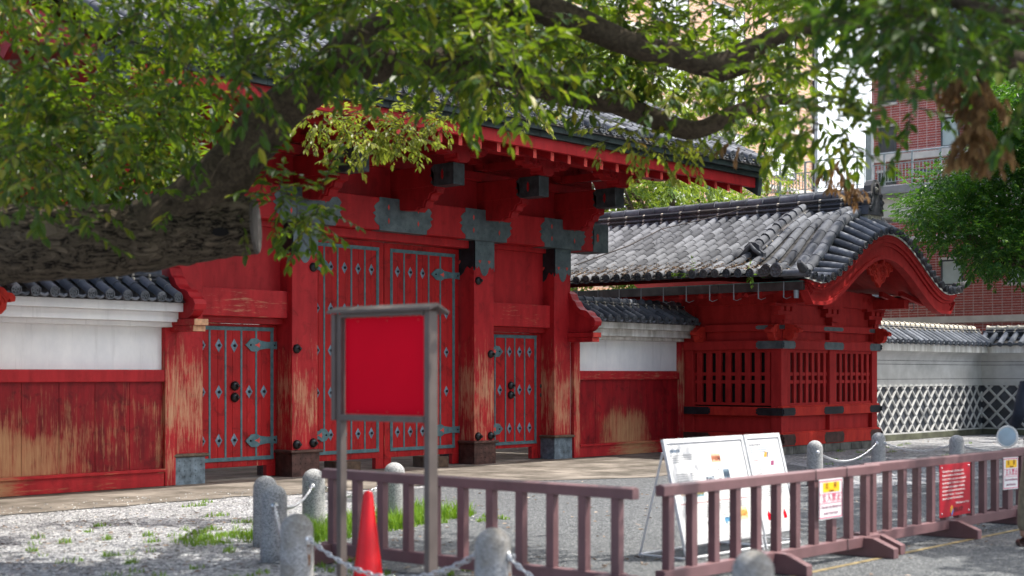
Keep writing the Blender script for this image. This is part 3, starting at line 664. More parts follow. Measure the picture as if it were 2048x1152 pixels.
for (xa, xb) in ((EX1 + .02, EX1 + .14), (EX0 - .16, EX0 - .04)):
    b = MB(); zz = lambda y: (y - 15.2) * SL
    b.prism([(15.72, 5.105 + zz(15.72)), (15.72, 5.405 + zz(15.72)), (17.3, 5.40 + zz(17.3)), (19.0, 5.47 + zz(19)), (22.8, 5.52), (22.8, 5.06), (19.0, 4.98 + zz(19)), (17.3, 4.98 + zz(17.3))], 'x', xa, xb); b.prism([(15.72, 5.105 + zz(15.72)), (15.72, 5.16 + zz(15.72)), (17.3, 5.05 + zz(17.3)), (19.0, 5.05 + zz(19)), (22.8, 5.12), (22.8, 5.06), (19.0, 4.98 + zz(19)), (17.3, 4.98 + zz(17.3))], 'x', xa - .02, xb + .02)
    bb = b.build('bargeboard', M['red'], gate, .01)
    b = MB(); zc = 4.98 + zz(19)
    half = [(0, .05), (.5, -.02), (1.0, -.32), (1.5, -.62), (1.62, -.80), (1.45, -.93), (1.2, -.86), (1.05, -1.0), (.85, -.86), (.70, -.92), (.5, -.78), (.42, -1.05), (.28, -1.15), (.2, -1.4), (0, -1.55)]
    b.prism([(19 - a, zc + h) for a, h in half] + [(19 + a, zc + h) for a, h in half[-2:0:-1]], 'x', xa + .02, xb - .02)
    for sg in (-1, 1):
        for (dy, dz, r) in ((.3, -.25, .16), (.62, -.42, .15), (.95, -.58, .13), (1.25, -.72, .12), (.55, -.7, .1), (.25, -.65, .14), (.2, -1.0, .13), (.85, -.8, .09), (1.48, -.8, .09)):
            for xs_ in (xa + .015, xb - .015): scroll(b, 19 + sg * dy, zc + dz, r, xs_, 0, sg, 1.6, .028, 'x')
    b.build('gable_pendant', M['red_shaded'], bb)
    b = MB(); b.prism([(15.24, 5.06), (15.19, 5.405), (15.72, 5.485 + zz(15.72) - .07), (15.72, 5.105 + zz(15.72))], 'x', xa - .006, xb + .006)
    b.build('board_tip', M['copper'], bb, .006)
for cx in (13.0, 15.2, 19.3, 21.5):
    b = MB(); b.box(cx - .16, cx + .16, 20.6, 20.92, 0, 5.3); b.build('rear_pillar', M['red_shaded'], gate, .01)
b = MB(); b.box(11.8, 22.7, 20.65, 20.87, 5.3, 5.6); b.build('rear_beam', M['red_shaded'], gate, .01)
# timber wedges under the big doors
for (x0, x1, y0, lab) in ((17.95, 18.32, 17.42, 'brown timber block wedged under the right leaf of the great gate'), (16.0, 16.35, 17.5, 'brown timber block under the left leaf of the great gate')):
    b = MB(); b.box(x0, x1, y0, y0 + .5, .012, .19); o = b.build('timber_block', M['block_wood'], None, .008, org=((x0 + x1) / 2, y0 + .25, .012))
    tag(o, lab, 'wood block', 'timber blocks propping the gate doors')
# ------------------------------------------------------------------ the guardhouses with their undulating gables
YF, YB = 15.144, 21.6
def prof_main(d):
    u = min(1.0, abs(d) / 3.40); return 3.50 + 1.50 * (1 - u) ** 1.10
def prof_front(d):
    u = min(1.0, abs(d) / 3.45); return 3.36 + 1.10 * (0.5 * (1 + math.cos(math.pi * min(1.0, abs(d) / 2.72)))) ** .82 + .07 * smoothstep(.8, 1.0, u)
def zroof(d, y):
    t = smoothstep(14.5, 16.2, y); w_ = 1 - .92 * smoothstep(.8, 2.5, abs(d)); f_ = max(0, min(1, (y - 13.83) / .72)); return lerp(prof_front(d) + .37 * w_ * f_ ** .8, prof_main(d), t)
def nose(b, c, out, r=.13):
    """carved cloud-scroll beam end: profile in the plane of `out` and up"""
    O = Vector(out); S = O.cross(Vector((0, 0, 1))); C = Vector(c)
    pr = [(0, .15), (.12, .17), (.22, .15), (.27, .10), (.33, .09), (.37, .05), (.36, 0), (.31, -.01), (.29, .03), (.26, -.02), (.25, -.09), (.19, -.15), (.11, -.155), (.05, -.12), (0, -.14)]
    n = len(pr); w = .075
    vs = [C + O * a + Vector((0, 0, h)) + S * w for a, h in pr] + [C + O * a + Vector((0, 0, h)) - S * w for a, h in pr]
    b.add(vs, [tuple(range(n)), tuple(range(n, 2 * n))[::-1]] + [(i, (i + 1) % n, n + (i + 1) % n, n + i) for i in range(n)])
    for sg in (1, -1):
        path = []
        for k in range(24):
            t = k / 23; a = t * 3.2 * math.pi; rr = .10 * (1 - .85 * t)
            path.append(C + O * (.14 + rr * math.cos(a)) + Vector((0, 0, -.02 + rr * math.sin(a))) + S * (sg * (w + .002)))
        b.tube(path, .012, 5)
def bracket_set(b, x, y, z, axis):
    """stepped bearing blocks; axis 'y' faces the front"""
    def bx(w, d, za, zb):
        if axis == 'y': b.box(x - w, x + w, y - d, y + .05, za, zb)
        else: b.box(x - d, x + .05, y - w, y + w, za, zb)
    bx(.09, .10, z, z + .07); bx(.13, .14, z + .07, z + .17)
    bx(.30, .08, z + .17, z + .25)
    for k in (-1, 0, 1):
        if axis == 'y': b.box(x + k * .22 - .07, x + k * .22 + .07, y - .13, y + .05, z + .25, z + .34)
        else: b.box(x - .13, x + .05, y + k * .22 - .07, y + k * .22 + .07, z + .25, z + .34)
    bx(.42, .09, z + .34, z + .40)
def fitting(b, a, c2, z0, z1, face, pos, mi=0):
    """iron rail fitting with pinched ends between a and c2 along the rail"""
    h = z1 - z0; e = .045
    pts = [(a + e, z0), (c2 - e, z0), (c2 - e, z0 + .2*h), (c2 - .4*e, z0 + .16*h), (c2, z0 + .38*h), (c2 - .5*e, z0 + .5*h), (c2, z0 + .62*h), (c2 - .4*e, z0 + .84*h), (c2 - e, z0 + .8*h), (c2 - e, z1),
           (a + e, z1), (a + e, z0 + .8*h), (a + .4*e, z0 + .84*h), (a, z0 + .62*h), (a + .5*e, z0 + .5*h), (a, z0 + .38*h), (a + .4*e, z0 + .16*h), (a + e, z0 + .2*h)]
    b.prism(pts, face, pos - .004, pos + .002, mi)
def guardhouse(cx, label):
    g = empty('guardhouse', (cx, 17.5, 0), label, 'guardhouse', 'guardhouses flanking the gate')
    X = lambda d: cx + d
    b = MB()
    rq = random.Random(5)
    for sx in (-1, 1):
        y = YF - .03
        while y < YB:
            L = min(rq.uniform(.5, .8), YB - y); b.box(X(sx * 2.02) - .12, X(sx * 2.02) + .12, y, y + L - .012, 0, .168); y += L
    x = -2.13
    while x < 2.13:
        L = min(rq.uniform(.45, .8), 2.13 - x); b.box(X(x), X(x + L - .012), YF - .05, YF + .18, 0, .168); x += L
    b.build('plinth_stones', M['stone'], g, .012)
    # inner dark box and recessed panels
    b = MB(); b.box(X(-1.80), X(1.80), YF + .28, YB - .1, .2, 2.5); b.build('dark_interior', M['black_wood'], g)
    b = MB()
    for (z0, z1) in ((.42, .77), (2.26, 2.47), (2.59, 3.34)):
        b.box(X(-1.93), X(1.93), YF + .085, YF + .12, z0, z1)
        for s in (-1, 1): b.box(X(s * 1.915) - .018, X(s * 1.915) + .018, YF + .1, YB, z0, z1)
    b.box(X(-1.93), X(1.93), YB - .12, YB - .06, .2, 3.3)
    for s in (-1, 1): b.box(X(s * 1.915) - .018, X(s * 1.915) + .018, 17.55, YB, .94, 2.1)
    b.build('wall_panel', M['red_dusty'], g)
    for dx, y in ((-1.89, YF + .12), (1.89, YF + .12), (0, YF + .11), (-1.89, 17.36), (1.89, 17.36), (-1.89, YB - .12), (1.89, YB - .12)):
        b = MB(); w = .12 if dx else .10
        b.box(X(dx) - w, X(dx) + w, y - .12, y + .12, .17, 3.02); b.build('post', M['red_dusty'], g, .01)
    rails = [(.17, .415, .065, 'red_dusty_sunlit'), (.76, .94, .055, 'red_dusty_sunlit'), (2.09, 2.27, .055, 'red_dusty'), (2.46, 2.60, .045, 'red_dusty')]
    for k, (z0, z1, p, mt) in enumerate(rails):
        b = MB(); b.box(X(-2.0 - p), X(2.0 + p), YF - p, YF + .07, z0, z1)
        for s in (-1, 1):
            xa, xb = X(s * (2.0 + p)), X(s * 1.94); b.box(xa, xb, YF + .071, YB, z0, z1)
        if k < 3: # sloped weather top
            t = .028; b.prism([(X(-2.0 - p), z1), (X(2.0 + p), z1), (X(2.0 + p * .4), z1 + t), (X(-2.0 - p * .4), z1 + t)], 'y', YF - p * .6, YF + .07)
        r = b.build('rail', M[mt], g, .008)
        mi = M['iron_dark'] if k < 2 else M['iron']
        if k == 0: mi = M['shoe_brown']
        def fit(fn, nm='rail_fitting'):
            b = MB(); fn(b); b.build(nm, mi, r)
        q = .012 if k != 3 else .03
        fit(lambda b: fitting(b, X(-.42), X(.42), z0 + q, z1 - q, 'y', YF - p))
        for s in (-1, 1):
            def corner(b, s=s):
                xe = X(s * (2.0 + p)); xi = X(s * (2.0 + p - .50))
                fitting(b, min(xe, xi) - (0 if s > 0 else .045), max(xe, xi) + (0 if s < 0 else .045), z0 + q, z1 - q, 'y', YF - p)
                fitting(b, YF - p - .045, YF - p + .62, z0 + q, z1 - q, 'x', xe + s * .002)
            fit(corner)
            if k < 2: fit(lambda b, s=s: fitting(b, 16.78, 17.52, z0 + q, z1 - q, 'x', X(s * (2.0 + p)) + s * .002))
    # lattice windows
    for (a, c2) in ((-1.77, -.10), (.10, 1.77)):
        b = MB(); n = 7; pitch = (c2 - a) / n
        b.box(X(a), X(c2), YF + .03, YF + .12, .968, 1.02); b.box(X(a), X(c2), YF + .03, YF + .12, 2.03, 2.09)
        for k in range(n): xx = X(a + (k + .5) * pitch); b.box(xx - .052, xx + .052, YF + .04, YF + .10, 1.02, 2.03)
        for z in (1.44, 1.60): b.box(X(a), X(c2), YF + .055, YF + .115, z - .033, z + .033)
        b.build('lattice_window', M['red_dusty'], g, .004)
    for s in (-1, 1):
        b = MB(); a, c2 = YF + .24, 17.24; n = 8; pitch = (c2 - a) / n
        def B(y0, y1, d0, d1, z0, z1): b.box(X(s * d0), X(s * d1), y0, y1, z0, z1)
        B(a, c2, 1.96, 1.88, .968, 1.02); B(a, c2, 1.96, 1.88, 2.03, 2.09)
        for k in range(n): yy = a + (k + .5) * pitch; B(yy - .064, yy + .064, 1.95, 1.89, 1.02, 2.03)
        for z in (1.44, 1.60): B(a, c2, 1.935, 1.88, z - .033, z + .033)
        b.build('lattice_window', M['red_dusty'], g, .004)
    for s in (-1, 1):
        b = MB(); nose(b, (X(s * 2.0), YF + .10, 2.42), (s, 0, 0)); b.build('carved_nose', M['red_dusty_sunlit'], g, .004)
        b = MB(); nose(b, (X(s * 1.89), YF, 2.42), (0, -1, 0)); b.build('carved_nose', M['red_dusty_sunlit'], g, .004)
        b = MB(); nose(b, (X(s * 2.0), 17.0, 2.40), (s, 0, 0)); b.build('carved_nose', M['red_dusty_sunlit'], g, .004)
    for dx in (-1.89, 0, 1.89):
        b = MB(); bracket_set(b, X(dx), YF + .05, 2.60, 'y'); b.build('bracket', M['red_dusty'], g, .006)
    b = MB()
    top = [(X(-2.05 + 4.1 * k / 20), 3.22 + .13 * math.sin(math.pi * k / 20) ** .6) for k in range(21)]
    b.prism([(X(-2.05), 3.0), (X(2.05), 3.0)] + top[::-1], 'y', YF - .02, YF + .16)
    for s in (-1, 1):
        scroll(b, X(s * 1.62), 3.14, .085, YF - .022, 0, -s); scroll(b, X(s * 1.36), 3.17, .06, YF - .022, 0, s)
    b.build('rainbow_beam', M['red_dusty'], g, .01)
    b = MB()
    for s in (-1, 1): b.box(X(s * 1.99), X(s * 1.78), YF - .75, YB, 3.0, 3.2)
    b.build('eave_plate', M['red_dusty'], g, .01)
    # roof shell: deck, soffit
    NU, ys = 44, [13.83, 14.0, 14.2, 14.5, 14.8, 15.1, 15.4, 15.7, 16.0, 17.5, 19.5, 21.5, 21.9]
    def surf(b, off, mi, W=3.40):
        vs = [(X(-W + 2 * W * i / NU), y, zroof(-W + 2 * W * i / NU, y) + off) for y in ys for i in range(NU + 1)]
        b.add(vs, [(r * (NU + 1) + i, r * (NU + 1) + i + 1, (r + 1) * (NU + 1) + i + 1, (r + 1) * (NU + 1) + i) for r in range(len(ys) - 1) for i in range(NU)], mi, True)
    b = MB(); surf(b, -.13, 0, 3.25); b.build('soffit', M['red_dusty'], g, recalc=False)
    for k in range(15):
        if k == 0:
            b = MB()
            for s in (-1, 1):
                P = [(X(s * 1.9), 15.3, 3.30), (X(s * 3.06), 15.3, 3.12)]
                b.tube(P, .05, 4, 0, False)
            b.box(X(-3.10), X(-2.96), 14.2, YB, 3.19, 3.30); b.box(X(2.96), X(3.10), 14.2, YB, 3.19, 3.30)
            b.build('eave_board', M['red_dusty'], g, .006)
        for s in (-1, 1):
            b = MB(); y = 14.55 + k * .46
            b.add([(X(s * 1.9), y - .045, 3.28), (X(s * 1.9), y + .045, 3.28), (X(s * 3.02), y + .045, 3.09), (X(s * 3.02), y - .045, 3.09),
                   (X(s * 1.9), y - .045, 3.38), (X(s * 1.9), y + .045, 3.38), (X(s * 3.02), y + .045, 3.188), (X(s * 3.02), y - .045, 3.188)],
                  [(0, 1, 2, 3), (4, 7, 6, 5), (0, 4, 5, 1), (1, 5, 6, 2), (2, 6, 7, 3), (3, 7, 4, 0)])
            b.build('rafter', M['red_dusty'], g)
    # under the front gable: dark sloping ceiling ribs
    for d in (-1.3, -.8, -.3, .3, .8, 1.3):
        b = MB(); b.tube([(X(d), y, zroof(d, y) - .20) for y in (14.05, 14.4, 14.7, 15.0, 15.2)], .05, 4, 0, False); b.build('gable_rib', M['red_dusty'], g)
    # undulating bargeboard (mouldings stepped in three layers)
    def wave(off0, off1, y0, y1, b, W=3.18, mi=0):
        n = 60; vs = []
        for i in range(n + 1):
            d = -W + 2 * W * i / n; t = abs(d) / W; hgt = lerp(1.0, .80, smoothstep(.2, .9, t)); top = prof_front(d) - .04
            cl = 1 - smoothstep(.93, 1.0, t) * .55
            low = 2.90 + 1.02 * (0.5 * (1 + math.cos(math.pi * min(1.0, abs(d) / 2.55)))) ** .82 + .25 * smoothstep(.94, 1.0, t)
            for (y, o) in ((y0, off0), (y1, off0), (y1, off1), (y0, off1)): vs.append((X(d), y, lerp(top, low, o)))
        fs = [(i*4 + j, i*4 + (j+1) % 4, i*4 + 4 + (j+1) % 4, i*4 + 4 + j) for i in range(n) for j in range(4)] + [(0, 1, 2, 3), (n*4, n*4+3, n*4+2, n*4+1)]
        b.add(vs, fs, mi, False)
    b = MB(); wave(0, 1.0, 13.93, 14.06, b); wave(0, .32, 13.845, 13.93, b); wave(.32, .46, 13.89, 13.93, b); wave(.84, 1.0, 13.885, 13.93, b)
    for s in (-1, 1): scroll(b, X(s * 3.05), prof_front(3.05) - .24, .11, 13.92, 0, s)
    b.build('gable_board', M['red_dusty'], g, .004)
    # carved gable pendant
    b = MB()
    zt = 3.90
    out = []
    lob = [(0, .06), (.14, .10), (.3, .05), (.46, .08), (.62, .02), (.65, -.07), (.54, -.11), (.56, -.18), (.42, -.21), (.39, -.30), (.26, -.31), (.2, -.42), (.08, -.45), (0, -.54)]
    out = [(X(a), zt + h) for a, h in lob] + [(X(-a), zt + h) for a, h in lob[-2:0:-1]]
    b.prism(out, 'y', 14.075, 14.13)
    for s in (-1, 1):
        for (dx, dz, r) in ((.14, -.02, .085), (.34, -.02, .09), (.53, -.03, .075), (.24, -.17, .075), (.43, -.14, .06), (.09, -.19, .06), (.13, -.33, .07), (.28, -.26, .05)):
            scroll(b, X(s * dx), zt + dz, r, 14.07, 0, s, 1.5, .018)
        b.tube([(X(s * a), 14.07, zt + h) for a, h in lob], .018, 5)
    b.lathe([(.05, 0), (.045, .05), (.05, .06), (.04, .11), (.01, .12)], (X(0), 14.075, zt - .02), 8, 'y', 0, True, -1)
    b.build('carved_pendant', M['red_dusty_sunlit'], g)
    # roof tiles
    b = MB(); surf(b, -.005, 1)
    # thickness edge along the front and eaves
    vs = []
    for i in range(NU + 1):
        d = -3.40 + 6.8 * i / NU; z = prof_front(d); vs += [(X(d), 13.83, z - .005), (X(d), 13.83, z - .055)]
    b.add(vs, [(2*i, 2*i+2, 2*i+3, 2*i+1) for i in range(NU)], 4)
    y = 14.72; k = 0
    rq = random.Random(11)
    while y < 21.85:
        skip = 15.56 < y < 15.82
        for s in (-1, 1):
            n = 10; ds = [lerp(.16, 3.43, i / n) for i in range(n + 1)]
            path = [(X(s * d), y, zroof(d, y) + .05) for d in ds[::-1]]
            tile_row(b, path, .080, mi=0, step=.008)
            crest(b, (X(s * 3.44), y, zroof(3.43, y) + .05), .086, (s, 0, 0), 2, 5)
            for i in range(n):      # pan tiles between the rows, each a step above the next
                d0, d1 = ds[i], ds[i + 1]
                za, zb = zroof(d0, y + .13) - .002, zroof(d1, y + .13) + .006
                b.add([(X(s*d0), y + .06, za), (X(s*d1), y + .06, zb), (X(s*d1), y + .205, zb), (X(s*d0), y + .205, za), (X(s*d1), y + .06, zb - .03), (X(s*d1), y + .205, zb - .03)],
                      [(0, 1, 2, 3) if s > 0 else (3, 2, 1, 0), (1, 4, 5, 2)], 1)
        y += .2625; k += 1
    # short tiles facing the front along the wave
    d = -3.36; arc = 0
    while d < 3.40:
        z = prof_front(d); sl = (prof_front(d + .02) - prof_front(d - .02)) / .04; nn = Vector((-sl, 0, 1)).normalized()
        c0 = Vector((X(d), 13.76, z + .03)); c1 = Vector((X(d), 14.42, zroof(d, 14.42) + .04))
        b.tube([c0, (c0 + c1) / 2 + Vector((0, 0, .01)), c1], [.072, .068, .068], 9, 0)
        crest(b, c0 + Vector((0, -.004, 0)), .076, (0, -1, 0), 2, 5)
        d += .235 / math.sqrt(1 + sl * sl)
    for (yy, r) in ((14.40, .115), (14.62, .10)):
        path = [(X(-3.46 + 6.92 * i / 46), yy, zroof(-3.46 + 6.92 * i / 46, yy) + .115) for i in range(47)]
        for i in range(0, 46, 2): b.tube([path[i], path[i+1], path[i+2]], [r * 1.04, r, r * .97], 9, 0)
        for s in (-1, 1): crest(b, (X(s * 3.47), yy, zroof(3.46, yy) + .085), r * 1.12, (s, 0, 0), 2, 5)
    for s in (-1, 1):   # upturned corner tiles
        b.tube([(X(s * 3.2), 13.92, zroof(3.2, 14.05) + .09), (X(s * 3.4), 13.85, zroof(3.4, 14.0) + .10), (X(s * 3.58), 13.80, zroof(3.4, 14.0) + .15), (X(s * 3.70), 13.77, zroof(3.4, 14.0) + .22)], [.08, .09, .08, .04], 8, 3)
    b.build('tiled_roof', [M['tile'], M['tile_gap'], M['tile_dark'], M['tile_dark'], M['plaster_old']], g, recalc=False)
    # ridge with moulded courses
    b = MB()
    for (w, z0, z1) in ((.19, 4.93, 5.02), (.155, 5.02, 5.07), (.175, 5.07, 5.10), (.15, 5.10, 5.17), (.17, 5.17, 5.20), (.12, 5.2, 5.24)): b.box(X(-w), X(w), 14.30, 21.8, z0, z1)
    for s in (-1, 1):
        for (dx, z) in ((.20, 5.0), (.18, 5.085), (.175, 5.19)):
            yy = 14.35
            while yy < 21.7: b.tube([(X(s * dx), yy, z), (X(s * dx), yy + .46, z)], .026, 6); b.lathe([(.034, 0), (.034, .04)], (X(s * dx), yy + .45, z), 8, 'y', 1); yy += .5
        for i in range(64):
            yy = 14.4 + i * .114; b.tube([(X(s * .155), yy, 5.11), (X(s * .16), yy + .03, 5.15), (X(s * .155), yy + .07, 5.15), (X(s * .16), yy + .1, 5.11)], .012, 4)
    yy = 14.28
    while yy < 21.6: b.tube([(X(0), yy, 5.285), (X(0), yy + .03, 5.285), (X(0), yy + .035, 5.285), (X(0), yy + .4, 5.285)], [.118, .118, .098, .098], 12, 2); yy += .41
    b.build('roof_ridge', [M['tile_dark'], M['mortar_pale'], M['tile']], g, recalc=False)
    # ogre tile at the front of the ridge
    b = MB()
    sh = [(-.34, 4.83), (-.30, 5.02), (-.36, 5.10), (-.28, 5.16), (-.30, 5.26), (-.22, 5.30), (-.22, 5.42), (-.14, 5.52), (0, 5.56)]
    b.prism([(X(a), z) for a, z in sh] + [(X(-a), z) for a, z in sh[-2::-1]], 'y', 14.14, 14.30)
    for s in (-1, 1):
        for (dx, z, r) in ((.25, 5.08, .07), (.24, 4.95, .06), (.20, 5.22, .06)): scroll(b, X(s * dx), z, r, 14.135, 0, s, 1.5, .018)
    b.tube([(X(.10 * math.cos(a)), 14.13, 5.36 + .12 * math.sin(a)) for a in [2 * math.pi * k / 16 for k in range(17)]], .02, 5)
    b.lathe([(.055, 0), (.05, .02), (.02, .045), (.004, .05)], (X(0), 14.14, 5.35), 10, 'y', 1, True, -1)
    b.prism([(X(-.36), 4.42), (X(.36), 4.42), (X(.25), 4.93), (X(-.25), 4.93)], 'y', 14.17, 15.2, 1)
    
    b.build('ogre_tile', [M['tile_dark'], M['mortar_pale']], g)
    # descending ridges with small ogre tiles
    for s in (-1, 1):
        b = MB(); yy = 15.69
        ds = [lerp(.2, 2.15, i / 9) for i in range(10)]
        for i in range(9):
            p0 = Vector((X(s * ds[i]), yy, zroof(ds[i], yy))); p1 = Vector((X(s * ds[i+1]), yy, zroof(ds[i+1], yy)))
            b.tube([p1 + Vector((0, 0, .20)), p1 + (p0 - p1) * .1 + Vector((0, 0, .20)), p0 + Vector((0, 0, .19))], [.108, .095, .088], 10, 2)
            for sy in (-1, 1):
                for (w, h) in ((.15, .06), (.125, .13)):
                    b.tube([p0 + Vector((0, sy * w, h)), p1 + Vector((0, sy * w, h))], .03, 6, 0)
                    b.lathe([(.033, 0), (.033, .04)], p1 + Vector((0, sy * w, h)), 7, 'x', 1)
            q = [(yy - .12, 0), (yy + .12, 0), (yy + .09, .19), (yy - .09, .19)]
            vs = [(p0.x, a, p0.z + h) for a, h in q] + [(p1.x, a, p1.z + h) for a, h in q]
            b.add(vs, [(0, 1, 2, 3), (7, 6, 5, 4), (0, 4, 5, 1), (1, 5, 6, 2), (2, 6, 7, 3), (3, 7, 4, 0)], 0)
        e = Vector((X(s * 2.18), yy, zroof(2.18, yy)))
        sh = [(-.24, -.02), (-.27, .10), (-.18, .17), (-.17, .25), (-.08, .31), (0, .33)]
        b.prism([(yy + a, e.z + h) for a, h in sh] + [(yy - a, e.z + h) for a, h in sh[-2::-1]], 'x', e.x - .05, e.x + .05, 0)
        b.prism([(yy - .15, e.z + .02), (yy + .15, e.z + .02), (yy + .13, e.z + .13), (yy, e.z + .20), (yy - .13, e.z + .13)], 'x', e.x + s * .05, e.x + s * .055, 3)
        b.tube([e + Vector((-s*.1, -.16, .12)), e + Vector((s*.06, -.18, .08)), e + Vector((s*.12, -.10, .16)), e + Vector((s*.1, 0, .26)), e + Vector((s*.12, .10, .16)), e + Vector((s*.06, .18, .08))], .045, 6, 0)
        b.build('descending_ridge', [M['tile_dark'], M['mortar_pale'], M['tile'], M['iron_dark']], g, recalc=False)
    # gutters
    for s in (-1, 1):
        b = MB(); xo = X(s * 3.20)
        y = 13.95
        while y < 20.9:
            y1 = min(y + .93, 20.9); b.box(xo - .06, xo + .06, y, y1 - .006, 3.17, 3.325); b.box(xo - .066, xo + .066, y, y1 - .006, 3.325, 3.34, 1); y = y1
        y = 14.35
        gt = b.build('gutter', [M['gutter'], M['gutter_edge']], g, .004)
        b = MB()
        while y < 20.6:
            b.box(xo + s * .062, xo + s * .068, y - .012, y + .012, 3.03, 3.34); b.tube([(xo + s * .065, y, 3.04), (xo - s * .03, y, 3.015), (xo - s * .2, y, 3.06)], .007, 5); y += .55
        b.build('gutter_hanger', M['concrete'], gt)
        b = MB(); b.cyl((xo, 14.12, 3.17), (xo, 14.12, 3.02), .055, .045, 10); b.build('downspout', M['rail_steel'], gt)
    return g
gh_r = guardhouse(2 * GX - 7.03 + .02, 'red guardhouse right of the gate, its wavy gable roof and latticed windows in full view')
gh_l = guardhouse(6.50, 'nearer red guardhouse at the far left, its carved wavy gable half hidden behind leaves')

# ------------------------------------------------------------------ wing walls between gate and guardhouses
def wing_wall(mir, label):
    def fin(b): return b.mirror_x(GX) if mir else b
    x0, x1 = 21.76, 25.44 + (.55 if mir else 0); cxr = (x0 + x1) / 2
    loc = (2 * GX - cxr if mir else cxr, 17.55, 0)
    w = empty('wing_wall', loc, label, 'wall', 'white plaster wing walls beside the gate')
    rb, rsill = (M['red_board_l'], M['red_sill_l']) if mir else (M['red_board_r'], M['red_sill_r'])
    b = MB(); b.box(x0, x1, 17.53, 17.9, 0.0, 2.5); fin(b).build('plaster_panel', M['plaster'], w)
    b = MB(); b.box(x0 + .2, x1 - .16, 17.45, 17.53, 1.49, 1.66); fin(b).build('top_rail', M['red_rail'] if not mir else M['red_sill_l'], w, .008)
    b = MB(); n = 7 if mir else 6; a, c2 = x0 + .2, x1 - .16
    for k in range(n): b.box(lerp(a, c2, k / n) + .0025, lerp(a, c2, (k + 1) / n) - .0025, 17.50, 17.53, .26, 1.49)
    fin(b).build('wall_boards', rb, w, .003)
    b = MB(); b.box(a, c2, 17.43, 17.53, .215, .26); b.box(a, c2, 17.46, 17.53, .012, .215); fin(b).build('sill', rsill, w, .006)
    for (xa, xb) in ((x0 + .02, x0 + .20), (x1 - .16, x1)):
        b = MB(); b.box(xa, xb, 17.44, 17.6, .012, 2.26); fin(b).build('post', M['red_pillar'], w, .008)
    b = MB(); e0, e1 = x0 + .06, x1 + .05
    b.box(e0, e1 - .12, 17.40, 17.9, 2.265, 2.335); b.box(e0, e1 - .06, 17.27, 17.95, 2.335, 2.475); b.box(e0, e1, 17.16, 18.05, 2.475, 2.60)
    fin(b).build('cornice', M['plaster'] if mir else M['plaster_old'], w, .006)
    # tiles
    b = MB(); ye, yr, ze, zr = 17.02, 17.50, 2.615, 2.87
    b.prism([(17.10, 2.602), (18.1, 2.602), (17.62, 2.93), (17.58, 2.93)], 'x', x0 + .1, x1 + .1, 1)
    pitch = .2655 if not mir else .2755
    x = x0 + .31 if not mir else x0 + .29
    while x < x1 + .02:
        path = [(x, ye, ze + .055), (x, lerp(ye, yr, .5), lerp(ze, zr, .5) + .055), (x, yr + .05, zr + .08)]
        tile_row(b, path, .066); crest(b, (x, ye - .004, ze + .055), .072, (0, -1, 0), 2)
        b.tube([(x, 18.1, 2.67), (x, 17.7, 2.93)], .066, 7, 0)
        h = pitch / 2
        b.tube([(x + .07, ye + .04, ze + .03), (x + h, ye + .02, ze - .005), (x + pitch - .07, ye + .04, ze + .03)], .022, 5, 0)
        for k in range(3): b.box(x + .06, x + pitch - .06, ye + .05 + k * .16, ye + .2 + k * .16, ze + .01 + k * .085, ze + .035 + k * .085, 0)
        x += pitch
    for (hw, z0, z1) in ((.13, 2.86, 2.93), (.105, 2.93, 2.965), (.12, 2.965, 2.985)): b.box(x0 + .1, x1, 17.6 - hw, 17.6 + hw, z0, z1, 3)
    x = x0 + .2
    while x < x1 - .2:
        for z, yy in ((2.925, 17.46), (2.985, 17.475)):
            b.tube([(x, yy, z), (x + .24, yy, z)], .021, 6, 3); b.lathe([(.026, 0), (.028, .035)], (x + .235, yy, z), 8, 'x', 4)
        b.tube([(x, 17.6, 3.03), (x + .04, 17.6, 3.03), (x + .045, 17.6, 3.03), (x + .27, 17.6, 3.03)], [.082, .082, .064, .064], 10, 0)
        x += .272
    fin(b).build('tiled_roof', [M['tile_wall'], M['tile_gap'], M['tile_crest'], M['tile_dark'], M['mortar_pale']], w, recalc=False)
    # carved end board against the gate pillar, with its corbel
    pr = [(17.66, 3.16), (17.55, 3.155), (17.47, 3.10), (17.42, 2.99), (17.36, 2.95), (17.31, 2.86), (17.22, 2.79), (17.12, 2.78), (17.04, 2.74), (17.0, 2.68), (16.92, 2.64), (16.88, 2.57), (16.90, 2.49), (16.97, 2.42), (17.06, 2.38), (17.66, 2.38)]
    b = MB(); b.prism(pr, 'x', x0 - .06, x0 + .10); b.prism([(y - .02, z + .012) for y, z in pr[:13]] + [(16.96, 2.50), (17.02, 2.62), (17.22, 2.72), (17.34, 2.80), (17.44, 2.92), (17.54, 3.08)], 'x', x0 - .085, x0 + .125)
    fin(b).build('carved_end_board', M['red'], w, .006)
    b = MB(); b.box(x0 - .12, x0 + .12, 16.88, 17.52, 2.285, 2.375); b.box(x0 - .10, x0 + .11, 16.92, 17.52, 2.20, 2.283)
    c = fin(b).build('corbel_block', M['red_rail'], w, .006)
    b = MB(); b.box(x0 - .118, x0 + .118, 16.872, 16.879, 2.287, 2.373); b.box(x0 - .098, x0 + .108, 16.912, 16.919, 2.202, 2.281); fin(b).build('end_grain', M['tan_end'] if mir else M['red_edge'], c)
    return w
wing_wall(False, 'right white plaster wall with red boards and tiled cap, between the gate and the full-view guardhouse')
wing_wall(True, 'left white plaster wall with worn red boards under the thick bare branch')

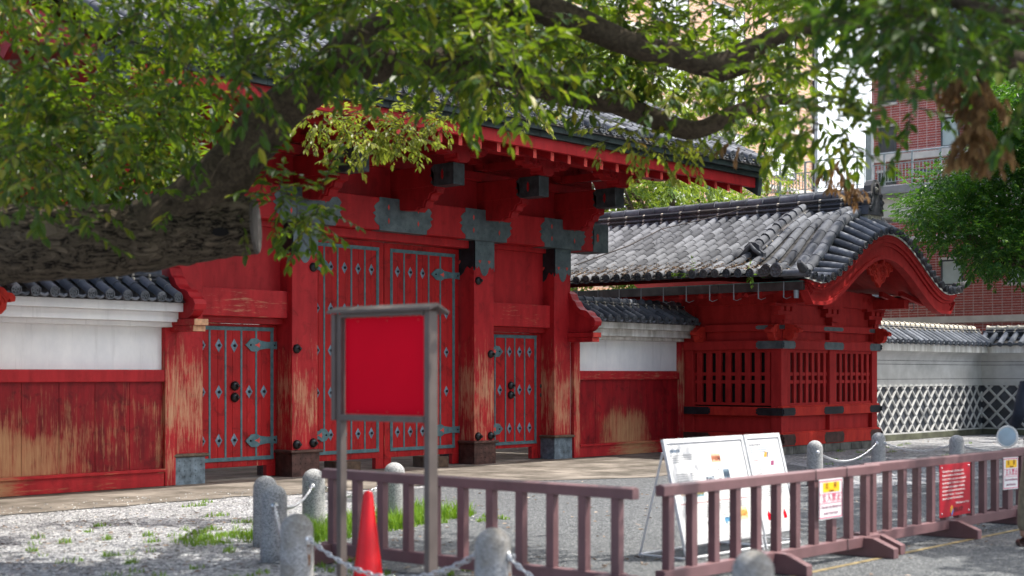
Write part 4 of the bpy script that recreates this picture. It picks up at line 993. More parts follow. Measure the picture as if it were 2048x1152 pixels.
# ------------------------------------------------------------------ white lattice boundary walls at far right
def lattice_wall(label, along, p0, L, face, end_hide=False):
    """wall running along +x ('x') or along -y ('y') from p0, seen face first; built in (s, t) = (distance, depth behind face)"""
    w = empty('boundary_wall', (p0[0], p0[1], 0), label, 'wall', 'white lattice boundary walls')
    def P(s, t, z): return (p0[0] + s, p0[1] + t, z) if along == 'x' else (p0[0] + t, p0[1] - s, z)
    def BX(b, s0, s1, t0, t1, z0, z1, mi=0):
        a, c2 = P(s0, t0, z0), P(s1, t1, z1); b.box(a[0], c2[0], a[1], c2[1], z0, z1, mi)
    b = MB(); BX(b, 0, L, -.04, .5, 0, .15); b.build('base_course', M['mould'], w, .008)
    b = MB(); BX(b, 0, L, 0, .5, .15, 1.32); b.build('dark_tiles', M['namako'], w)
    b = MB(); pt = .42
    n = int(L / pt) + 4
    for k in range(-4, n):
        for d in (1, -1):
            z0, z1 = .16, 1.31; s0 = k * pt if d > 0 else k * pt; s1 = s0 + d * (z1 - z0)
            ss, zz = [s0, s1], [z0, z1]
            # clip to the panel
            def clip(s_a, z_a, s_b, z_b):
                for lim in (0.0, L):
                    lo = lim == 0.0
                    out_a = s_a < lim if lo else s_a > lim; out_b = s_b < lim if lo else s_b > lim
                    if out_a and out_b: return None
                    if out_a or out_b:
                        f = (lim - s_a) / (s_b - s_a); zi = z_a + f * (z_b - z_a)
                        if out_a: s_a, z_a = lim, zi
                        else: s_b, z_b = lim, zi
                return s_a, z_a, s_b, z_b
            c = clip(s0, z0, s1, z1)
            if c and abs(c[0] - c[2]) > .02: b.tube([P(c[0], -.005, c[1]), P(c[2], -.005, c[3])], .036, 6, 0, True, False, 1.0, 1.0)
    BX(b, 0, L, -.035, .01, 1.30, 1.34); BX(b, 0, L, -.035, .01, .15, .185)
    b.build('lattice_joints', M['plaster_grey'], w)
    b = MB()
    BX(b, 0, L, -.02, .5, 1.34, 1.47); BX(b, 0, L, -.005, .5, 1.47, 1.482, 1); BX(b, 0, L, -.02, .5, 1.482, 1.83); BX(b, 0, L, -.005, .5, 1.83, 1.842, 1); BX(b, 0, L, -.02, .5, 1.842, 1.92); BX(b, 0, L, -.005, .5, 1.92, 1.93, 1)
    cove = [(-.02 - .24 * (1 - math.cos(k / 6 * math.pi / 2)), 1.93 + .22 * math.sin(k / 6 * math.pi / 2)) for k in range(7)]
    pr = cove + [(.5, 2.15), (.5, 1.93)]
    v = [P(0, t_, z) for t_, z in pr] + [P(L, t_, z) for t_, z in pr]; m_ = len(pr)
    b.add(v, [tuple(range(m_)), tuple(range(m_, 2*m_))[::-1]] + [(i, (i+1) % m_, m_ + (i+1) % m_, m_ + i) for i in range(m_)])
    b.build('plaster_band', [M['plaster_grey'], M['ink_black']], w)
    b = MB(); BX(b, 0, L, -.30, .6, 2.15, 2.34); b.build('cornice', M['plaster_old'], w, .006)
    b = MB(); s = .12
    v = [P(0, -.36, 2.345), P(L, -.36, 2.345), P(L, .2, 2.70), P(0, .2, 2.70)]; b.add(v, [(0, 1, 2, 3)], 1)
    v = [P(0, .8, 2.345), P(L, .8, 2.345), P(L, .2, 2.70), P(0, .2, 2.70)]; b.add(v, [(0, 1, 2, 3)], 1)
    while s < L:
        b.tube([P(s, -.42, 2.37), P(s, -.16, 2.53), P(s, .1, 2.68)], .075, 8, 0)
        for k in range(2): q0, q1 = P(s + .07, -.4 + .26*k, 2.36 + .16*k), P(s + .21, -.15 + .26*k, 2.40 + .16*k); b.box(q0[0], q1[0], q0[1], q1[1], q0[2], q1[2], 0)
        a, c2 = P(s - .04, .2, 2.80), P(s + .22, .2, 2.80)
        b.tube([a, P(s, .2, 2.80), P(s + .005, .2, 2.80), c2], [.092, .092, .068, .068], 9, 3)
        for z, t_ in ((2.70, .02), (2.755, .06)): b.tube([P(s - .02, t_, z), P(s + .2, t_, z)], .026, 5, 2); q = P(s + .22, t_, z); b.lathe([(.032, -.015), (.032, .015)], q, 6, along, 3)
        s += .276
    BX(b, 0, L, .08, .32, 2.62, 2.76, 2)
    b.build('tiled_cap', [M['tile_wall'], M['tile_gap'], M['tile_dark'], M['mortar_pale']], w, recalc=False)
    return w
lattice_wall('white wall with narrow diamond lattice running back from the full-view guardhouse', 'x', (29.6, 16.35), 8.1, -1)
lattice_wall('white wall with diamond lattice returning towards the street at the far right, behind the passer-by', 'y', (37.70, 16.35), 9.0, -1)
# ------------------------------------------------------------------ bollards and chains
BG = 'stone bollards'
def bollard(x, y, label, eyes=(), old=False, h=.65, r=.113):
    o = empty('bollard', (x, y, 0), label, 'bollard', BG)
    b = MB(); prof = [(r * 1.03, -.05), (r * 1.02, .1), (r, h - r)] + [(r * math.cos(a), h - r + r * math.sin(a) * 1.02) for a in [k * math.pi / 2 / 9 for k in range(1, 9)]] + [(.004, h + .002)]
    b.lathe(prof, (x, y, 0), 32); b.build('post', M['granite_old'] if old else M['granite'], o)
    for e in eyes:
        d = Vector((e[0] - x, e[1] - y, 0)).normalized(); p = Vector((x, y, h * .735)) + d * (r - .003)
        b = MB(); A = d; S = A.cross(Vector((0, 0, 1)))
        b.tube([p, p + A * .006, p + A * .010], [.034, .034, .012], 14)
        b.tube([p + A * .006 + Vector((0, 0, .016 * math.cos(t))) + A * (.018 + .016 * math.sin(t)) for t in [2 * math.pi * k / 12 for k in range(13)]], .0055, 6)
        b.build('chain_eye', M['steel'], o)
        if old:
            b = MB(); n = 8
            vs = []
            for k in range(n + 1):
                z = h * .735 - .03 - k * .04; wv = .017 * (1 - .5 * k / n) + .004 * math.sin(k * 1.7)
                for sgn in (-1, 1):
                    q = Vector((x, y, z)) + (d * r * 1.012 + S * sgn * wv).normalized() * (r * 1.012); vs.append(q)
            b.add(vs, [(2*k, 2*k+1, 2*k+3, 2*k+2) for k in range(n)]); b.build('rust_stain', M['rust'], o)
    return o
BO = {'A': (8.84, 10.76), 'B': (8.17, 9.83), 'C': (6.60, 7.70), 'D': (9.81, 11.19), 'E': (11.10, 11.36), 'F': (6.78, 6.07), 'G': (6.85, 4.25), 'H': (18.72, 10.59), 'I': (21.96, 11.26), 'J': (21.86, 9.88), 'K': (25.2, 9.4)}
def at(k): return BO[k]
bollard(*at('A'), 'grey granite bollard half hidden behind a nearer one, on the sunlit gravel at left', (), False)
bollard(*at('B'), 'grey bollard with a chain eye, standing just in front of the half hidden one', (at('D'), at('C')))
bollard(*at('C'), 'brown stained bollard with a rust streak under its chain eye, nearest at left', (at('F'),), True)
bollard(*at('D'), 'sunlit bollard rising from long grass by the end of the brown barricade', (at('B'), at('E')))
bollard(*at('E'), 'pale bollard seen behind the barricade bars to the right of the red cone', (at('D'),))
bollard(*at('F'), 'stained bollard in front of the left barricade, chains from both sides', (at('C'), (7.4, 4.0)), True)
bollard(*at('G'), 'round topped bollard cut off by the bottom edge, in front of the poster stands', (at('F'),), True)
bollard(*at('H'), 'bollard just right of the poster stands, with a steel eye on its face', ((15, 6), at('I')))
bollard(*at('I'), 'bollard in front of the corner of the latticed guardhouse, between two hanging chains', (at('H'), at('J')))
bollard(*at('J'), 'far right bollard in front of the diamond lattice wall', (at('I'), at('K')))
def chain(a, b_, label, sag=.16, h=.478, r=.125, link=.046):
    A = Vector((*a, h)); B = Vector((*b_, h)); d = (B - A).normalized(); A = A + d * r; B = B - d * r; L = (B - A).length
    o_ = A.copy()
    n = 60; pts = [A.lerp(B, k / n) - Vector((0, 0, sag * 4 * (k / n) * (1 - k / n))) for k in range(n + 1)]
    cum = [0]
    for i in range(n): cum.append(cum[-1] + (pts[i + 1] - pts[i]).length)
    b = MB(); s = 0; k = 0
    while s < cum[-1]:
        i = max(j for j in range(n + 1) if cum[j] <= s + 1e-9); i = min(i, n - 1)
        p = pts[i].lerp(pts[i + 1], (s - cum[i]) / max(1e-6, cum[i + 1] - cum[i])); t = (pts[i + 1] - pts[i]).normalized()
        u = t.cross(Vector((0, 0, 1))).normalized(); v = u.cross(t); w = (u if k % 2 else v); w = (w * .9 + (v if k % 2 else u) * .35).normalized()
        path = []
        for q in range(13):
            a2 = 2 * math.pi * q / 12; path.append(p + t * (.031 * math.cos(a2)) + w * (.0155 * math.sin(a2)))
        b.tube(path, .0062, 5, 0, True, False); s += link; k += 1
    o = b.build('chain', M['steel'], None, org=o_, recalc=False)
    return tag(o, label, 'chain', 'chains hanging between the bollards')
chain(at('B'), at('D'), 'bright chain sloping up to the bollard in the long grass', .10)
chain(at('B'), at('C'), 'chain hanging from the grey bollard down behind the brown stained one', .16)
chain(at('C'), at('F'), 'chain running from the rust streaked bollard behind the sign posts and past the cone', .20)
chain(at('F'), at('G'), 'chain falling to the right from the stained bollard before the left barricade', .26)
chain(at('D'), at('E'), 'short bit of chain showing behind the tip of the red cone', .14)
chain(at('H'), at('I'), 'white looking chain between the two bollards in front of the guardhouse', .20)
chain(at('I'), at('J'), 'chain sagging in front of the white lattice wall', .10)
chain(at('J'), at('K'), 'chain leaving the far right bollard towards the passer-by', .14)

# ------------------------------------------------------------------ barricades
def barricade(along, x, y, L, label, feet, pick0=.07, back=0):
    """along 'x': runs to +x from (x, y); along 'y': runs to -y"""
    loc = (x, y, 0); o = empty('barricade', loc, label, 'barricade', 'brown slatted barricades')
    def BX(b, s0, s1, t0, t1, z0, z1):
        if along == 'x': b.box(x + s0, x + s1, y + t0, y + t1, z0, z1)
        else: b.box(x + t0, x + t1, y - s0, y - s1, z0, z1)
    mb = M['barricade']
    b = MB()
    pr = [(-.04, .715), (.04, .715), (.04, .79), (.0, .803), (-.04, .79)]
    if along == 'x': b.prism([(y + a, z) for a, z in pr], 'x', x, x + L)
    else: b.prism([(x + a, z) for a, z in pr], 'y', y, y - L)
    b.build('top_rail', mb, o, .005)
    b = MB(); pr = [(-.042, .085), (.042, .085), (.042, .175), (0, .182), (-.042, .175)]
    if along == 'x': b.prism([(y + a, z) for a, z in pr], 'x', x, x + L)
    else: b.prism([(x + a, z) for a, z in pr], 'y', y, y - L)
    b.build('bottom_rail', mb, o, .005)
    s = pick0
    while s < L - .05:
        b = MB(); BX(b, s, s + .072, -.032, .032, .175, .715); b.build('slat', mb, o, .004); s += .3
    for f in feet:
        b = MB(); pr = [(-.33, 0), (.33, 0), (.33, .085), (.13, .165), (-.13, .165), (-.33, .085)]
        if along == 'x': b.prism([(y + a, z + .005) for a, z in pr], 'x', x + f, x + f + .09)
        else: b.prism([(x + a, z + .005) for a, z in pr], 'y', y - f - .09, y - f)
        b.build('foot', mb, o, .005)
    return o
barricade('y', 8.40, 9.44, 3.27, 'brown barricade on the left, seen in front of the grass behind the red cone', (.04, 3.0), .07)
r1 = barricade('x', 8.73, 6.20, 3.33, 'brown barricade in the middle, in front of the two poster stands', (1.52, 3.0), .07)
r2 = barricade('x', 11.98, 6.29, 3.35, 'brown barricade on the right, carrying the crimson placard', (.06, 1.68), .12)
barricade('x', 15.25, 6.37, 3.3, 'brown barricade cut off by the right edge, beside the passer-by', (.05, 2.9), .1)
b = MB()
for xx in (10.90, 11.43): b.tube([(xx, 6.153, .70), (xx, 6.153, .80), (xx, 6.20, .81), (xx, 6.247, .80), (xx, 6.247, .70)], .0035, 5)
b.tube([(11.44, 6.15, .07), (11.44, 6.152, .18), (11.44, 6.20, .19)], .0035, 5)
o = b.build('tie_wire', M['ink_black'], None, org=(11.1, 6.15, .7)); tag(o, 'thin black ties wound round the barricade rail beside the yellow and white notice', 'tie')

# ------------------------------------------------------------------ notices on the barricade
def notice(x, y, z, label, tilt):
    o = empty('warning_notice', (x, y, z), label, 'notice', 'yellow and white warning notices')
    W, H = .385, .335
    b = MB(); b.box(x, x + W, y - .006, y, z - H, z); sh = b.build('sheet', M['paper'], o)
    b = MB(); e = .008
    def R_(a, c2, d, f, m): b = MB(); b.box(x + a, x + c2, y - .0085, y - .0062, z - f, z - d); return b.build('yellow_panel' if m == 'yellow' else 'rule_lines', M[m], o)
    R_(.06, W - .045, .028, .108, 'yellow')
    b = MB()
    for (a, c2, d, f) in ((.0, W, .012, .018), (.0, W, .318, .324), (.004, .007, .012, .32), (W - .007, W - .004, .012, .32), (.0, W, .122, .125), (.0, W, .199, .202)): b.box(x + a, x + c2, y - .0088, y - .0062, z - f, z - d)
    b.build('rule_lines', M['ink_magenta'], o)
    text_obj('heading', '危', .056, M['ink_brown'], o, (x + .125, y - .0095, z - .058)); text_obj('heading', '険', .056, M['ink_brown'], o, (x + .265, y - .0095, z - .058))
    text_obj('subheading', 'Caution', .027, M['ink_brown'], o, (x + .20, y - .0095, z - .096), sx=1.1)
    for k, ch in enumerate('立入禁止'): text_obj('main_line', ch, .074, M['ink_magenta'], o, (x + .082 + .082 * k, y - .0095, z - .160))
    text_obj('english_line', 'You are not allowed to', .038, M['ink_plum'], o, (x + .196, y - .0095, z - .232), sx=.92)
    text_obj('english_line', 'enter from here.', .038, M['ink_plum'], o, (x + .196, y - .0095, z - .284), sx=.98)
    o.rotation_euler = (0, R(tilt), 0)
    return o
notice(10.925, 6.145, .718, 'yellow and white warning notice tied to the barricade beside the poster stands', 0)
notice(14.905, 6.232, .730, 'yellow and white warning notice at the right edge, partly cut off by the frame', 1.0)
px_, py_, pz_ = 13.40, 6.235, .722
o = empty('placard', (px_, py_, pz_), 'crimson placard with lines of white text, screwed to the right barricade', 'placard')
b = MB(); b.box(px_, px_ + .70, py_ - .006, py_, pz_ - .51, pz_); b.build('board', M['info_red'], o, .002)
lines = ['Following the results of the basic seismic', 'diagnosis carried out, the Akamon will be', 'closed in order to carry out a more detailed', 'seismic diagnosis.  Furthermore, as a result', 'of the basic seismic diagnosis, one building',
         'adjacent to the Akamon was found to have', 'low seismic resistance.  For your safety,', 'please do not enter the fenced-off area.']
for k, ln in enumerate(lines): text_obj('text_line', ln, .030, M['ink_white'], o, (px_ + .055, py_ - .008, pz_ - .068 - k * .0375), 'LEFT', .98)
text_obj('text_line', 'Facilities Department, UTokyo', .027, M['ink_white'], o, (px_ + .66, py_ - .008, pz_ - .385), 'RIGHT', .9)
text_obj('emblem_words', '東京大学', .052, M['ink_black'], o, (px_ + .415, py_ - .008, pz_ - .452))
for (m, pts) in (('orange', [(0, .05), (-.028, .028), (-.038, 0), (-.02, -.028), (.0, -.01), (.018, .012), (.02, .035)]), ('blue_ink', [(.022, .02), (.004, -.012), (-.012, -.03), (-.006, -.055), (.02, -.035), (.034, -.008)])):
    b = MB(); b.prism([(px_ + .27 + a, pz_ - .452 + h) for a, h in pts], 'y', py_ - .0085, py_ - .0061); b.build('emblem', M[m], o)
for (a, h) in ((.045, .03), (.655, .03), (.045, .475), (.655, .475)):
    b = MB(); b.lathe([(.012, 0), (.009, .006), (.002, .008)], (px_ + a, py_ - .006, pz_ - h), 10, 'y', 0, True, -1); b.build('screw', M['steel'], o)

# ------------------------------------------------------------------ traffic cone
o = empty('traffic_cone', (7.82, 8.29, 0.0), 'plain red traffic cone standing between the sign posts', 'cone')
b = MB(); b.lathe([(.118, .03), (.112, .06), (.038, .665), (.032, .69), (.018, .702), (.004, .704)], (7.82, 8.29, 0), 32); b.build('cone_body', M['cone'], o)
b = MB(); b.box(7.64, 8.0, 8.11, 8.47, .005, .03); b.build('cone_base', M['cone'], o, .012)

# ------------------------------------------------------------------ notice frame with a red panel
o = empty('sign_board', (7.0, 7.28, 0), 'taupe steel sign frame on two posts holding a blank red panel', 'sign')
for (y0, y1, z1, xd) in ((6.836, 6.884, 2.02, .085), (7.70, 7.745, 2.02, .06)):
    b = MB(); b.box(7.0, 7.0 + xd, y0, y1, 0, z1); b.build('sign_post', M['frame'], o, .004)
b = MB(); b.box(6.985, 7.07, 7.746, 7.785, 1.275, 2.02); b.box(6.99, 7.07, 6.885, 7.699, 1.275, 1.318); b.box(6.99, 7.07, 6.885, 7.699, 1.995, 2.02)
b.build('panel_frame', M['frame'], o, .003)
b = MB(); b.box(7.035, 7.045, 6.89, 7.690, 1.320, 1.99); pn = b.build('red_panel', M['sign_red'], o)
for y in (6.97, 7.27, 7.56):
    for z in (1.34, 1.965):
        b = MB(); b.lathe([(.006, 0), (.005, .003), (.002, .004)], (7.035, y, z), 8, 'x', 0, True, -1); b.build('screw', M['red_edge'], pn)
b = MB(); b.prism([(6.955, 2.022), (7.04, 2.05), (7.15, 2.0), (7.15, 2.018), (7.04, 2.072), (6.955, 2.042)], 'y', 6.79, 7.80); b.build('sign_cap', M['frame'], o, .003)

# ------------------------------------------------------------------ poster stands
def stand(x0, x1, label, kind):
    Yb, Yt, Zt = 7.10, 7.36, 1.035
    o = empty('poster_stand', ((x0 + x1) / 2, 7.3, 0), label, 'poster stand', 'aluminium poster stands behind the barricade')
    n = Vector((0, -(Zt), (Yt - Yb))).normalized()      # outward normal of the leaning face
    def F(s, z, out=0.0):                               # point on the face: s along x in metres, z height
        return Vector((x0 + s, Yb + (Yt - Yb) * z / Zt, z)) + n * out
    W = x1 - x0
    def slab(b, s0, s1, z0, z1, o0, o1, mi=0):
        v = [F(s0, z0, o0), F(s1, z0, o0), F(s1, z1, o0), F(s0, z1, o0), F(s0, z0, o1), F(s1, z0, o1), F(s1, z1, o1), F(s0, z1, o1)]
        b.add(v, [(0, 3, 2, 1), (4, 5, 6, 7), (0, 1, 5, 4), (1, 2, 6, 5), (2, 3, 7, 6), (3, 0, 4, 7)], mi)
    b = MB(); slab(b, .02, W - .02, .16, 1.02, -.012, 0); b.build('poster', M['paper'], o)
    b = MB()
    for (s0, s1, z0, z1) in ((0, W, .995, 1.035), (0, W, .13, .165), (0, .03, .165, .995), (W - .03, W, .165, .995)): slab(b, s0, s1, z0, z1, -.02, .012)
    b.build('snap_frame', M['alu'], o, .004)
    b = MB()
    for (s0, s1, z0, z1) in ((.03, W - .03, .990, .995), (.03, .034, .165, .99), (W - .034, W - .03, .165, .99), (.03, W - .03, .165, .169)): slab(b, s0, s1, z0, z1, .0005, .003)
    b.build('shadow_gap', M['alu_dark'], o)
    b = MB()
    for s in (.012, W - .012):
        b.tube([F(s, .15, -.01), F(s, .004, -.01)], .011, 6); b.tube([F(s, .93, -.03), (x0 + s, 7.61, .006)], .011, 6)
        b.tube([F(s, .03, -.01), (x0 + s, 7.60, .03)], .008, 6)
    b.tube([F(.012, .03, -.01), F(W - .012, .03, -.01)], .012, 6); b.tube([(x0 + .012, 7.60, .03), (x0 + W - .012, 7.60, .03)], .012, 6)
    b.build('easel_legs', M['alu'], o)
    rr = random.Random(kind)
    def block(s, z, w, n_, m='ink_grey', dz=.019, hh=.009):
        b = MB()
        for k in range(n_):
            e = s
            while e < s + w * (1 if k < n_ - 1 else .6):
                l = rr.uniform(.012, .04); slab(b, e, min(e + l, s + w), z - k * dz - hh, z - k * dz, .0006, .0012); e += l + .006
        b.build('print_lines', M[m], o)
    def photo(s, z, w, h, cols):
        ms = []
        for c_ in cols:
            t = NT('printed picture ink'); v = t.obj(); n_ = t.noise(v, 60, 5, 0.7); ms.append(t.done(t.ramp(n_, [(0.35, tuple(q * .6 for q in c_)), (0.65, tuple(min(1, q * 1.3) for q in c_))]), .5))
        b = MB(); slab(b, s, s + w, z - h, z, .0008, .0016, 1)
        slab(b, s, s + w, z - h, z - h * .68, .0017, .0019, 2); slab(b, s, s + w, z - h * .25, z, .0017, .0019, 2)
        for k in range(9):
            a = s + w * rr.uniform(.02, .8); zz_ = z - h * rr.uniform(.18, .75); slab(b, a, min(s + w, a + w * rr.uniform(.08, .3)), zz_ - h * rr.uniform(.06, .2), zz_, .002, .0022, rr.choice((0, 0, 1)))
        b.build('printed_picture', ms, o)
    if kind == 1:
        block(.07, .945, .26, 1, 'ink_blue', hh=.028); block(.07, .895, .36, 4)
        for (s, z, w) in ((.68, .955, .17), (.50, .80, .16), (.74, .75, .06), (.10, .735, .17), (.32, .735, .12)): block(s, z, w, 5 if z < .9 else 4)
        photo(.685, .885, .15, .075, [(.1, .02, .02), (.35, .12, .06), (.75, .45, .3)])
        photo(.54, .725, .14, .12, [(.02, .03, .05), (.35, .40, .45), (.8, .8, .78)]); photo(.83, .745, .10, .10, [(.01, .015, .03), (.05, .08, .12), (.15, .22, .28)])
        photo(.11, .63, .19, .12, [(.3, .05, .05), (.5, .38, .3), (.55, .6, .62)]); photo(.335, .59, .13, .06, [(.05, .08, .03), (.3, .25, .1), (.2, .4, .5)])
        b = MB(); slab(b, .07, W - .08, .475, .482, .0006, .0012); b.build('print_rule', M['ink_red'], o)
        for s in (.12, .40, .66, .92): block(s, .455, .17, 6)
        photo(.15, .33, .10, .10, [(.02, .02, .03), (.3, .2, .15), (.7, .7, .68)]); photo(.42, .31, .13, .10, [(.4, .4, .42), (.55, .53, .5), (.12, .12, .12)])
        photo(.70, .35, .11, .09, [(.02, .06, .15), (.1, .3, .5), (.7, .75, .7)]); photo(.97, .40, .12, .11, [(.45, .12, .02), (.7, .4, .1), (.8, .7, .4)])
    else:
        block(.06, .95, .30, 1, 'ink_grey', hh=.022); block(.06, .915, .40, 3, 'ink_blue'); block(.09, .80, .08, 1, 'ink_red'); block(.09, .775, .17, 6); block(.10, .62, .09, 1, 'ink_red')
        def quad(pts, m):
            b = MB(); v = [F(s, z, .001) for s, z in pts]; b.add(v, [tuple(range(len(v)))]); b.build('printed_picture', M[m], o, recalc=False)
        quad([(.27, .82), (.32, .82), (.35, .87), (.30, .87)], 'orange'); quad([(.32, .82), (.35, .82), (.38, .87), (.35, .87)], 'ink_blue'); quad([(.36, .74), (.42, .74), (.44, .785), (.38, .785)], 'ink_plum')
        for s in (.28, .44): quad([(s, .60), (s + .06, .60), (s + .03, .67)], 'ink_magenta' if s < .3 else 'ink_red')
        block(.08, .55, .2, 6); block(.33, .55, .2, 5)
        for s in (.12, .40): quad([(s, .25), (s + .06, .25), (s + .06, .30), (s + .03, .34), (s, .30)], 'sign_red')
    return o
stand(10.40, 11.655, 'wide white poster stand with photographs and captions, the left one of the pair', 1)
stand(11.69, 12.31, 'narrow white poster stand with small coloured diagrams, the right one of the pair', 2)

# ------------------------------------------------------------------ passer-by at the right edge
def person():
    o = empty('person', (13.30, 5.15, 0), 'passer-by in navy jacket and khaki trousers with a pale blue hat, at the right edge', 'person')
    fwd = Vector((CA, SA, 0))      # walks away from the viewer
    side = Vector((fwd.y, -fwd.x, 0)); B0 = Vector((13.30, 5.15, 0))
    def P(f, s, z): return B0 + (fwd * f + side * s + Vector((0, 0, z))) * 1.06
    def skin(name, chains, m, parent, lev=2):
        me = bpy.data.meshes.new(name); vs, es, rs = [], [], []; key = {}
        for ch in chains:
            prev = None
            for (p, r) in ch:
                k = tuple(round(c, 4) for c in p)
                if k not in key: key[k] = len(vs); vs.append(tuple(Vector(p) - ORG[o.name])); rs.append(r)
                if prev is not None and prev != key[k]: es.append((prev, key[k]))
                prev = key[k]
        me.from_pydata(vs, es, []); ob = bpy.data.objects.new(name, me); col.objects.link(ob)
        sm_ = ob.modifiers.new('skin', 'SKIN'); sm_.use_smooth_shade = True
        sv = me.skin_vertices[0].data
        for i, r in enumerate(rs): sv[i].radius = (r, r) if not isinstance(r, tuple) else r
        sv[0].use_root = True
        sd = ob.modifiers.new('sub', 'SUBSURF'); sd.levels = lev; sd.render_levels = lev
        me.materials.append(m); bpy.context.view_layer.update()
        me2 = bpy.data.meshes.new_from_object(ob.evaluated_get(bpy.context.evaluated_depsgraph_get())); bpy.data.objects.remove(ob)
        ob = bpy.data.objects.new(name, me2); col.objects.link(ob); ob.parent = parent; ORG[ob.name] = ORG[o.name]
        return ob
    hip, chest, neck = P(0, 0, .92), P(.02, 0, 1.25), P(.04, 0, 1.44)
    hands = {}
    def hand_chain(wr, d, up):
        c = [[(wr, .026), (wr + d * .05, .034), (wr + d * .085, .032)]]
        lat = d.cross(up).normalized()
        for k, L in enumerate((.066, .078, .072, .055)):
            b0 = wr + d * .075 + lat * (.030 - .020 * k); c.append([(wr + d * .05, .034), (b0, .012), (b0 + d * L * .5 - up * .006, .0095), (b0 + d * L * .85 - up * .025, .0085), (b0 + d * L * .9 - up * .045, .008)])
        c.append([(wr, .026), (wr + d * .03 + lat * .04, .012), (wr + d * .065 + lat * .052 - up * .01, .010), (wr + d * .085 + lat * .045 - up * .025, .0085)])
        return c
    shL, shR = P(.03, -.18, 1.39), P(.03, .18, 1.39)
    elL, wrL = P(-.04, -.25, 1.16), P(.10, -.27, 1.03); elR, wrR = P(-.16, .24, 1.14), P(-.10, .25, .90)
    body = [[(hip, (.12, .10)), (chest, (.13, .11)), (P(.035, 0, 1.38), .10), (neck, .055), (P(.06, 0, 1.53), .05), (P(.085, 0, 1.60), .085), (P(.085, 0, 1.67), .075)]]
    for sh, el, wr in ((shL, elL, wrL), (shR, elR, wrR)):
        body.append([(P(.035, 0, 1.38), .10), (sh, .055), (el, .042), (wr, .026)]); d = (wr - el).normalized(); body += hand_chain(wr, d, Vector((0, 0, 1)) if abs(d.z) < .8 else -fwd)
    feet = {}
    for sgn, kf, af, az in ((-1, .16, .22, .08), (1, .02, -.22, .14)):
        hp, kn, an = P(0, sgn * .10, .86), P(kf, sgn * .115, .49), P(af, sgn * .125, az)
        body.append([(hip, (.12, .10)), (hp, .085), (kn, .055), (an, .036)]); feet[sgn] = (hp, kn, an)
    skin('body', body, M['skin'], o)
    jk = [[(P(0, 0, .88), (.165, .13)), (P(.01, 0, 1.05), (.16, .13)), (chest, (.165, .135)), (P(.035, 0, 1.39), .11), (P(.04, 0, 1.45), .075)]]
    for sh, el, wr in ((shL, elL, wrL), (shR, elR, wrR)): jk.append([(P(.035, 0, 1.39), .11), (sh, .075), (el, .062), (el.lerp(wr, .9), .048)])
    skin('jacket', jk, M['denim'], o)
    tr = []
    for sgn in (-1, 1):
        hp, kn, an = feet[sgn]; tr.append([(hip, (.14, .12)), (hp, .105), (kn, .082), (an.lerp(kn, .12), .068)])
    skin('trousers', tr, M['khaki'], o)
    for sgn in (-1, 1):
        an = feet[sgn][2]; dn = Vector((0, 0, -1)); tip = .10 if sgn < 0 else -.03
        h = an + dn * (an.z - .035 if sgn < 0 else .07) - fwd * .05
        skin('shoe', [[(h, .04), (h + fwd * .10 + Vector((0, 0, 0 if sgn < 0 else -.04)), .042), (h + fwd * .20 + Vector((0, 0, -.005 if sgn < 0 else -.07)), .034)], [(h, .04), (an + dn * .01, .045)]], M['shoe'], o)
    # face and hair
    hc = P(.085, 0, 1.62)
    b = MB(); b.tube([hc + fwd * .075 + Vector((0, 0, .02)), hc + fwd * .105 + Vector((0, 0, -.015)), hc + fwd * .08 + Vector((0, 0, -.03))], [.008, .016, .010], 8); b.build('nose', M['skin'], o)
    for sg in (-1, 1):
        b = MB(); b.lathe([(.002, -.013), (.011, -.008), (.014, 0), (.011, .008), (.002, .013)], hc + fwd * .076 + side * (sg * .032) + Vector((0, 0, .02)), 8); b.build('eye', M['ink_black'], o)
        b = MB(); c = hc + side * (sg * .085) + Vector((0, 0, -.005)); b.tube([c + Vector((0, 0, .03)), c + side * sg * .012, c - Vector((0, 0, .03))], [.008, .016, .007], 8); b.build('ear', M['skin'], o)
    b = MB(); b.tube([hc + fwd * .082 - side * .025 - Vector((0, 0, .052)), hc + fwd * .088 - Vector((0, 0, .054)), hc + fwd * .082 + side * .025 - Vector((0, 0, .052))], [.003, .006, .003], 6); b.build('mouth', M['ink_plum'], o)
    b = MB(); c = hc - fwd * .012 + Vector((0, 0, .045)); vs = []; fs = []
    for i in range(9):
        ph = math.pi * .58 * i / 8
        for j in range(20):
            a = 2 * math.pi * j / 20; rr = .098 + .005 * math.sin(a * 5 + i); vs.append(c + fwd * (rr * 1.06 * math.sin(ph) * math.cos(a) - .012 * (i / 8)) + side * (rr * .95 * math.sin(ph) * math.sin(a)) + Vector((0, 0, rr * math.cos(ph) - (.05 * (i / 8) if math.cos(a) < .2 else 0))))
    fs = [(i*20+j, i*20+(j+1) % 20, (i+1)*20+(j+1) % 20, (i+1)*20+j) for i in range(8) for j in range(20)]
    b.add(vs, fs, 0, True); b.build('hair', M['hair'], o)
    return wrL + (wrL - elL).normalized() * .10
hp_ = person()
HT = Vector((13.085, 5.43, 1.03))
b = MB(); ax = Vector((-.99, .0, .10)).normalized()
b.tube([HT + ax * .018, HT + ax * .016, HT + ax * .010, HT + ax * .002], [.02, .05, .076, .088], 28)
S_ = ax.cross(Vector((0, 0, 1))).normalized(); U_ = S_.cross(ax); b.tube([HT + S_ * (.092 * math.cos(t)) + U_ * (.092 * math.sin(t)) for t in [2 * math.pi * k / 32 for k in range(33)]], .010, 8, 1)
tag(b.build('round_hat', [M['pale_blue'], M['paper']], None, org=HT), 'pale blue round hat held at waist height by the passer-by at the right edge', 'hat')
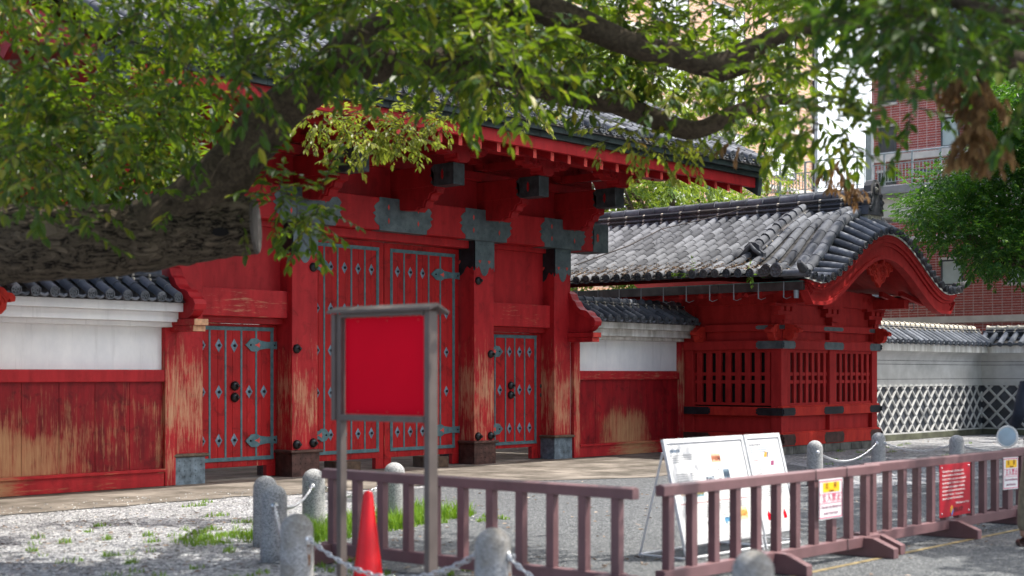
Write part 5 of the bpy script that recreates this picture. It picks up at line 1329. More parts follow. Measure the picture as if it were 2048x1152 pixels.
# ------------------------------------------------------------------ buildings behind
def building_red():
    X0 = 60.0; YL = 31.1
    o = empty('brick_building', (X0 + 6, 10, 0), 'red brick building with blue grey metal upper storey and dark windows, behind the lattice wall', 'building')
    b = MB(); b.box(X0, X0 + 16, -25, YL, 0, 14.85); b.build('wall', M['brick_red'], o)
    b = MB(); b.prism([(YL - .25, 15.15), (YL - .5, 19.0), (-25, 19.0), (-25, 15.15)], 'x', X0 + .1, X0 + 15)
    y = YL - .6
    while y > -24: b.box(X0 + .04, X0 + .1, y - .03, y + .03, 15.16, 19.0); y -= .62
    b.build('metal_storey', M['slate'], o)
    for z0, z1, p in ((14.85, 15.15, .22), (10.95, 11.25, .18), (3.78, 4.06, .2), (7.35, 7.6, .15)):
        b = MB(); b.box(X0 - p, X0 + .3, -25, YL + p, z0, z1); b.build('concrete_band', M['band'], o, .02)
    def win(y0, y1, z0, z1, gl='glass'):
        b = MB(); f = .07
        b.box(X0 - .05, X0 + .05, y0, y1, z0, z0 + f); b.box(X0 - .05, X0 + .05, y0, y1, z1 - f, z1); b.box(X0 - .05, X0 + .05, y0, y0 + f, z0 + f, z1 - f); b.box(X0 - .05, X0 + .05, y1 - f, y1, z0 + f, z1 - f)
        w = b.build('window', M['win_frame'], o); b = MB(); b.box(X0 - .02, X0 + .02, y0 + f, y1 - f, z0 + f, z1 - f); b.build('pane', M[gl], w)
        b = MB(); b.box(X0 - .12, X0 + .02, y0 - .05, y1 + .05, z0 - .1, z0); b.build('sill', M['band'], w); b = MB(); b.box(X0 - .16, X0 + .02, y0 - .05, y1 + .05, z1, z1 + .10); b.build('window_head', M['band'], w)
    k = 0
    y = 30.75
    while y > -20:
        win(y - .85, y, 13.55, 14.72); win(y - .85, y, 11.35, 12.5 if k != 1 else 12.62, 'glass_pale' if k == 1 else 'glass'); win(y - .85, y, 8.6, 10.5)
        win(y - 1.0, y, 5.4, 6.5, 'glass_pale'); win(y - 1.0, y, 1.0, 2.8); y -= 2.93; k += 1
building_red()
def building_tan():
    Y0 = 45.0; XR = 79.6
    o = empty('brick_building', (60, Y0 + 6, 0), 'tan brick building with white reflecting windows, rising behind the gate roof', 'building')
    b = MB(); b.box(18, XR, Y0, Y0 + 16, 0, 30); b.build('wall', M['brick_tan'], o)
    for z in (6.1, 9.6, 13.1, 16.6, 20.1, 23.6, 27.1):
        b = MB(); b.box(18, XR + .1, Y0 - .12, Y0 + .2, z - .75, z - .5); b.build('concrete_band', M['band'], o)
    b = MB(); b.box(XR - .35, XR + .05, Y0 - .15, Y0 + .3, 0, 30); b.build('corner_pipe', M['win_frame'], o)
    xs = [77.2 - 5.6 * k for k in range(11)]
    for x in xs:
        for z in (2.6, 6.1, 9.6, 13.1, 16.6, 20.1, 23.6, 27.1):
            b = MB(); b.box(x - 3.3, x, Y0 - .06, Y0 + .05, z, z + .07); b.box(x - 3.3, x, Y0 - .06, Y0 + .05, z + 1.93, z + 2.0)
            for q in (0, 1.08, 2.16, 3.24): b.box(x - 3.3 + q, x - 3.24 + q, Y0 - .06, Y0 + .05, z + .07, z + 1.93)
            w = b.build('window', M['win_frame'], o); b = MB(); b.box(x - 3.24, x - .06, Y0 - .02, Y0 + .02, z + .07, z + 1.93); b.build('pane', M['glass_reflect'], w)
building_tan()
# raised terrace with railing in front of the red brick building
o = empty('terrace', (50, 26, 0), 'concrete terrace on columns with a grey steel railing, in front of the brick buildings', 'terrace')
b = MB(); b.box(50, 58.5, 12, 34, 8.1, 8.55); b.box(49.8, 50.1, 12, 34, 8.2, 8.5); b.build('deck', M['concrete'], o, .03)
b = MB(); b.box(50.4, 51, 12, 34, 7.4, 8.1); b.build('edge_beam', M['band'], o)
for y in (13, 19.5, 26.4, 33.3):
    b = MB(); b.cyl((51, y, 0), (51, y, 7.4), .25, .25, 12); b.build('column', M['concrete'], o)
b = MB(); b.tube([(50, 12, 9.72), (50, 34, 9.72)], .035, 8); b.box(49.985, 50.015, 12, 34, 9.30, 9.335); b.box(49.985, 50.015, 12, 34, 8.66, 8.69); b.build('handrail', M['rail_steel'], o)
y = 12.2
while y < 34: b = MB(); b.box(49.97, 50.03, y - .035, y + .035, 8.55, 9.72); b.build('rail_post', M['rail_steel'], o); y += 1.1
b = MB(); y = 12.1; n_ = 0
while y < 34: b.box(49.99, 50.01, y - .014, y + .014, 8.69, 9.30); y += .137
t_ = b.build('balusters', M['rail_steel'], o); t_['kind'] = 'stuff'
b = MB(); b.box(49.9, 50.1, 25.88, 26.12, 8.5, 10.6); b.build('corner_post', M['rail_steel'], o)
b = MB(); b.prism([(15, 8.56), (25.4, 9.25), (25.4, 9.35), (15, 8.7)], 'x', 52, 53); b.build('stair_flank', M['win_frame'], o)

# ------------------------------------------------------------------ foliage
class Leaves:
    def __init__(s): s.b = MB()
    def leaf(s, p, d, up, L, W, curl=.25):
        d = d.normalized(); S = d.cross(up)
        if S.length < 1e-3: S = d.cross(Vector((1, 0, 0)))
        S.normalize(); U = S.cross(d)
        m = p + d * (L * .5) - U * (L * curl * .10); tip = p + d * L - U * (L * curl * .5)
        q1 = p + d * (L * .28) - U * (L * curl * .03); q2 = p + d * (L * .68) - U * (L * curl * .22)
        f = W * .16
        vs = [p, q1 + S * (W * .46) + U * f, q2 + S * (W * .40) + U * f, tip, q2 - S * (W * .40) + U * f, q1 - S * (W * .46) + U * f]
        s.b.add(vs, [(0, 1, 2, 3), (0, 3, 4, 5)], 0, False)
    def spray(s, p, d, rng, n=9, L=.08, W=.034, step=.028, droop=.35, tw=None):
        d = d.normalized(); pts = [p]
        for k in range(n):
            d = (d + Vector((rng.uniform(-.18, .18), rng.uniform(-.18, .18), rng.uniform(-.12, .12) - droop * .09))).normalized()
            p = p + d * step * rng.uniform(.8, 1.25); pts.append(p)
            S = d.cross(Vector((0, 0, 1)))
            if S.length < .1: S = Vector((1, 0, 0))
            S.normalize(); sg = 1 if k % 2 else -1
            ld = (d * .75 + S * sg * rng.uniform(.5, 1.0) + Vector((0, 0, rng.uniform(-.5, .15) - droop * .5))).normalized()
            up = (Vector((0, 0, 1)) + Vector((rng.uniform(-.5, .5), rng.uniform(-.5, .5), 0))).normalized()
            k_ = rng.choice((rng.uniform(.5, .8), rng.uniform(.8, 1.15), rng.uniform(.9, 1.35))); s.leaf(p, ld, up, L * k_, W * k_ * rng.uniform(.85, 1.15), rng.uniform(.1, .55))
        s.leaf(p, d, Vector((0, 0, 1)), L, W)
        if tw is not None and len(pts) > 4: tw.tube([pts[0], pts[len(pts) // 2], pts[-1]], [.005, .004, .002], 4, 0, True, False)
    def clump(s, c, r, ns, rng, L=.08, W=.034, droop=.35, tw=None, flat=.8, bias=Vector((0, 0, 0))):
        c = Vector(c)
        for _ in range(ns):
            while True:
                v = Vector((rng.uniform(-1, 1), rng.uniform(-1, 1), rng.uniform(-1, 1)))
                if .1 < v.length < 1: break
            p = c + Vector((v.x * r, v.y * r, v.z * r * flat))
            s.spray(p, v + bias + Vector((rng.uniform(-.6, .6), rng.uniform(-.6, .6), rng.uniform(-.5, .3))), rng, rng.randint(6, 11), L, W, L * .36, droop, tw)
    def build(s, name, m, parent): return s.b.build(name, m, parent, recalc=False)
def limb(b, pts, radii, n=14, wob=.06, seed=0, sub=4):
    """tapering crooked limb through pts; Catmull-Rom resampled, radius wobbles"""
    rng = random.Random(seed); P = [Vector(p) for p in pts]; out, rr = [], []
    for i in range(len(P) - 1):
        p0, p1, p2, p3 = P[max(0, i - 1)], P[i], P[i + 1], P[min(len(P) - 1, i + 2)]
        for k in range(sub):
            t = k / sub
            out.append(.5 * ((2 * p1) + (p2 - p0) * t + (2 * p0 - 5 * p1 + 4 * p2 - p3) * t * t + (3 * p1 - p0 - 3 * p2 + p3) * t ** 3)); rr.append(lerp(radii[i], radii[i + 1], t) * (1 + rng.uniform(-wob, wob)))
    out.append(P[-1]); rr.append(radii[-1]); b.tube(out, rr, n, 0, True, True)
CLUMPS = [((5.07,9.9,4.51),0.21,11),((5.07,9.4,4.38),0.27,10),((5.43,9.79,4.55),0.33,13),((5.81,9.85,4.51),0.29,13),((6.97,11.28,4.98),0.25,11),((5.62,8.92,4.43),0.33,12),((7.0,10.53,5.06),0.24,12),((6.55,9.74,4.72),0.23,10),((7.14,9.97,4.98),0.24,12),((7.36,9.96,4.86),0.21,9),((7.0,9.13,4.7),0.28,13),((6.33,7.97,4.26),0.23,12),((6.72,8.13,4.51),0.26,8),((7.05,8.3,4.64),0.29,10),((8.24,9.47,5.06),0.26,12),((8.78,9.47,5.23),0.24,10),((6.81,7.15,4.2),0.21,9),((8.27,8.38,4.74),0.26,9),((7.17,6.98,4.4),0.22,13),((8.69,7.96,4.8),0.25,8),((8.27,7.55,4.66),0.34,11),((7.93,6.95,4.5),0.26,13),((8.84,7.24,4.65),0.24,9),((9.59,7.67,4.89),0.25,10),((11.63,8.93,5.46),0.29,13),((9.78,7.17,4.91),0.32,9),((12.83,7.94,5.54),0.33,13),((12.22,7.5,5.5),0.24,8),((11.56,6.6,5.12),0.26,11),((9.34,5.09,4.36),0.31,9),((9.26,4.71,4.28),0.25,12),((8.09,3.89,3.98),0.2,12),((6.08,11.94,4.75),0.21,8),((6.45,11.84,4.82),0.32,8),((6.89,12.06,4.96),0.25,11),((6.93,11.7,4.92),0.31,10),((6.77,11.16,4.79),0.21,9),((5.7,8.99,4.11),0.28,10),((6.59,9.91,4.6),0.25,12),((7.06,10.17,4.78),0.22,8),((5.97,8.45,4.12),0.23,10),((7.21,9.88,4.58),0.29,12),((7.78,10.04,4.77),0.28,12),((6.53,8.15,4.2),0.31,10),((7.71,9.2,4.66),0.29,12),((7.67,9.1,4.5),0.25,12),((8.68,9.64,4.99),0.25,10),((6.7,7.33,4.16),0.33,8),((7.22,7.46,4.17),0.28,11),((9.17,9.18,4.77),0.34,9),((8.58,8.27,4.59),0.32,10),((7.81,7.19,4.26),0.27,9),((8.84,8.01,4.71),0.34,11),((8.54,7.39,4.37),0.28,10),((10.38,8.75,5.05),0.25,11),((11.67,9.3,5.5),0.34,10),((9.74,7.47,4.77),0.23,11),((9.88,7.2,4.64),0.24,8),((10.85,7.83,4.92),0.33,10),((10.33,6.87,4.62),0.32,13),((11.95,7.61,5.06),0.29,9),((12.11,7.21,5.07),0.3,12),((10.87,6.41,4.78),0.27,11),((11.33,6.4,4.75),0.3,11),((7.83,4.2,3.83),0.32,8),((8.11,4.17,3.81),0.29,8),((9.44,4.66,4.18),0.23,11),((6.23,10.96,4.39),0.33,10),((6.61,11.14,4.42),0.31,9),((7.85,11.02,4.68),0.25,8),((7.59,10.48,4.69),0.3,8),((7.93,10.52,4.75),0.3,8),((7.99,10.09,4.49),0.21,9),((7.94,9.6,4.47),0.2,11),((8.11,9.43,4.58),0.25,10),((7.0,7.78,4.02),0.27,8),((8.32,8.94,4.38),0.31,13),((7.96,8.26,4.34),0.26,10),((9.12,9.25,4.55),0.26,12),((7.99,7.84,4.29),0.29,13),((7.44,6.83,4.06),0.34,9),((7.95,7.11,4.07),0.23,13),((8.58,7.43,4.37),0.34,9),((10.88,9.21,4.96),0.24,12),((10.76,8.59,4.94),0.34,13),((11.02,8.11,4.88),0.3,12),((11.6,8.14,4.79),0.21,8),((10.33,6.47,4.36),0.22,11),((11.21,6.76,4.64),0.26,8),((10.71,6.14,4.57),0.23,12),((8.22,4.41,3.74),0.34,9),((8.34,4.16,3.78),0.32,13),((6.47,10.58,4.24),0.21,8),((5.79,9.2,3.76),0.29,12),((6.91,10.2,4.25),0.22,12),((7.07,10.09,4.21),0.22,10),((7.19,9.63,4.07),0.25,12),((6.81,8.99,3.99),0.32,9),((7.53,9.52,4.11),0.23,9),((6.38,7.87,3.72),0.31,8),((6.79,7.89,3.93),0.22,12),((6.97,8.0,3.89),0.27,10),((6.85,7.29,3.83),0.25,12),((8.02,7.91,4.05),0.33,10),((7.55,7.14,3.82),0.3,13),((7.35,6.5,3.63),0.24,12),((8.29,7.16,4.07),0.22,9),((8.87,7.38,4.09),0.26,9),((10.38,8.18,4.34),0.29,9),((9.19,7.05,4.2),0.33,9),((11.33,8.56,4.74),0.28,9),((11.15,7.93,4.54),0.22,11),((11.2,7.5,4.48),0.34,10),((10.71,6.62,4.31),0.24,10),((11.86,7.07,4.49),0.24,13),((12.82,7.55,4.89),0.29,9),((6.06,11.75,4.1),0.24,8),((5.64,10.54,3.92),0.25,9),((6.8,12.16,4.13),0.25,10),((5.44,9.18,3.68),0.25,9),((6.68,11.03,3.92),0.25,8),((6.36,9.88,3.93),0.25,11),((7.66,10.89,4.05),0.32,12),((7.48,10.05,3.97),0.32,12),((6.37,8.24,3.69),0.27,12),((7.93,7.19,3.8),0.3,12),((10.65,7.43,4.28),0.28,13),((9.4,6.52,3.82),0.33,12),((11.9,7.89,4.53),0.22,10),((9.9,6.15,3.86),0.21,11),((11.27,6.94,4.12),0.27,12),((10.61,6.12,4.06),0.31,9),((8.26,4.5,3.42),0.26,9),((9.08,4.79,3.49),0.22,10),((6.0,11.82,3.75),0.25,13),((6.56,12.07,4.01),0.26,13),((5.27,9.43,3.35),0.22,9),((6.08,10.38,3.63),0.26,12),((6.38,10.55,3.62),0.24,13),((7.22,11.43,3.82),0.31,9),((5.89,8.99,3.52),0.31,13),((6.08,8.92,3.44),0.32,12),((6.88,9.64,3.59),0.29,13),((7.53,10.25,3.88),0.23,10),((11.65,8.05,4.23),0.33,12),((11.5,7.39,4.06),0.29,9),((11.34,6.9,3.84),0.2,9),((11.51,6.64,3.96),0.29,10),((8.94,5.0,3.43),0.3,12),((9.37,5.1,3.38),0.2,11),((6.17,11.98,3.55),0.23,11),((5.17,9.65,3.22),0.27,10),((5.91,10.43,3.36),0.25,12),((6.27,10.94,3.44),0.27,9),((5.35,8.98,3.15),0.3,10),((6.29,9.93,3.47),0.24,9),((5.91,8.84,3.15),0.26,10),((7.44,10.91,3.54),0.29,10),((8.45,4.63,3.17),0.21,10),((5.58,9.33,3.14),0.24,12),((6.79,11.0,3.39),0.22,12),((7.93,9.47,3.06),0.12,6),((8.05,9.33,2.92),0.16,9),((8.1,9.13,2.97),0.14,8),((8.01,9.37,2.77),0.1,5),((7.94,9.61,2.68),0.07,3),((7.85,9.56,3.29),0.08,3),((8.11,9.11,3.11),0.08,4),((7.72,9.79,3.0),0.07,3),((6.41,10.45,2.96),0.11,4),((6.64,10.18,2.96),0.12,5),((6.17,10.57,2.91),0.14,6),((6.48,10.22,2.75),0.07,3),((6.93,9.86,3.1),0.13,5),((7.12,9.79,2.93),0.05,2),((9.66,8.17,4.25),0.26,13),((9.67,8.37,4.63),0.26,13),((10.83,8.24,4.49),0.26,13),((10.43,7.58,4.67),0.26,13),((11.37,8.95,4.85),0.26,13),((10.38,9.23,4.37),0.26,13),((10.44,8.11,4.24),0.26,13),((10.53,9.06,4.68),0.26,13),((11.28,8.4,4.59),0.26,13),((9.87,7.7,4.19),0.26,13),((10.43,7.74,4.42),0.26,13),((9.38,8.57,4.32),0.26,13),((9.64,8.23,4.35),0.26,13),((9.73,8.63,4.68),0.26,13),((10.32,7.66,4.54),0.26,13),((10.27,9.37,4.58),0.26,13),((9.09,8.17,4.11),0.26,13),((10.33,9.47,4.91),0.26,13),((9.31,8.62,4.25),0.26,13),((10.61,9.23,4.92),0.26,13),((10.5,8.94,4.37),0.26,13),((10.52,8.46,4.58),0.26,13),((7.84,11.74,3.37),0.28,13),((7.62,13.07,3.44),0.28,13),((7.74,11.39,3.76),0.28,13),((7.35,12.42,3.53),0.28,13),((7.84,11.64,3.78),0.28,13),((7.45,13.32,4.31),0.28,13),((7.62,12.81,3.86),0.28,13),((8.29,11.7,4.14),0.28,13),((8.33,11.77,3.7),0.28,13),((8.5,12.48,3.67),0.28,13),((7.69,11.71,4.11),0.28,13),((8.17,11.89,3.68),0.28,13),((8.17,11.77,4.08),0.28,13),((8.16,13.08,3.73),0.28,13),((7.51,12.47,4.18),0.28,13),((8.12,11.06,3.32),0.28,13),((8.03,13.06,3.97),0.28,13),((8.47,12.74,4.04),0.28,13),((8.59,12.23,3.56),0.28,13),((8.96,11.74,3.75),0.28,13),((8.34,12.81,3.79),0.28,13),((8.81,11.67,3.53),0.28,13),((7.86,12.12,3.9),0.28,13),((8.93,11.82,3.77),0.28,13),((8.17,11.89,4.2),0.28,13),((7.89,12.76,3.47),0.28,13),((8.08,13.01,3.94),0.28,13),((7.89,12.02,3.64),0.28,13),((7.6,11.98,3.55),0.28,13),((8.67,12.57,3.65),0.28,13),((8.43,12.84,3.86),0.28,13),((8.43,11.76,3.52),0.28,13),((7.08,12.34,3.47),0.28,13),((8.56,12.26,4.12),0.28,13),((8.16,11.97,3.84),0.28,13),((7.7,12.68,3.41),0.28,13),((8.23,10.86,4.07),0.28,13),((7.85,13.48,4.14),0.28,13),((7.67,13.39,3.92),0.28,13),((7.43,12.2,3.97),0.28,13),((7.32,13.12,3.79),0.28,13),((7.53,12.75,3.8),0.28,13),((8.02,11.56,4.01),0.28,13),((8.77,11.9,3.74),0.28,13),((7.62,12.36,3.75),0.28,13),((8.23,11.91,3.44),0.28,13)]
HIGH_SHADE = [((6.26,5.83,7.6),0.6,9),((5.45,10.1,8.52),0.6,9),((5.9,5.79,7.32),0.6,9),((7.89,6.31,7.12),0.6,9),((6.79,6.66,8.73),0.6,9),((10.29,6.73,5.98),0.6,9),((11.08,6.21,8.47),0.6,9),((6.07,9.36,7.88),0.6,9),((7.04,7.98,8.02),0.6,9),((7.15,5.61,8.31),0.6,9),((7.92,7.09,7.4),0.6,9),((8.06,7.08,7.49),0.6,9),((10.57,7.21,6.67),0.6,9),((10.51,3.2,6.66),0.6,9),((5.01,9.8,6.73),0.6,9),((9.13,7.35,6.1),0.6,9),((5.79,4.67,6.49),0.6,9),((7.19,3.29,8.53),0.6,9),((5.36,3.51,8.31),0.6,9),((5.28,10.5,8.72),0.6,9),((5.89,5.84,7.8),0.6,9),((6.3,6.63,7.68),0.6,9),((6.99,7.72,6.82),0.6,9),((10.28,6.8,6.01),0.6,9),((5.81,8.09,7.95),0.6,9),((10.98,6.06,7.3),0.6,9),((9.76,2.85,8.46),0.6,9),((11.05,6.87,6.01),0.6,9),((8.38,7.15,7.05),0.6,9),((5.18,5.12,7.96),0.6,9),((5.25,3.44,7.18),0.6,9),((6.25,9.89,8.4),0.6,9),((9.83,7.37,6.06),0.6,9),((8.5,2.4,6.82),0.6,9),((5.24,4.05,8.3),0.6,9),((10.1,2.87,7.26),0.6,9),((5.05,6.28,6.79),0.6,9),((6.15,6.63,6.7),0.6,9),((7.45,3.51,6.73),0.6,9),((6.14,2.98,7.1),0.6,9),((7.17,6.73,5.92),0.6,9),((6.51,9.11,7.71),0.6,9),((5.71,4.86,8.28),0.6,9),((5.04,8.22,8.06),0.6,9),((5.41,4.04,8.51),0.6,9),((6.56,3.79,8.64),0.6,9),((8.7,5.17,7.97),0.6,9),((6.67,7.06,7.66),0.6,9),((5.86,9.66,6.5),0.6,9),((6.94,6.71,6.33),0.6,9),((5.37,10.23,6.85),0.6,9),((8.81,7.55,6.21),0.6,9),((5.41,7.6,6.55),0.6,9),((6.26,9.42,6.32),0.6,9),((6.06,8.15,6.04),0.6,9),((6.79,4.89,7.05),0.6,9),((5.12,9.7,7.82),0.6,9),((6.78,10.26,7.33),0.6,9),((6.86,4.8,6.63),0.6,9),((5.13,5.48,7.3),0.6,9),((5.18,5.43,8.04),0.6,9),((11.0,4.28,6.85),0.6,9),((11.04,7.36,6.39),0.6,9),((8.05,3.65,6.71),0.6,9),((6.3,8.66,7.2),0.6,9),((6.37,3.75,7.87),0.6,9),((6.38,5.5,7.35),0.6,9),((9.39,2.77,8.47),0.6,9),((8.51,7.13,6.3),0.6,9),((7.38,2.41,8.42),0.6,9),((9.98,6.6,8.37),0.6,9),((8.28,6.64,8.55),0.6,9),((10.25,7.31,5.96),0.6,9),((7.83,3.49,8.42),0.6,9),((8.22,5.9,7.58),0.6,9),((9.14,2.85,8.69),0.6,9),((6.21,4.34,8.68),0.6,9),((5.23,3.71,6.44),0.6,9),((5.85,8.72,8.69),0.6,9),((10.85,2.89,6.15),0.6,9),((6.53,6.31,7.15),0.6,9),((6.37,4.98,7.58),0.6,9),((10.72,6.66,8.79),0.6,9),((7.52,3.42,6.41),0.6,9),((11.05,3.3,6.4),0.6,9),((11.18,5.36,7.8),0.6,9),((5.56,3.98,8.6),0.6,9),((7.69,6.85,7.08),0.6,9),((5.85,4.14,7.49),0.6,9),((6.9,5.05,6.42),0.6,9),((10.3,3.36,7.31),0.6,9),((6.24,4.43,6.77),0.6,9),((6.8,2.18,8.19),0.6,9),((5.29,8.3,7.78),0.6,9),((6.38,7.18,6.19),0.6,9),((6.08,7.02,6.24),0.6,9),((5.08,6.21,7.74),0.6,9),((9.61,2.3,8.56),0.6,9),((5.51,4.85,7.88),0.6,9),((9.92,2.86,8.42),0.6,9),((10.03,6.43,6.75),0.6,9),((5.63,9.06,7.73),0.6,9),((7.56,2.87,8.71),0.6,9),((8.25,6.13,7.68),0.6,9),((6.82,6.31,7.94),0.6,9),((6.25,6.71,6.95),0.6,9),((9.45,2.44,6.24),0.6,9),((9.71,2.81,6.73),0.6,9),((8.24,6.56,6.75),0.6,9),((6.96,2.01,8.5),0.6,9),((7.96,1.82,6.88),0.6,9),((8.48,0.65,5.75),0.6,9),((7.91,-0.04,6.26),0.6,9),((11.84,-0.48,7.69),0.6,9),((10.43,0.67,6.57),0.6,9),((10.4,-0.69,7.77),0.6,9),((10.25,1.1,6.91),0.6,9),((12.39,1.72,6.41),0.6,9),((9.87,0.66,6.77),0.6,9),((10.67,2.8,6.91),0.6,9),((12.77,-0.59,7.88),0.6,9),((9.06,-0.37,6.3),0.6,9),((8.58,-0.73,6.55),0.6,9),((9.75,-0.27,7.81),0.6,9),((10.6,2.31,5.75),0.6,9),((9.83,2.55,6.56),0.6,9),((8.98,0.23,7.37),0.6,9),((12.24,2.71,6.97),0.6,9),((8.08,2.18,6.43),0.6,9),((11.5,2.54,6.66),0.6,9),((8.43,0.82,7.09),0.6,9),((7.58,-0.7,7.7),0.6,9),((8.62,1.23,5.97),0.6,9),((10.3,-0.95,7.09),0.6,9),((11.54,-0.1,5.85),0.6,9),((10.23,-1.0,7.88),0.6,9),((9.85,0.82,6.0),0.6,9),((11.43,-0.02,6.18),0.6,9),((10.45,1.45,7.33),0.6,9),((8.4,-1.49,5.72),0.6,9),((8.93,1.72,5.88),0.6,9),((12.82,1.24,5.51),0.6,9),((8.54,0.37,7.54),0.6,9),((11.0,0.26,7.24),0.6,9),((8.84,-0.56,7.69),0.6,9)]
BRIGHT = [((10.72,12.05,4.36),0.3,20),((11.11,11.91,4.42),0.34,25),((11.5,11.76,4.51),0.34,25),((11.58,11.37,4.42),0.28,19),((10.9,11.84,4.14),0.2,12),((11.25,11.74,4.2),0.28,19),((11.47,11.49,4.25),0.22,14),((11.8,11.27,4.46),0.2,14),((10.65,12.13,4.44),0.22,14),((12.51,10.76,4.69),0.2,12),((12.49,10.63,4.51),0.12,8),((12.2,11.12,4.86),0.3,16),((12.35,10.95,4.72),0.16,8),((10.61,7.92,3.74),0.22,14),((10.79,7.71,3.72),0.24,16),((11.19,7.56,3.68),0.2,12)]
DEAD = [((11.73,6.33,3.35),0.16,9),((11.65,6.42,3.42),0.12,5),((11.78,6.27,3.27),0.12,6),((8.22,3.66,3.34),0.08,7),((8.26,3.62,3.31),0.11,12),((8.18,3.56,3.24),0.12,14),((8.26,3.76,3.29),0.08,6),((8.17,3.57,3.06),0.08,9),((8.2,3.53,3.0),0.09,10),((8.23,3.65,2.94),0.06,5),((8.25,3.47,2.92),0.06,5),((8.25,3.77,3.36),0.06,4),((10.24,6.52,3.52),0.05,2)]
T2CLUMPS = [((7.64,4.01,3.84),0.2,9),((7.14,3.61,3.73),0.24,9),((7.4,3.48,3.69),0.24,9),((7.34,3.3,3.65),0.21,11),((8.19,3.53,3.88),0.25,10),((9.06,3.74,4.12),0.25,11),((7.4,2.94,3.58),0.17,12),((8.19,4.23,3.82),0.16,10),((7.17,3.61,3.52),0.18,13),((8.04,3.91,3.73),0.19,12),((7.06,3.24,3.48),0.2,13),((8.54,3.78,3.89),0.17,12),((8.94,3.69,3.91),0.21,12),((7.68,3.07,3.57),0.17,9),((7.02,3.51,3.39),0.26,11),((7.3,3.42,3.45),0.24,11),((7.53,3.41,3.49),0.22,9),((8.1,3.51,3.64),0.22,12),((7.48,3.12,3.36),0.19,10),((7.56,2.98,3.46),0.22,10),((7.83,3.07,3.27),0.26,10),((9.07,4.21,3.43),0.1,5),((8.93,4.37,3.35),0.14,6)]
T2LIMBS = [([(10.28,2.66,3.2),(9.24,3.1,3.33),(8.44,3.4,3.42),(8.26,3.62,3.45),(8.25,3.93,3.55),(8.28,4.2,3.67)],[0.12,0.09,0.06,0.05,0.035,0.015]),([(9.24,3.1,3.33),(7.91,3.1,3.47),(7.64,3.41,3.6),(7.78,3.86,3.79)],[0.08,0.05,0.035,0.02]),([(8.29,3.58,3.44),(8.28,3.59,3.34),(8.27,3.6,3.2),(8.23,3.57,3.01),(8.19,3.54,2.83)],[0.018,0.016,0.013,0.01,0.006])]
T2TRUNK = ([(11.18,1.06,0),(10.879999999999999,1.56,1.6),(10.28,2.66,3.2),(10.08,2.8600000000000003,5.5),(10.28,2.66,8.5)],[0.3,0.24,0.18,0.14,0.05])
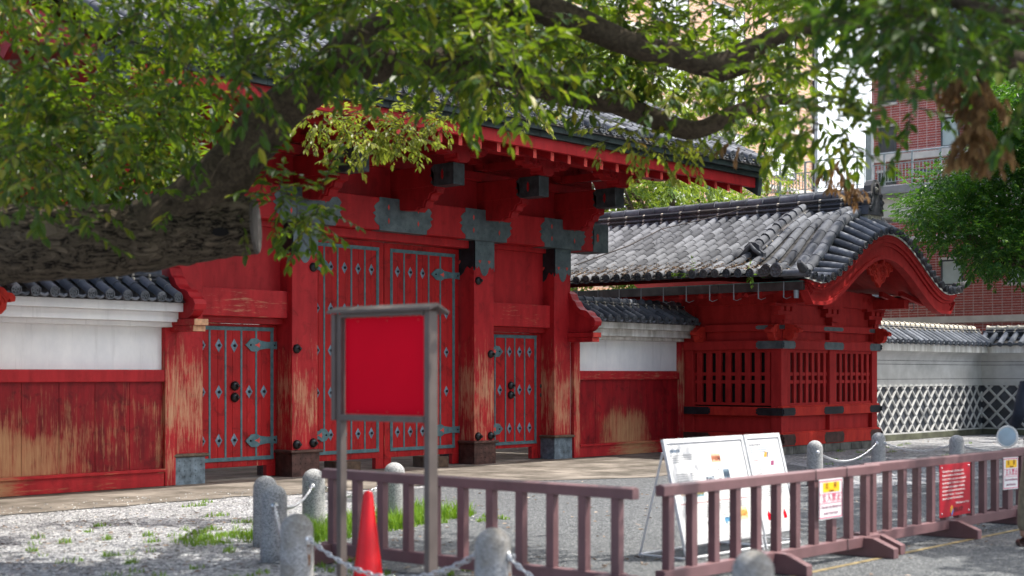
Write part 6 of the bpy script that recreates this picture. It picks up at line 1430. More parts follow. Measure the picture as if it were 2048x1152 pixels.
SHADE = [((20.56,4.38,8.69),0.8,9),((23.67,1.76,8.4),0.8,9),((15.84,1.7,8.66),0.8,9),((21.87,6.73,7.64),0.8,9),((27.65,0.07,7.55),0.8,9),((27.68,-2.26,10.12),0.8,9),((27.05,4.5,7.46),0.8,9),((25.56,4.85,8.09),0.8,9),((22.51,1.28,7.55),0.8,9),((21.06,5.44,9.67),0.8,9),((21.29,0.09,7.75),0.8,9),((20.74,-1.03,10.27),0.8,9),((28.06,4.5,10.43),0.8,9),((26.72,2.25,10.25),0.8,9),((18.8,0.7,8.97),0.8,9),((24.45,3.69,9.62),0.8,9),((25.24,0.36,9.98),0.8,9),((28.66,-1.36,7.87),0.8,9),((28.09,0.71,9.18),0.8,9),((22.78,5.69,8.94),0.8,9),((26.86,-1.88,10.27),0.8,9),((25.06,0.48,9.94),0.8,9),((28.87,2.99,8.07),0.8,9),((23.91,-0.51,7.47),0.8,9),((27.25,4.27,9.12),0.8,9),((26.97,0.83,7.61),0.8,9),((25.53,0.93,7.69),0.8,9),((26.88,-1.76,9.85),0.8,9),((26.56,3.63,8.94),0.8,9),((21.74,3.72,8.89),0.8,9),((27.4,5.35,7.22),0.8,9),((26.16,3.02,8.04),0.8,9),((20.56,-0.32,9.89),0.8,9),((25.99,-1.36,7.91),0.8,9),((29.61,3.32,9.37),0.8,9),((18.43,1.15,7.96),0.8,9),((22.1,-0.19,9.18),0.8,9),((22.82,5.41,9.46),0.8,9),((23.8,5.41,8.98),0.8,9),((29.19,2.44,8.07),0.8,9),((26.65,2.07,8.1),0.8,9),((17.56,0.66,9.66),0.8,9),((22.64,1.53,8.61),0.8,9),((26.06,3.04,7.22),0.8,9),((26.72,6.12,7.99),0.8,9),((24.6,0.97,7.26),0.8,9),((16.04,-1.55,8.2),0.8,9),((24.19,-0.8,10.47),0.8,9),((27.91,3.53,9.61),0.8,9),((19.18,3.56,10.22),0.8,9),((29.43,0.41,9.52),0.8,9),((17.45,-0.95,7.52),0.8,9),((25.23,6.23,8.3),0.8,9),((23.21,0.97,7.22),0.8,9),((17.62,3.23,8.54),0.8,9),((19.14,1.46,8.41),0.8,9),((26.14,-0.74,8.78),0.8,9),((19.57,3.02,8.13),0.8,9),((21.98,4.7,7.19),0.8,9),((28.79,3.62,8.45),0.8,9),((21.5,1.87,7.13),0.8,9),((22.66,4.09,8.07),0.8,9),((25.9,3.91,8.95),0.8,9),((27.4,3.36,10.22),0.8,9),((29.22,0.85,8.25),0.8,9),((16.15,-0.79,9.09),0.8,9),((28.96,0.63,9.92),0.8,9),((17.03,-0.84,8.16),0.8,9),((27.86,-0.71,7.17),0.8,9),((24.41,2.99,9.4),0.8,9),((24.4,1.12,9.62),0.8,9),((27.31,3.85,9.9),0.8,9),((16.48,-0.33,9.12),0.8,9),((20.22,-1.6,9.35),0.8,9),((17.66,3.48,8.71),0.8,9),((25.94,-1.19,9.51),0.8,9),((24.1,3.46,10.43),0.8,9),((19.76,5.99,8.03),0.8,9),((17.45,2.17,8.35),0.8,9),((14.78,1.04,7.13),0.8,9),((15.1,0.26,7.29),0.8,9),((18.86,2.55,9.56),0.8,9),((16.88,-1.31,7.67),0.8,9),((17.65,0.56,9.57),0.8,9),((16.94,1.53,9.07),0.8,9),((23.42,1.13,7.28),0.8,9),((23.27,4.71,9.96),0.8,9),((24.27,4.1,9.35),0.8,9),((23.75,1.2,7.28),0.8,9),((26.3,4.44,7.36),0.8,9),((24.28,4.99,8.2),0.8,9),((26.55,5.56,8.33),0.8,9),((25.56,2.22,9.21),0.8,9),((24.84,4.52,7.1),0.8,9),((20.9,-0.72,8.39),0.8,9),((27.18,-0.6,8.23),0.8,9),((20.88,6.17,7.78),0.8,9),((28.68,5.67,8.49),0.8,9),((22.36,-0.28,7.74),0.8,9),((16.08,-1.74,9.52),0.8,9),((27.91,0.45,7.92),0.8,9),((21.19,4.11,8.31),0.8,9),((21.78,4.41,7.43),0.8,9),((21.63,2.57,8.64),0.8,9),((28.47,3.72,8.57),0.8,9),((20.38,3.41,8.34),0.8,9),((17.53,0.34,8.69),0.8,9),((21.85,-1.02,9.33),0.8,9),((24.16,2.48,9.3),0.8,9),((28.85,4.97,8.84),0.8,9),((26.43,2.87,10.36),0.8,9),((16.35,0.64,7.15),0.8,9),((22.33,4.9,10.31),0.8,9),((20.82,-0.18,7.01),0.8,9),((26.28,-1.8,10.49),0.8,9),((18.97,-1.23,7.95),0.8,9),((28.88,-1.5,9.99),0.8,9),((27.71,5.03,10.08),0.8,9),((17.21,-1.24,9.31),0.8,9),((20.61,0.49,7.55),0.8,9),((27.45,5.09,9.22),0.8,9),((19.11,3.44,10.23),0.8,9),((27.06,-1.51,8.75),0.8,9),((17.41,-1.64,10.3),0.8,9),((24.9,-1.85,9.9),0.8,9),((19.74,-1.08,10.44),0.8,9),((25.03,-1.12,7.57),0.8,9),((25.87,2.89,8.27),0.8,9),((29.88,-1.94,9.24),0.8,9),((26.18,5.31,10.21),0.8,9),((24.2,2.07,8.31),0.8,9),((21.92,5.03,9.24),0.8,9),((30.09,5.15,9.41),0.8,9),((17.31,0.47,8.66),0.8,9),((27.66,0.94,8.13),0.8,9),((23.81,2.93,7.48),0.8,9),((23.08,0.49,9.73),0.8,9),((19.13,6.75,7.18),0.8,9),((26.73,3.75,10.45),0.8,9),((29.96,0.85,9.24),0.8,9),((28.25,-1.02,8.87),0.8,9),((25.32,6.15,8.51),0.8,9),((16.42,1.25,7.91),0.8,9),((22.85,5.18,7.71),0.8,9),((27.1,4.77,10.02),0.8,9),((27.15,0.18,7.76),0.8,9),((25.45,5.09,9.33),0.8,9),((21.5,3.84,8.58),0.8,9),((30.45,1.03,10.21),0.8,9),((15.01,1.82,7.22),0.8,9),((27.56,2.16,8.33),0.8,9),((23.77,0.87,9.16),0.8,9),((25.96,-1.14,9.78),0.8,9),((26.43,6.54,7.88),0.8,9),((21.45,-0.75,7.32),0.8,9),((22.69,6.71,7.5),0.8,9),((18.57,1.85,8.47),0.8,9),((22.69,3.6,8.39),0.8,9),((29.75,-1.13,9.38),0.8,9),((28.55,-0.95,9.75),0.8,9),((28.5,1.74,7.89),0.8,9),((19.5,2.72,8.59),0.8,9),((25.23,5.56,9.5),0.8,9),((30.26,1.79,9.73),0.8,9),((28.7,2.29,8.09),0.8,9),((28.11,-1.16,7.47),0.8,9),((29.35,-0.89,9.72),0.8,9),((19.3,4.0,9.09),0.8,9),((29.32,4.77,9.33),0.8,9),((15.31,-1.62,8.43),0.8,9),((27.86,-1.97,10.09),0.8,9),((18.53,1.6,9.33),0.8,9),((28.09,5.43,10.39),0.8,9),((16.32,-0.15,8.09),0.8,9),((29.82,0.95,9.1),0.8,9),((19.51,3.42,7.75),0.8,9),((28.53,1.65,9.24),0.8,9),((19.32,-1.65,8.45),0.8,9),((17.46,2.35,8.38),0.8,9),((25.45,4.99,9.91),0.8,9),((29.16,5.45,8.33),0.8,9),((25.66,3.31,7.88),0.8,9),((27.59,4.52,9.64),0.8,9),((19.34,3.07,9.26),0.8,9),((27.66,6.15,7.83),0.8,9),((25.91,1.08,8.08),0.8,9),((29.29,5.38,8.57),0.8,9),((19.12,3.37,8.61),0.8,9),((21.86,3.91,10.05),0.8,9),((28.94,4.29,10.28),0.8,9),((22.04,0.56,8.94),0.8,9),((23.71,-1.35,8.16),0.8,9),((23.69,0.61,8.81),0.8,9),((21.8,3.24,7.47),0.8,9),((26.7,-0.21,7.44),0.8,9),((23.58,5.36,8.79),0.8,9),((23.75,-1.12,9.31),0.8,9),((17.53,0.93,10.26),0.8,9),((21.48,4.17,10.11),0.8,9),((27.06,1.01,7.51),0.8,9),((20.46,0.61,8.05),0.8,9),((22.36,3.74,7.37),0.8,9),((25.59,0.52,9.94),0.8,9),((15.83,-0.56,9.81),0.8,9),((28.06,1.75,8.51),0.8,9),((25.17,4.56,7.75),0.8,9),((18.2,1.08,8.81),0.8,9),((22.21,-0.61,9.1),0.8,9),((21.68,2.31,9.27),0.8,9),((16.82,0.34,8.9),0.8,9),((17.04,4.65,7.45),0.8,9),((29.22,-0.61,9.6),0.8,9),((22.7,-0.07,9.62),0.8,9),((25.37,6.14,8.86),0.8,9),((20.76,2.24,7.32),0.8,9),((19.69,2.16,8.81),0.8,9),((22.36,2.32,10.36),0.8,9),((18.13,4.23,7.95),0.8,9),((28.72,0.69,10.32),0.8,9),((25.76,4.71,10.14),0.8,9),((18.88,3.37,9.19),0.8,9),((20.58,2.24,7.84),0.8,9),((25.49,0.25,8.61),0.8,9),((21.68,2.63,7.06),0.8,9),((27.37,-0.43,8.46),0.8,9),((19.43,3.56,8.75),0.8,9),((29.12,4.56,9.62),0.8,9),((21.65,0.43,10.3),0.8,9),((24.74,0.58,7.01),0.8,9),((18.06,2.15,10.27),0.8,9),((21.69,-0.3,7.61),0.8,9),((21.46,4.47,7.11),0.8,9),((23.26,4.07,10.3),0.8,9),((19.42,-1.68,9.39),0.8,9),((17.83,2.78,9.93),0.8,9),((21.72,1.26,8.73),0.8,9),((23.5,3.95,9.99),0.8,9),((23.42,-1.99,9.4),0.8,9),((22.2,4.85,7.94),0.8,9),((28.43,2.23,10.0),0.8,9),((21.93,1.51,7.39),0.8,9),((26.48,0.22,8.94),0.8,9),((17.89,0.2,7.82),0.8,9),((18.48,2.96,10.39),0.8,9),((25.83,2.67,9.64),0.8,9),((26.65,4.48,10.4),0.8,9),((28.11,4.48,10.17),0.8,9),((24.54,0.8,8.03),0.8,9),((29.96,-1.41,9.38),0.8,9),((22.14,0.87,9.11),0.8,9),((29.75,3.72,8.9),0.8,9),((21.24,4.32,8.4),0.8,9),((19.42,0.54,9.58),0.8,9),((22.56,-0.72,8.42),0.8,9),((17.2,-1.16,10.24),0.8,9),((23.28,-0.15,8.7),0.8,9),((25.78,-1.05,8.62),0.8,9),((20.89,2.57,10.29),0.8,9),((25.73,-0.47,8.15),0.8,9),((19.42,-1.09,7.41),0.8,9),((24.06,1.64,9.58),0.8,9),((22.65,3.86,7.69),0.8,9),((20.81,4.37,9.0),0.8,9),((28.18,-0.82,10.04),0.8,9),((23.13,-1.32,10.07),0.8,9),((30.04,5.55,10.08),0.8,9),((28.38,1.24,8.76),0.8,9),((24.25,6.57,7.9),0.8,9),((22.98,2.33,8.91),0.8,9),((19.09,0.0,9.44),0.8,9),((24.21,-1.74,10.08),0.8,9),((18.95,-0.55,8.93),0.8,9),((25.73,5.53,8.77),0.8,9),((28.3,0.82,7.53),0.8,9),((23.32,5.5,9.75),0.8,9),((26.14,3.29,7.31),0.8,9),((24.0,4.01,8.2),0.8,9),((18.17,-1.04,9.52),0.8,9),((29.29,4.94,7.68),0.8,9),((27.61,3.88,8.5),0.8,9),((23.04,5.81,7.51),0.8,9),((22.52,6.11,8.72),0.8,9),((18.64,1.63,7.57),0.8,9),((24.3,-2.32,10.3),0.8,9),((19.25,-0.41,10.08),0.8,9),((20.14,2.84,8.59),0.8,9),((19.63,3.79,7.71),0.8,9),((29.19,6.17,7.27),0.8,9),((23.37,-0.79,9.58),0.8,9),((24.73,5.13,8.4),0.8,9),((22.16,2.82,8.87),0.8,9),((18.24,0.03,9.13),0.8,9),((19.82,1.4,8.38),0.8,9),((23.68,5.52,9.75),0.8,9),((28.39,6.23,8.19),0.8,9),((21.66,1.13,7.51),0.8,9),((20.36,3.43,9.9),0.8,9),((19.66,-1.29,8.02),0.8,9),((17.3,0.21,7.18),0.8,9),((21.21,3.04,7.61),0.8,9),((17.93,0.67,7.01),0.8,9),((20.05,2.89,10.21),0.8,9),((25.98,2.26,9.71),0.8,9),((28.31,-1.7,9.45),0.8,9),((26.46,2.05,9.74),0.8,9),((26.71,4.06,10.24),0.8,9),((19.6,0.38,9.56),0.8,9),((17.4,0.73,7.58),0.8,9),((23.62,-1.54,10.42),0.8,9),((26.4,0.41,7.53),0.8,9),((30.42,4.22,13.38),1.0,9),((34.44,9.76,9.7),1.0,9),((39.54,8.01,9.58),1.0,9),((29.87,5.04,11.65),1.0,9),((44.12,11.5,12.89),1.0,9),((31.66,5.3,13.3),1.0,9),((41.87,9.78,13.35),1.0,9),((41.08,4.74,13.28),1.0,9),((35.69,8.27,13.39),1.0,9),((41.67,11.99,11.61),1.0,9),((42.71,11.89,12.08),1.0,9),((41.07,5.41,12.87),1.0,9),((32.67,9.0,11.19),1.0,9),((35.75,10.13,12.68),1.0,9),((40.62,9.13,10.47),1.0,9),((36.05,5.95,10.21),1.0,9),((34.13,9.96,12.33),1.0,9),((40.23,9.7,13.35),1.0,9),((29.83,6.46,12.52),1.0,9),((32.9,6.51,9.74),1.0,9),((30.74,7.17,11.51),1.0,9),((32.95,11.96,11.33),1.0,9),((42.99,11.55,11.61),1.0,9),((32.36,10.78,11.11),1.0,9),((30.5,3.62,13.16),1.0,9),((32.93,6.65,11.76),1.0,9),((38.81,11.29,9.83),1.0,9),((34.28,9.99,10.69),1.0,9),((36.45,5.23,11.31),1.0,9),((32.0,9.99,11.22),1.0,9),((40.29,5.7,12.58),1.0,9),((41.41,4.55,11.95),1.0,9),((28.32,9.72,10.03),1.0,9),((32.26,5.1,11.42),1.0,9),((42.13,11.5,12.88),1.0,9),((38.98,5.17,10.05),1.0,9),((35.25,4.61,12.24),1.0,9),((35.68,5.09,10.45),1.0,9),((43.83,11.1,12.51),1.0,9),((42.77,4.58,10.77),1.0,9),((40.16,7.31,10.04),1.0,9),((43.28,11.48,9.79),1.0,9),((32.29,5.78,12.38),1.0,9),((35.16,8.61,9.95),1.0,9),((29.73,7.12,11.3),1.0,9),((30.87,11.92,11.93),1.0,9),((43.13,12.01,10.31),1.0,9),((29.09,11.78,11.12),1.0,9),((41.4,8.55,10.0),1.0,9),((39.01,10.21,11.19),1.0,9),((39.96,5.24,13.17),1.0,9),((41.85,10.05,11.99),1.0,9),((34.31,9.17,12.9),1.0,9),((39.46,6.08,11.72),1.0,9),((42.01,9.01,13.38),1.0,9),((44.22,6.52,12.18),1.0,9),((34.19,5.04,11.74),1.0,9),((33.35,6.85,13.16),1.0,9),((37.92,8.69,10.34),1.0,9),((41.16,10.65,10.19),1.0,9),((31.15,7.37,9.64),1.0,9),((39.61,8.07,12.66),1.0,9),((40.39,6.02,12.64),1.0,9),((32.11,11.06,11.34),1.0,9),((32.52,8.3,10.49),1.0,9),((39.57,7.22,10.43),1.0,9),((36.59,10.71,9.92),1.0,9),((33.58,5.51,12.87),1.0,9),((29.12,6.21,11.18),1.0,9),((41.05,6.34,13.17),1.0,9),((31.44,8.77,12.3),1.0,9),((39.4,5.15,10.49),1.0,9),((39.82,8.55,10.88),1.0,9),((40.59,5.72,12.37),1.0,9),((28.4,10.4,11.52),1.0,9),((27.93,11.63,10.14),1.0,9),((31.45,12.13,11.39),1.0,9),((41.53,6.54,12.0),1.0,9),((35.9,10.55,11.75),1.0,9),((29.37,9.57,9.95),1.0,9),((29.82,7.66,11.77),1.0,9),((43.67,5.38,13.09),1.0,9),((32.11,7.69,9.61),1.0,9),((27.62,7.78,10.4),1.0,9),((36.03,7.44,9.85),1.0,9)]
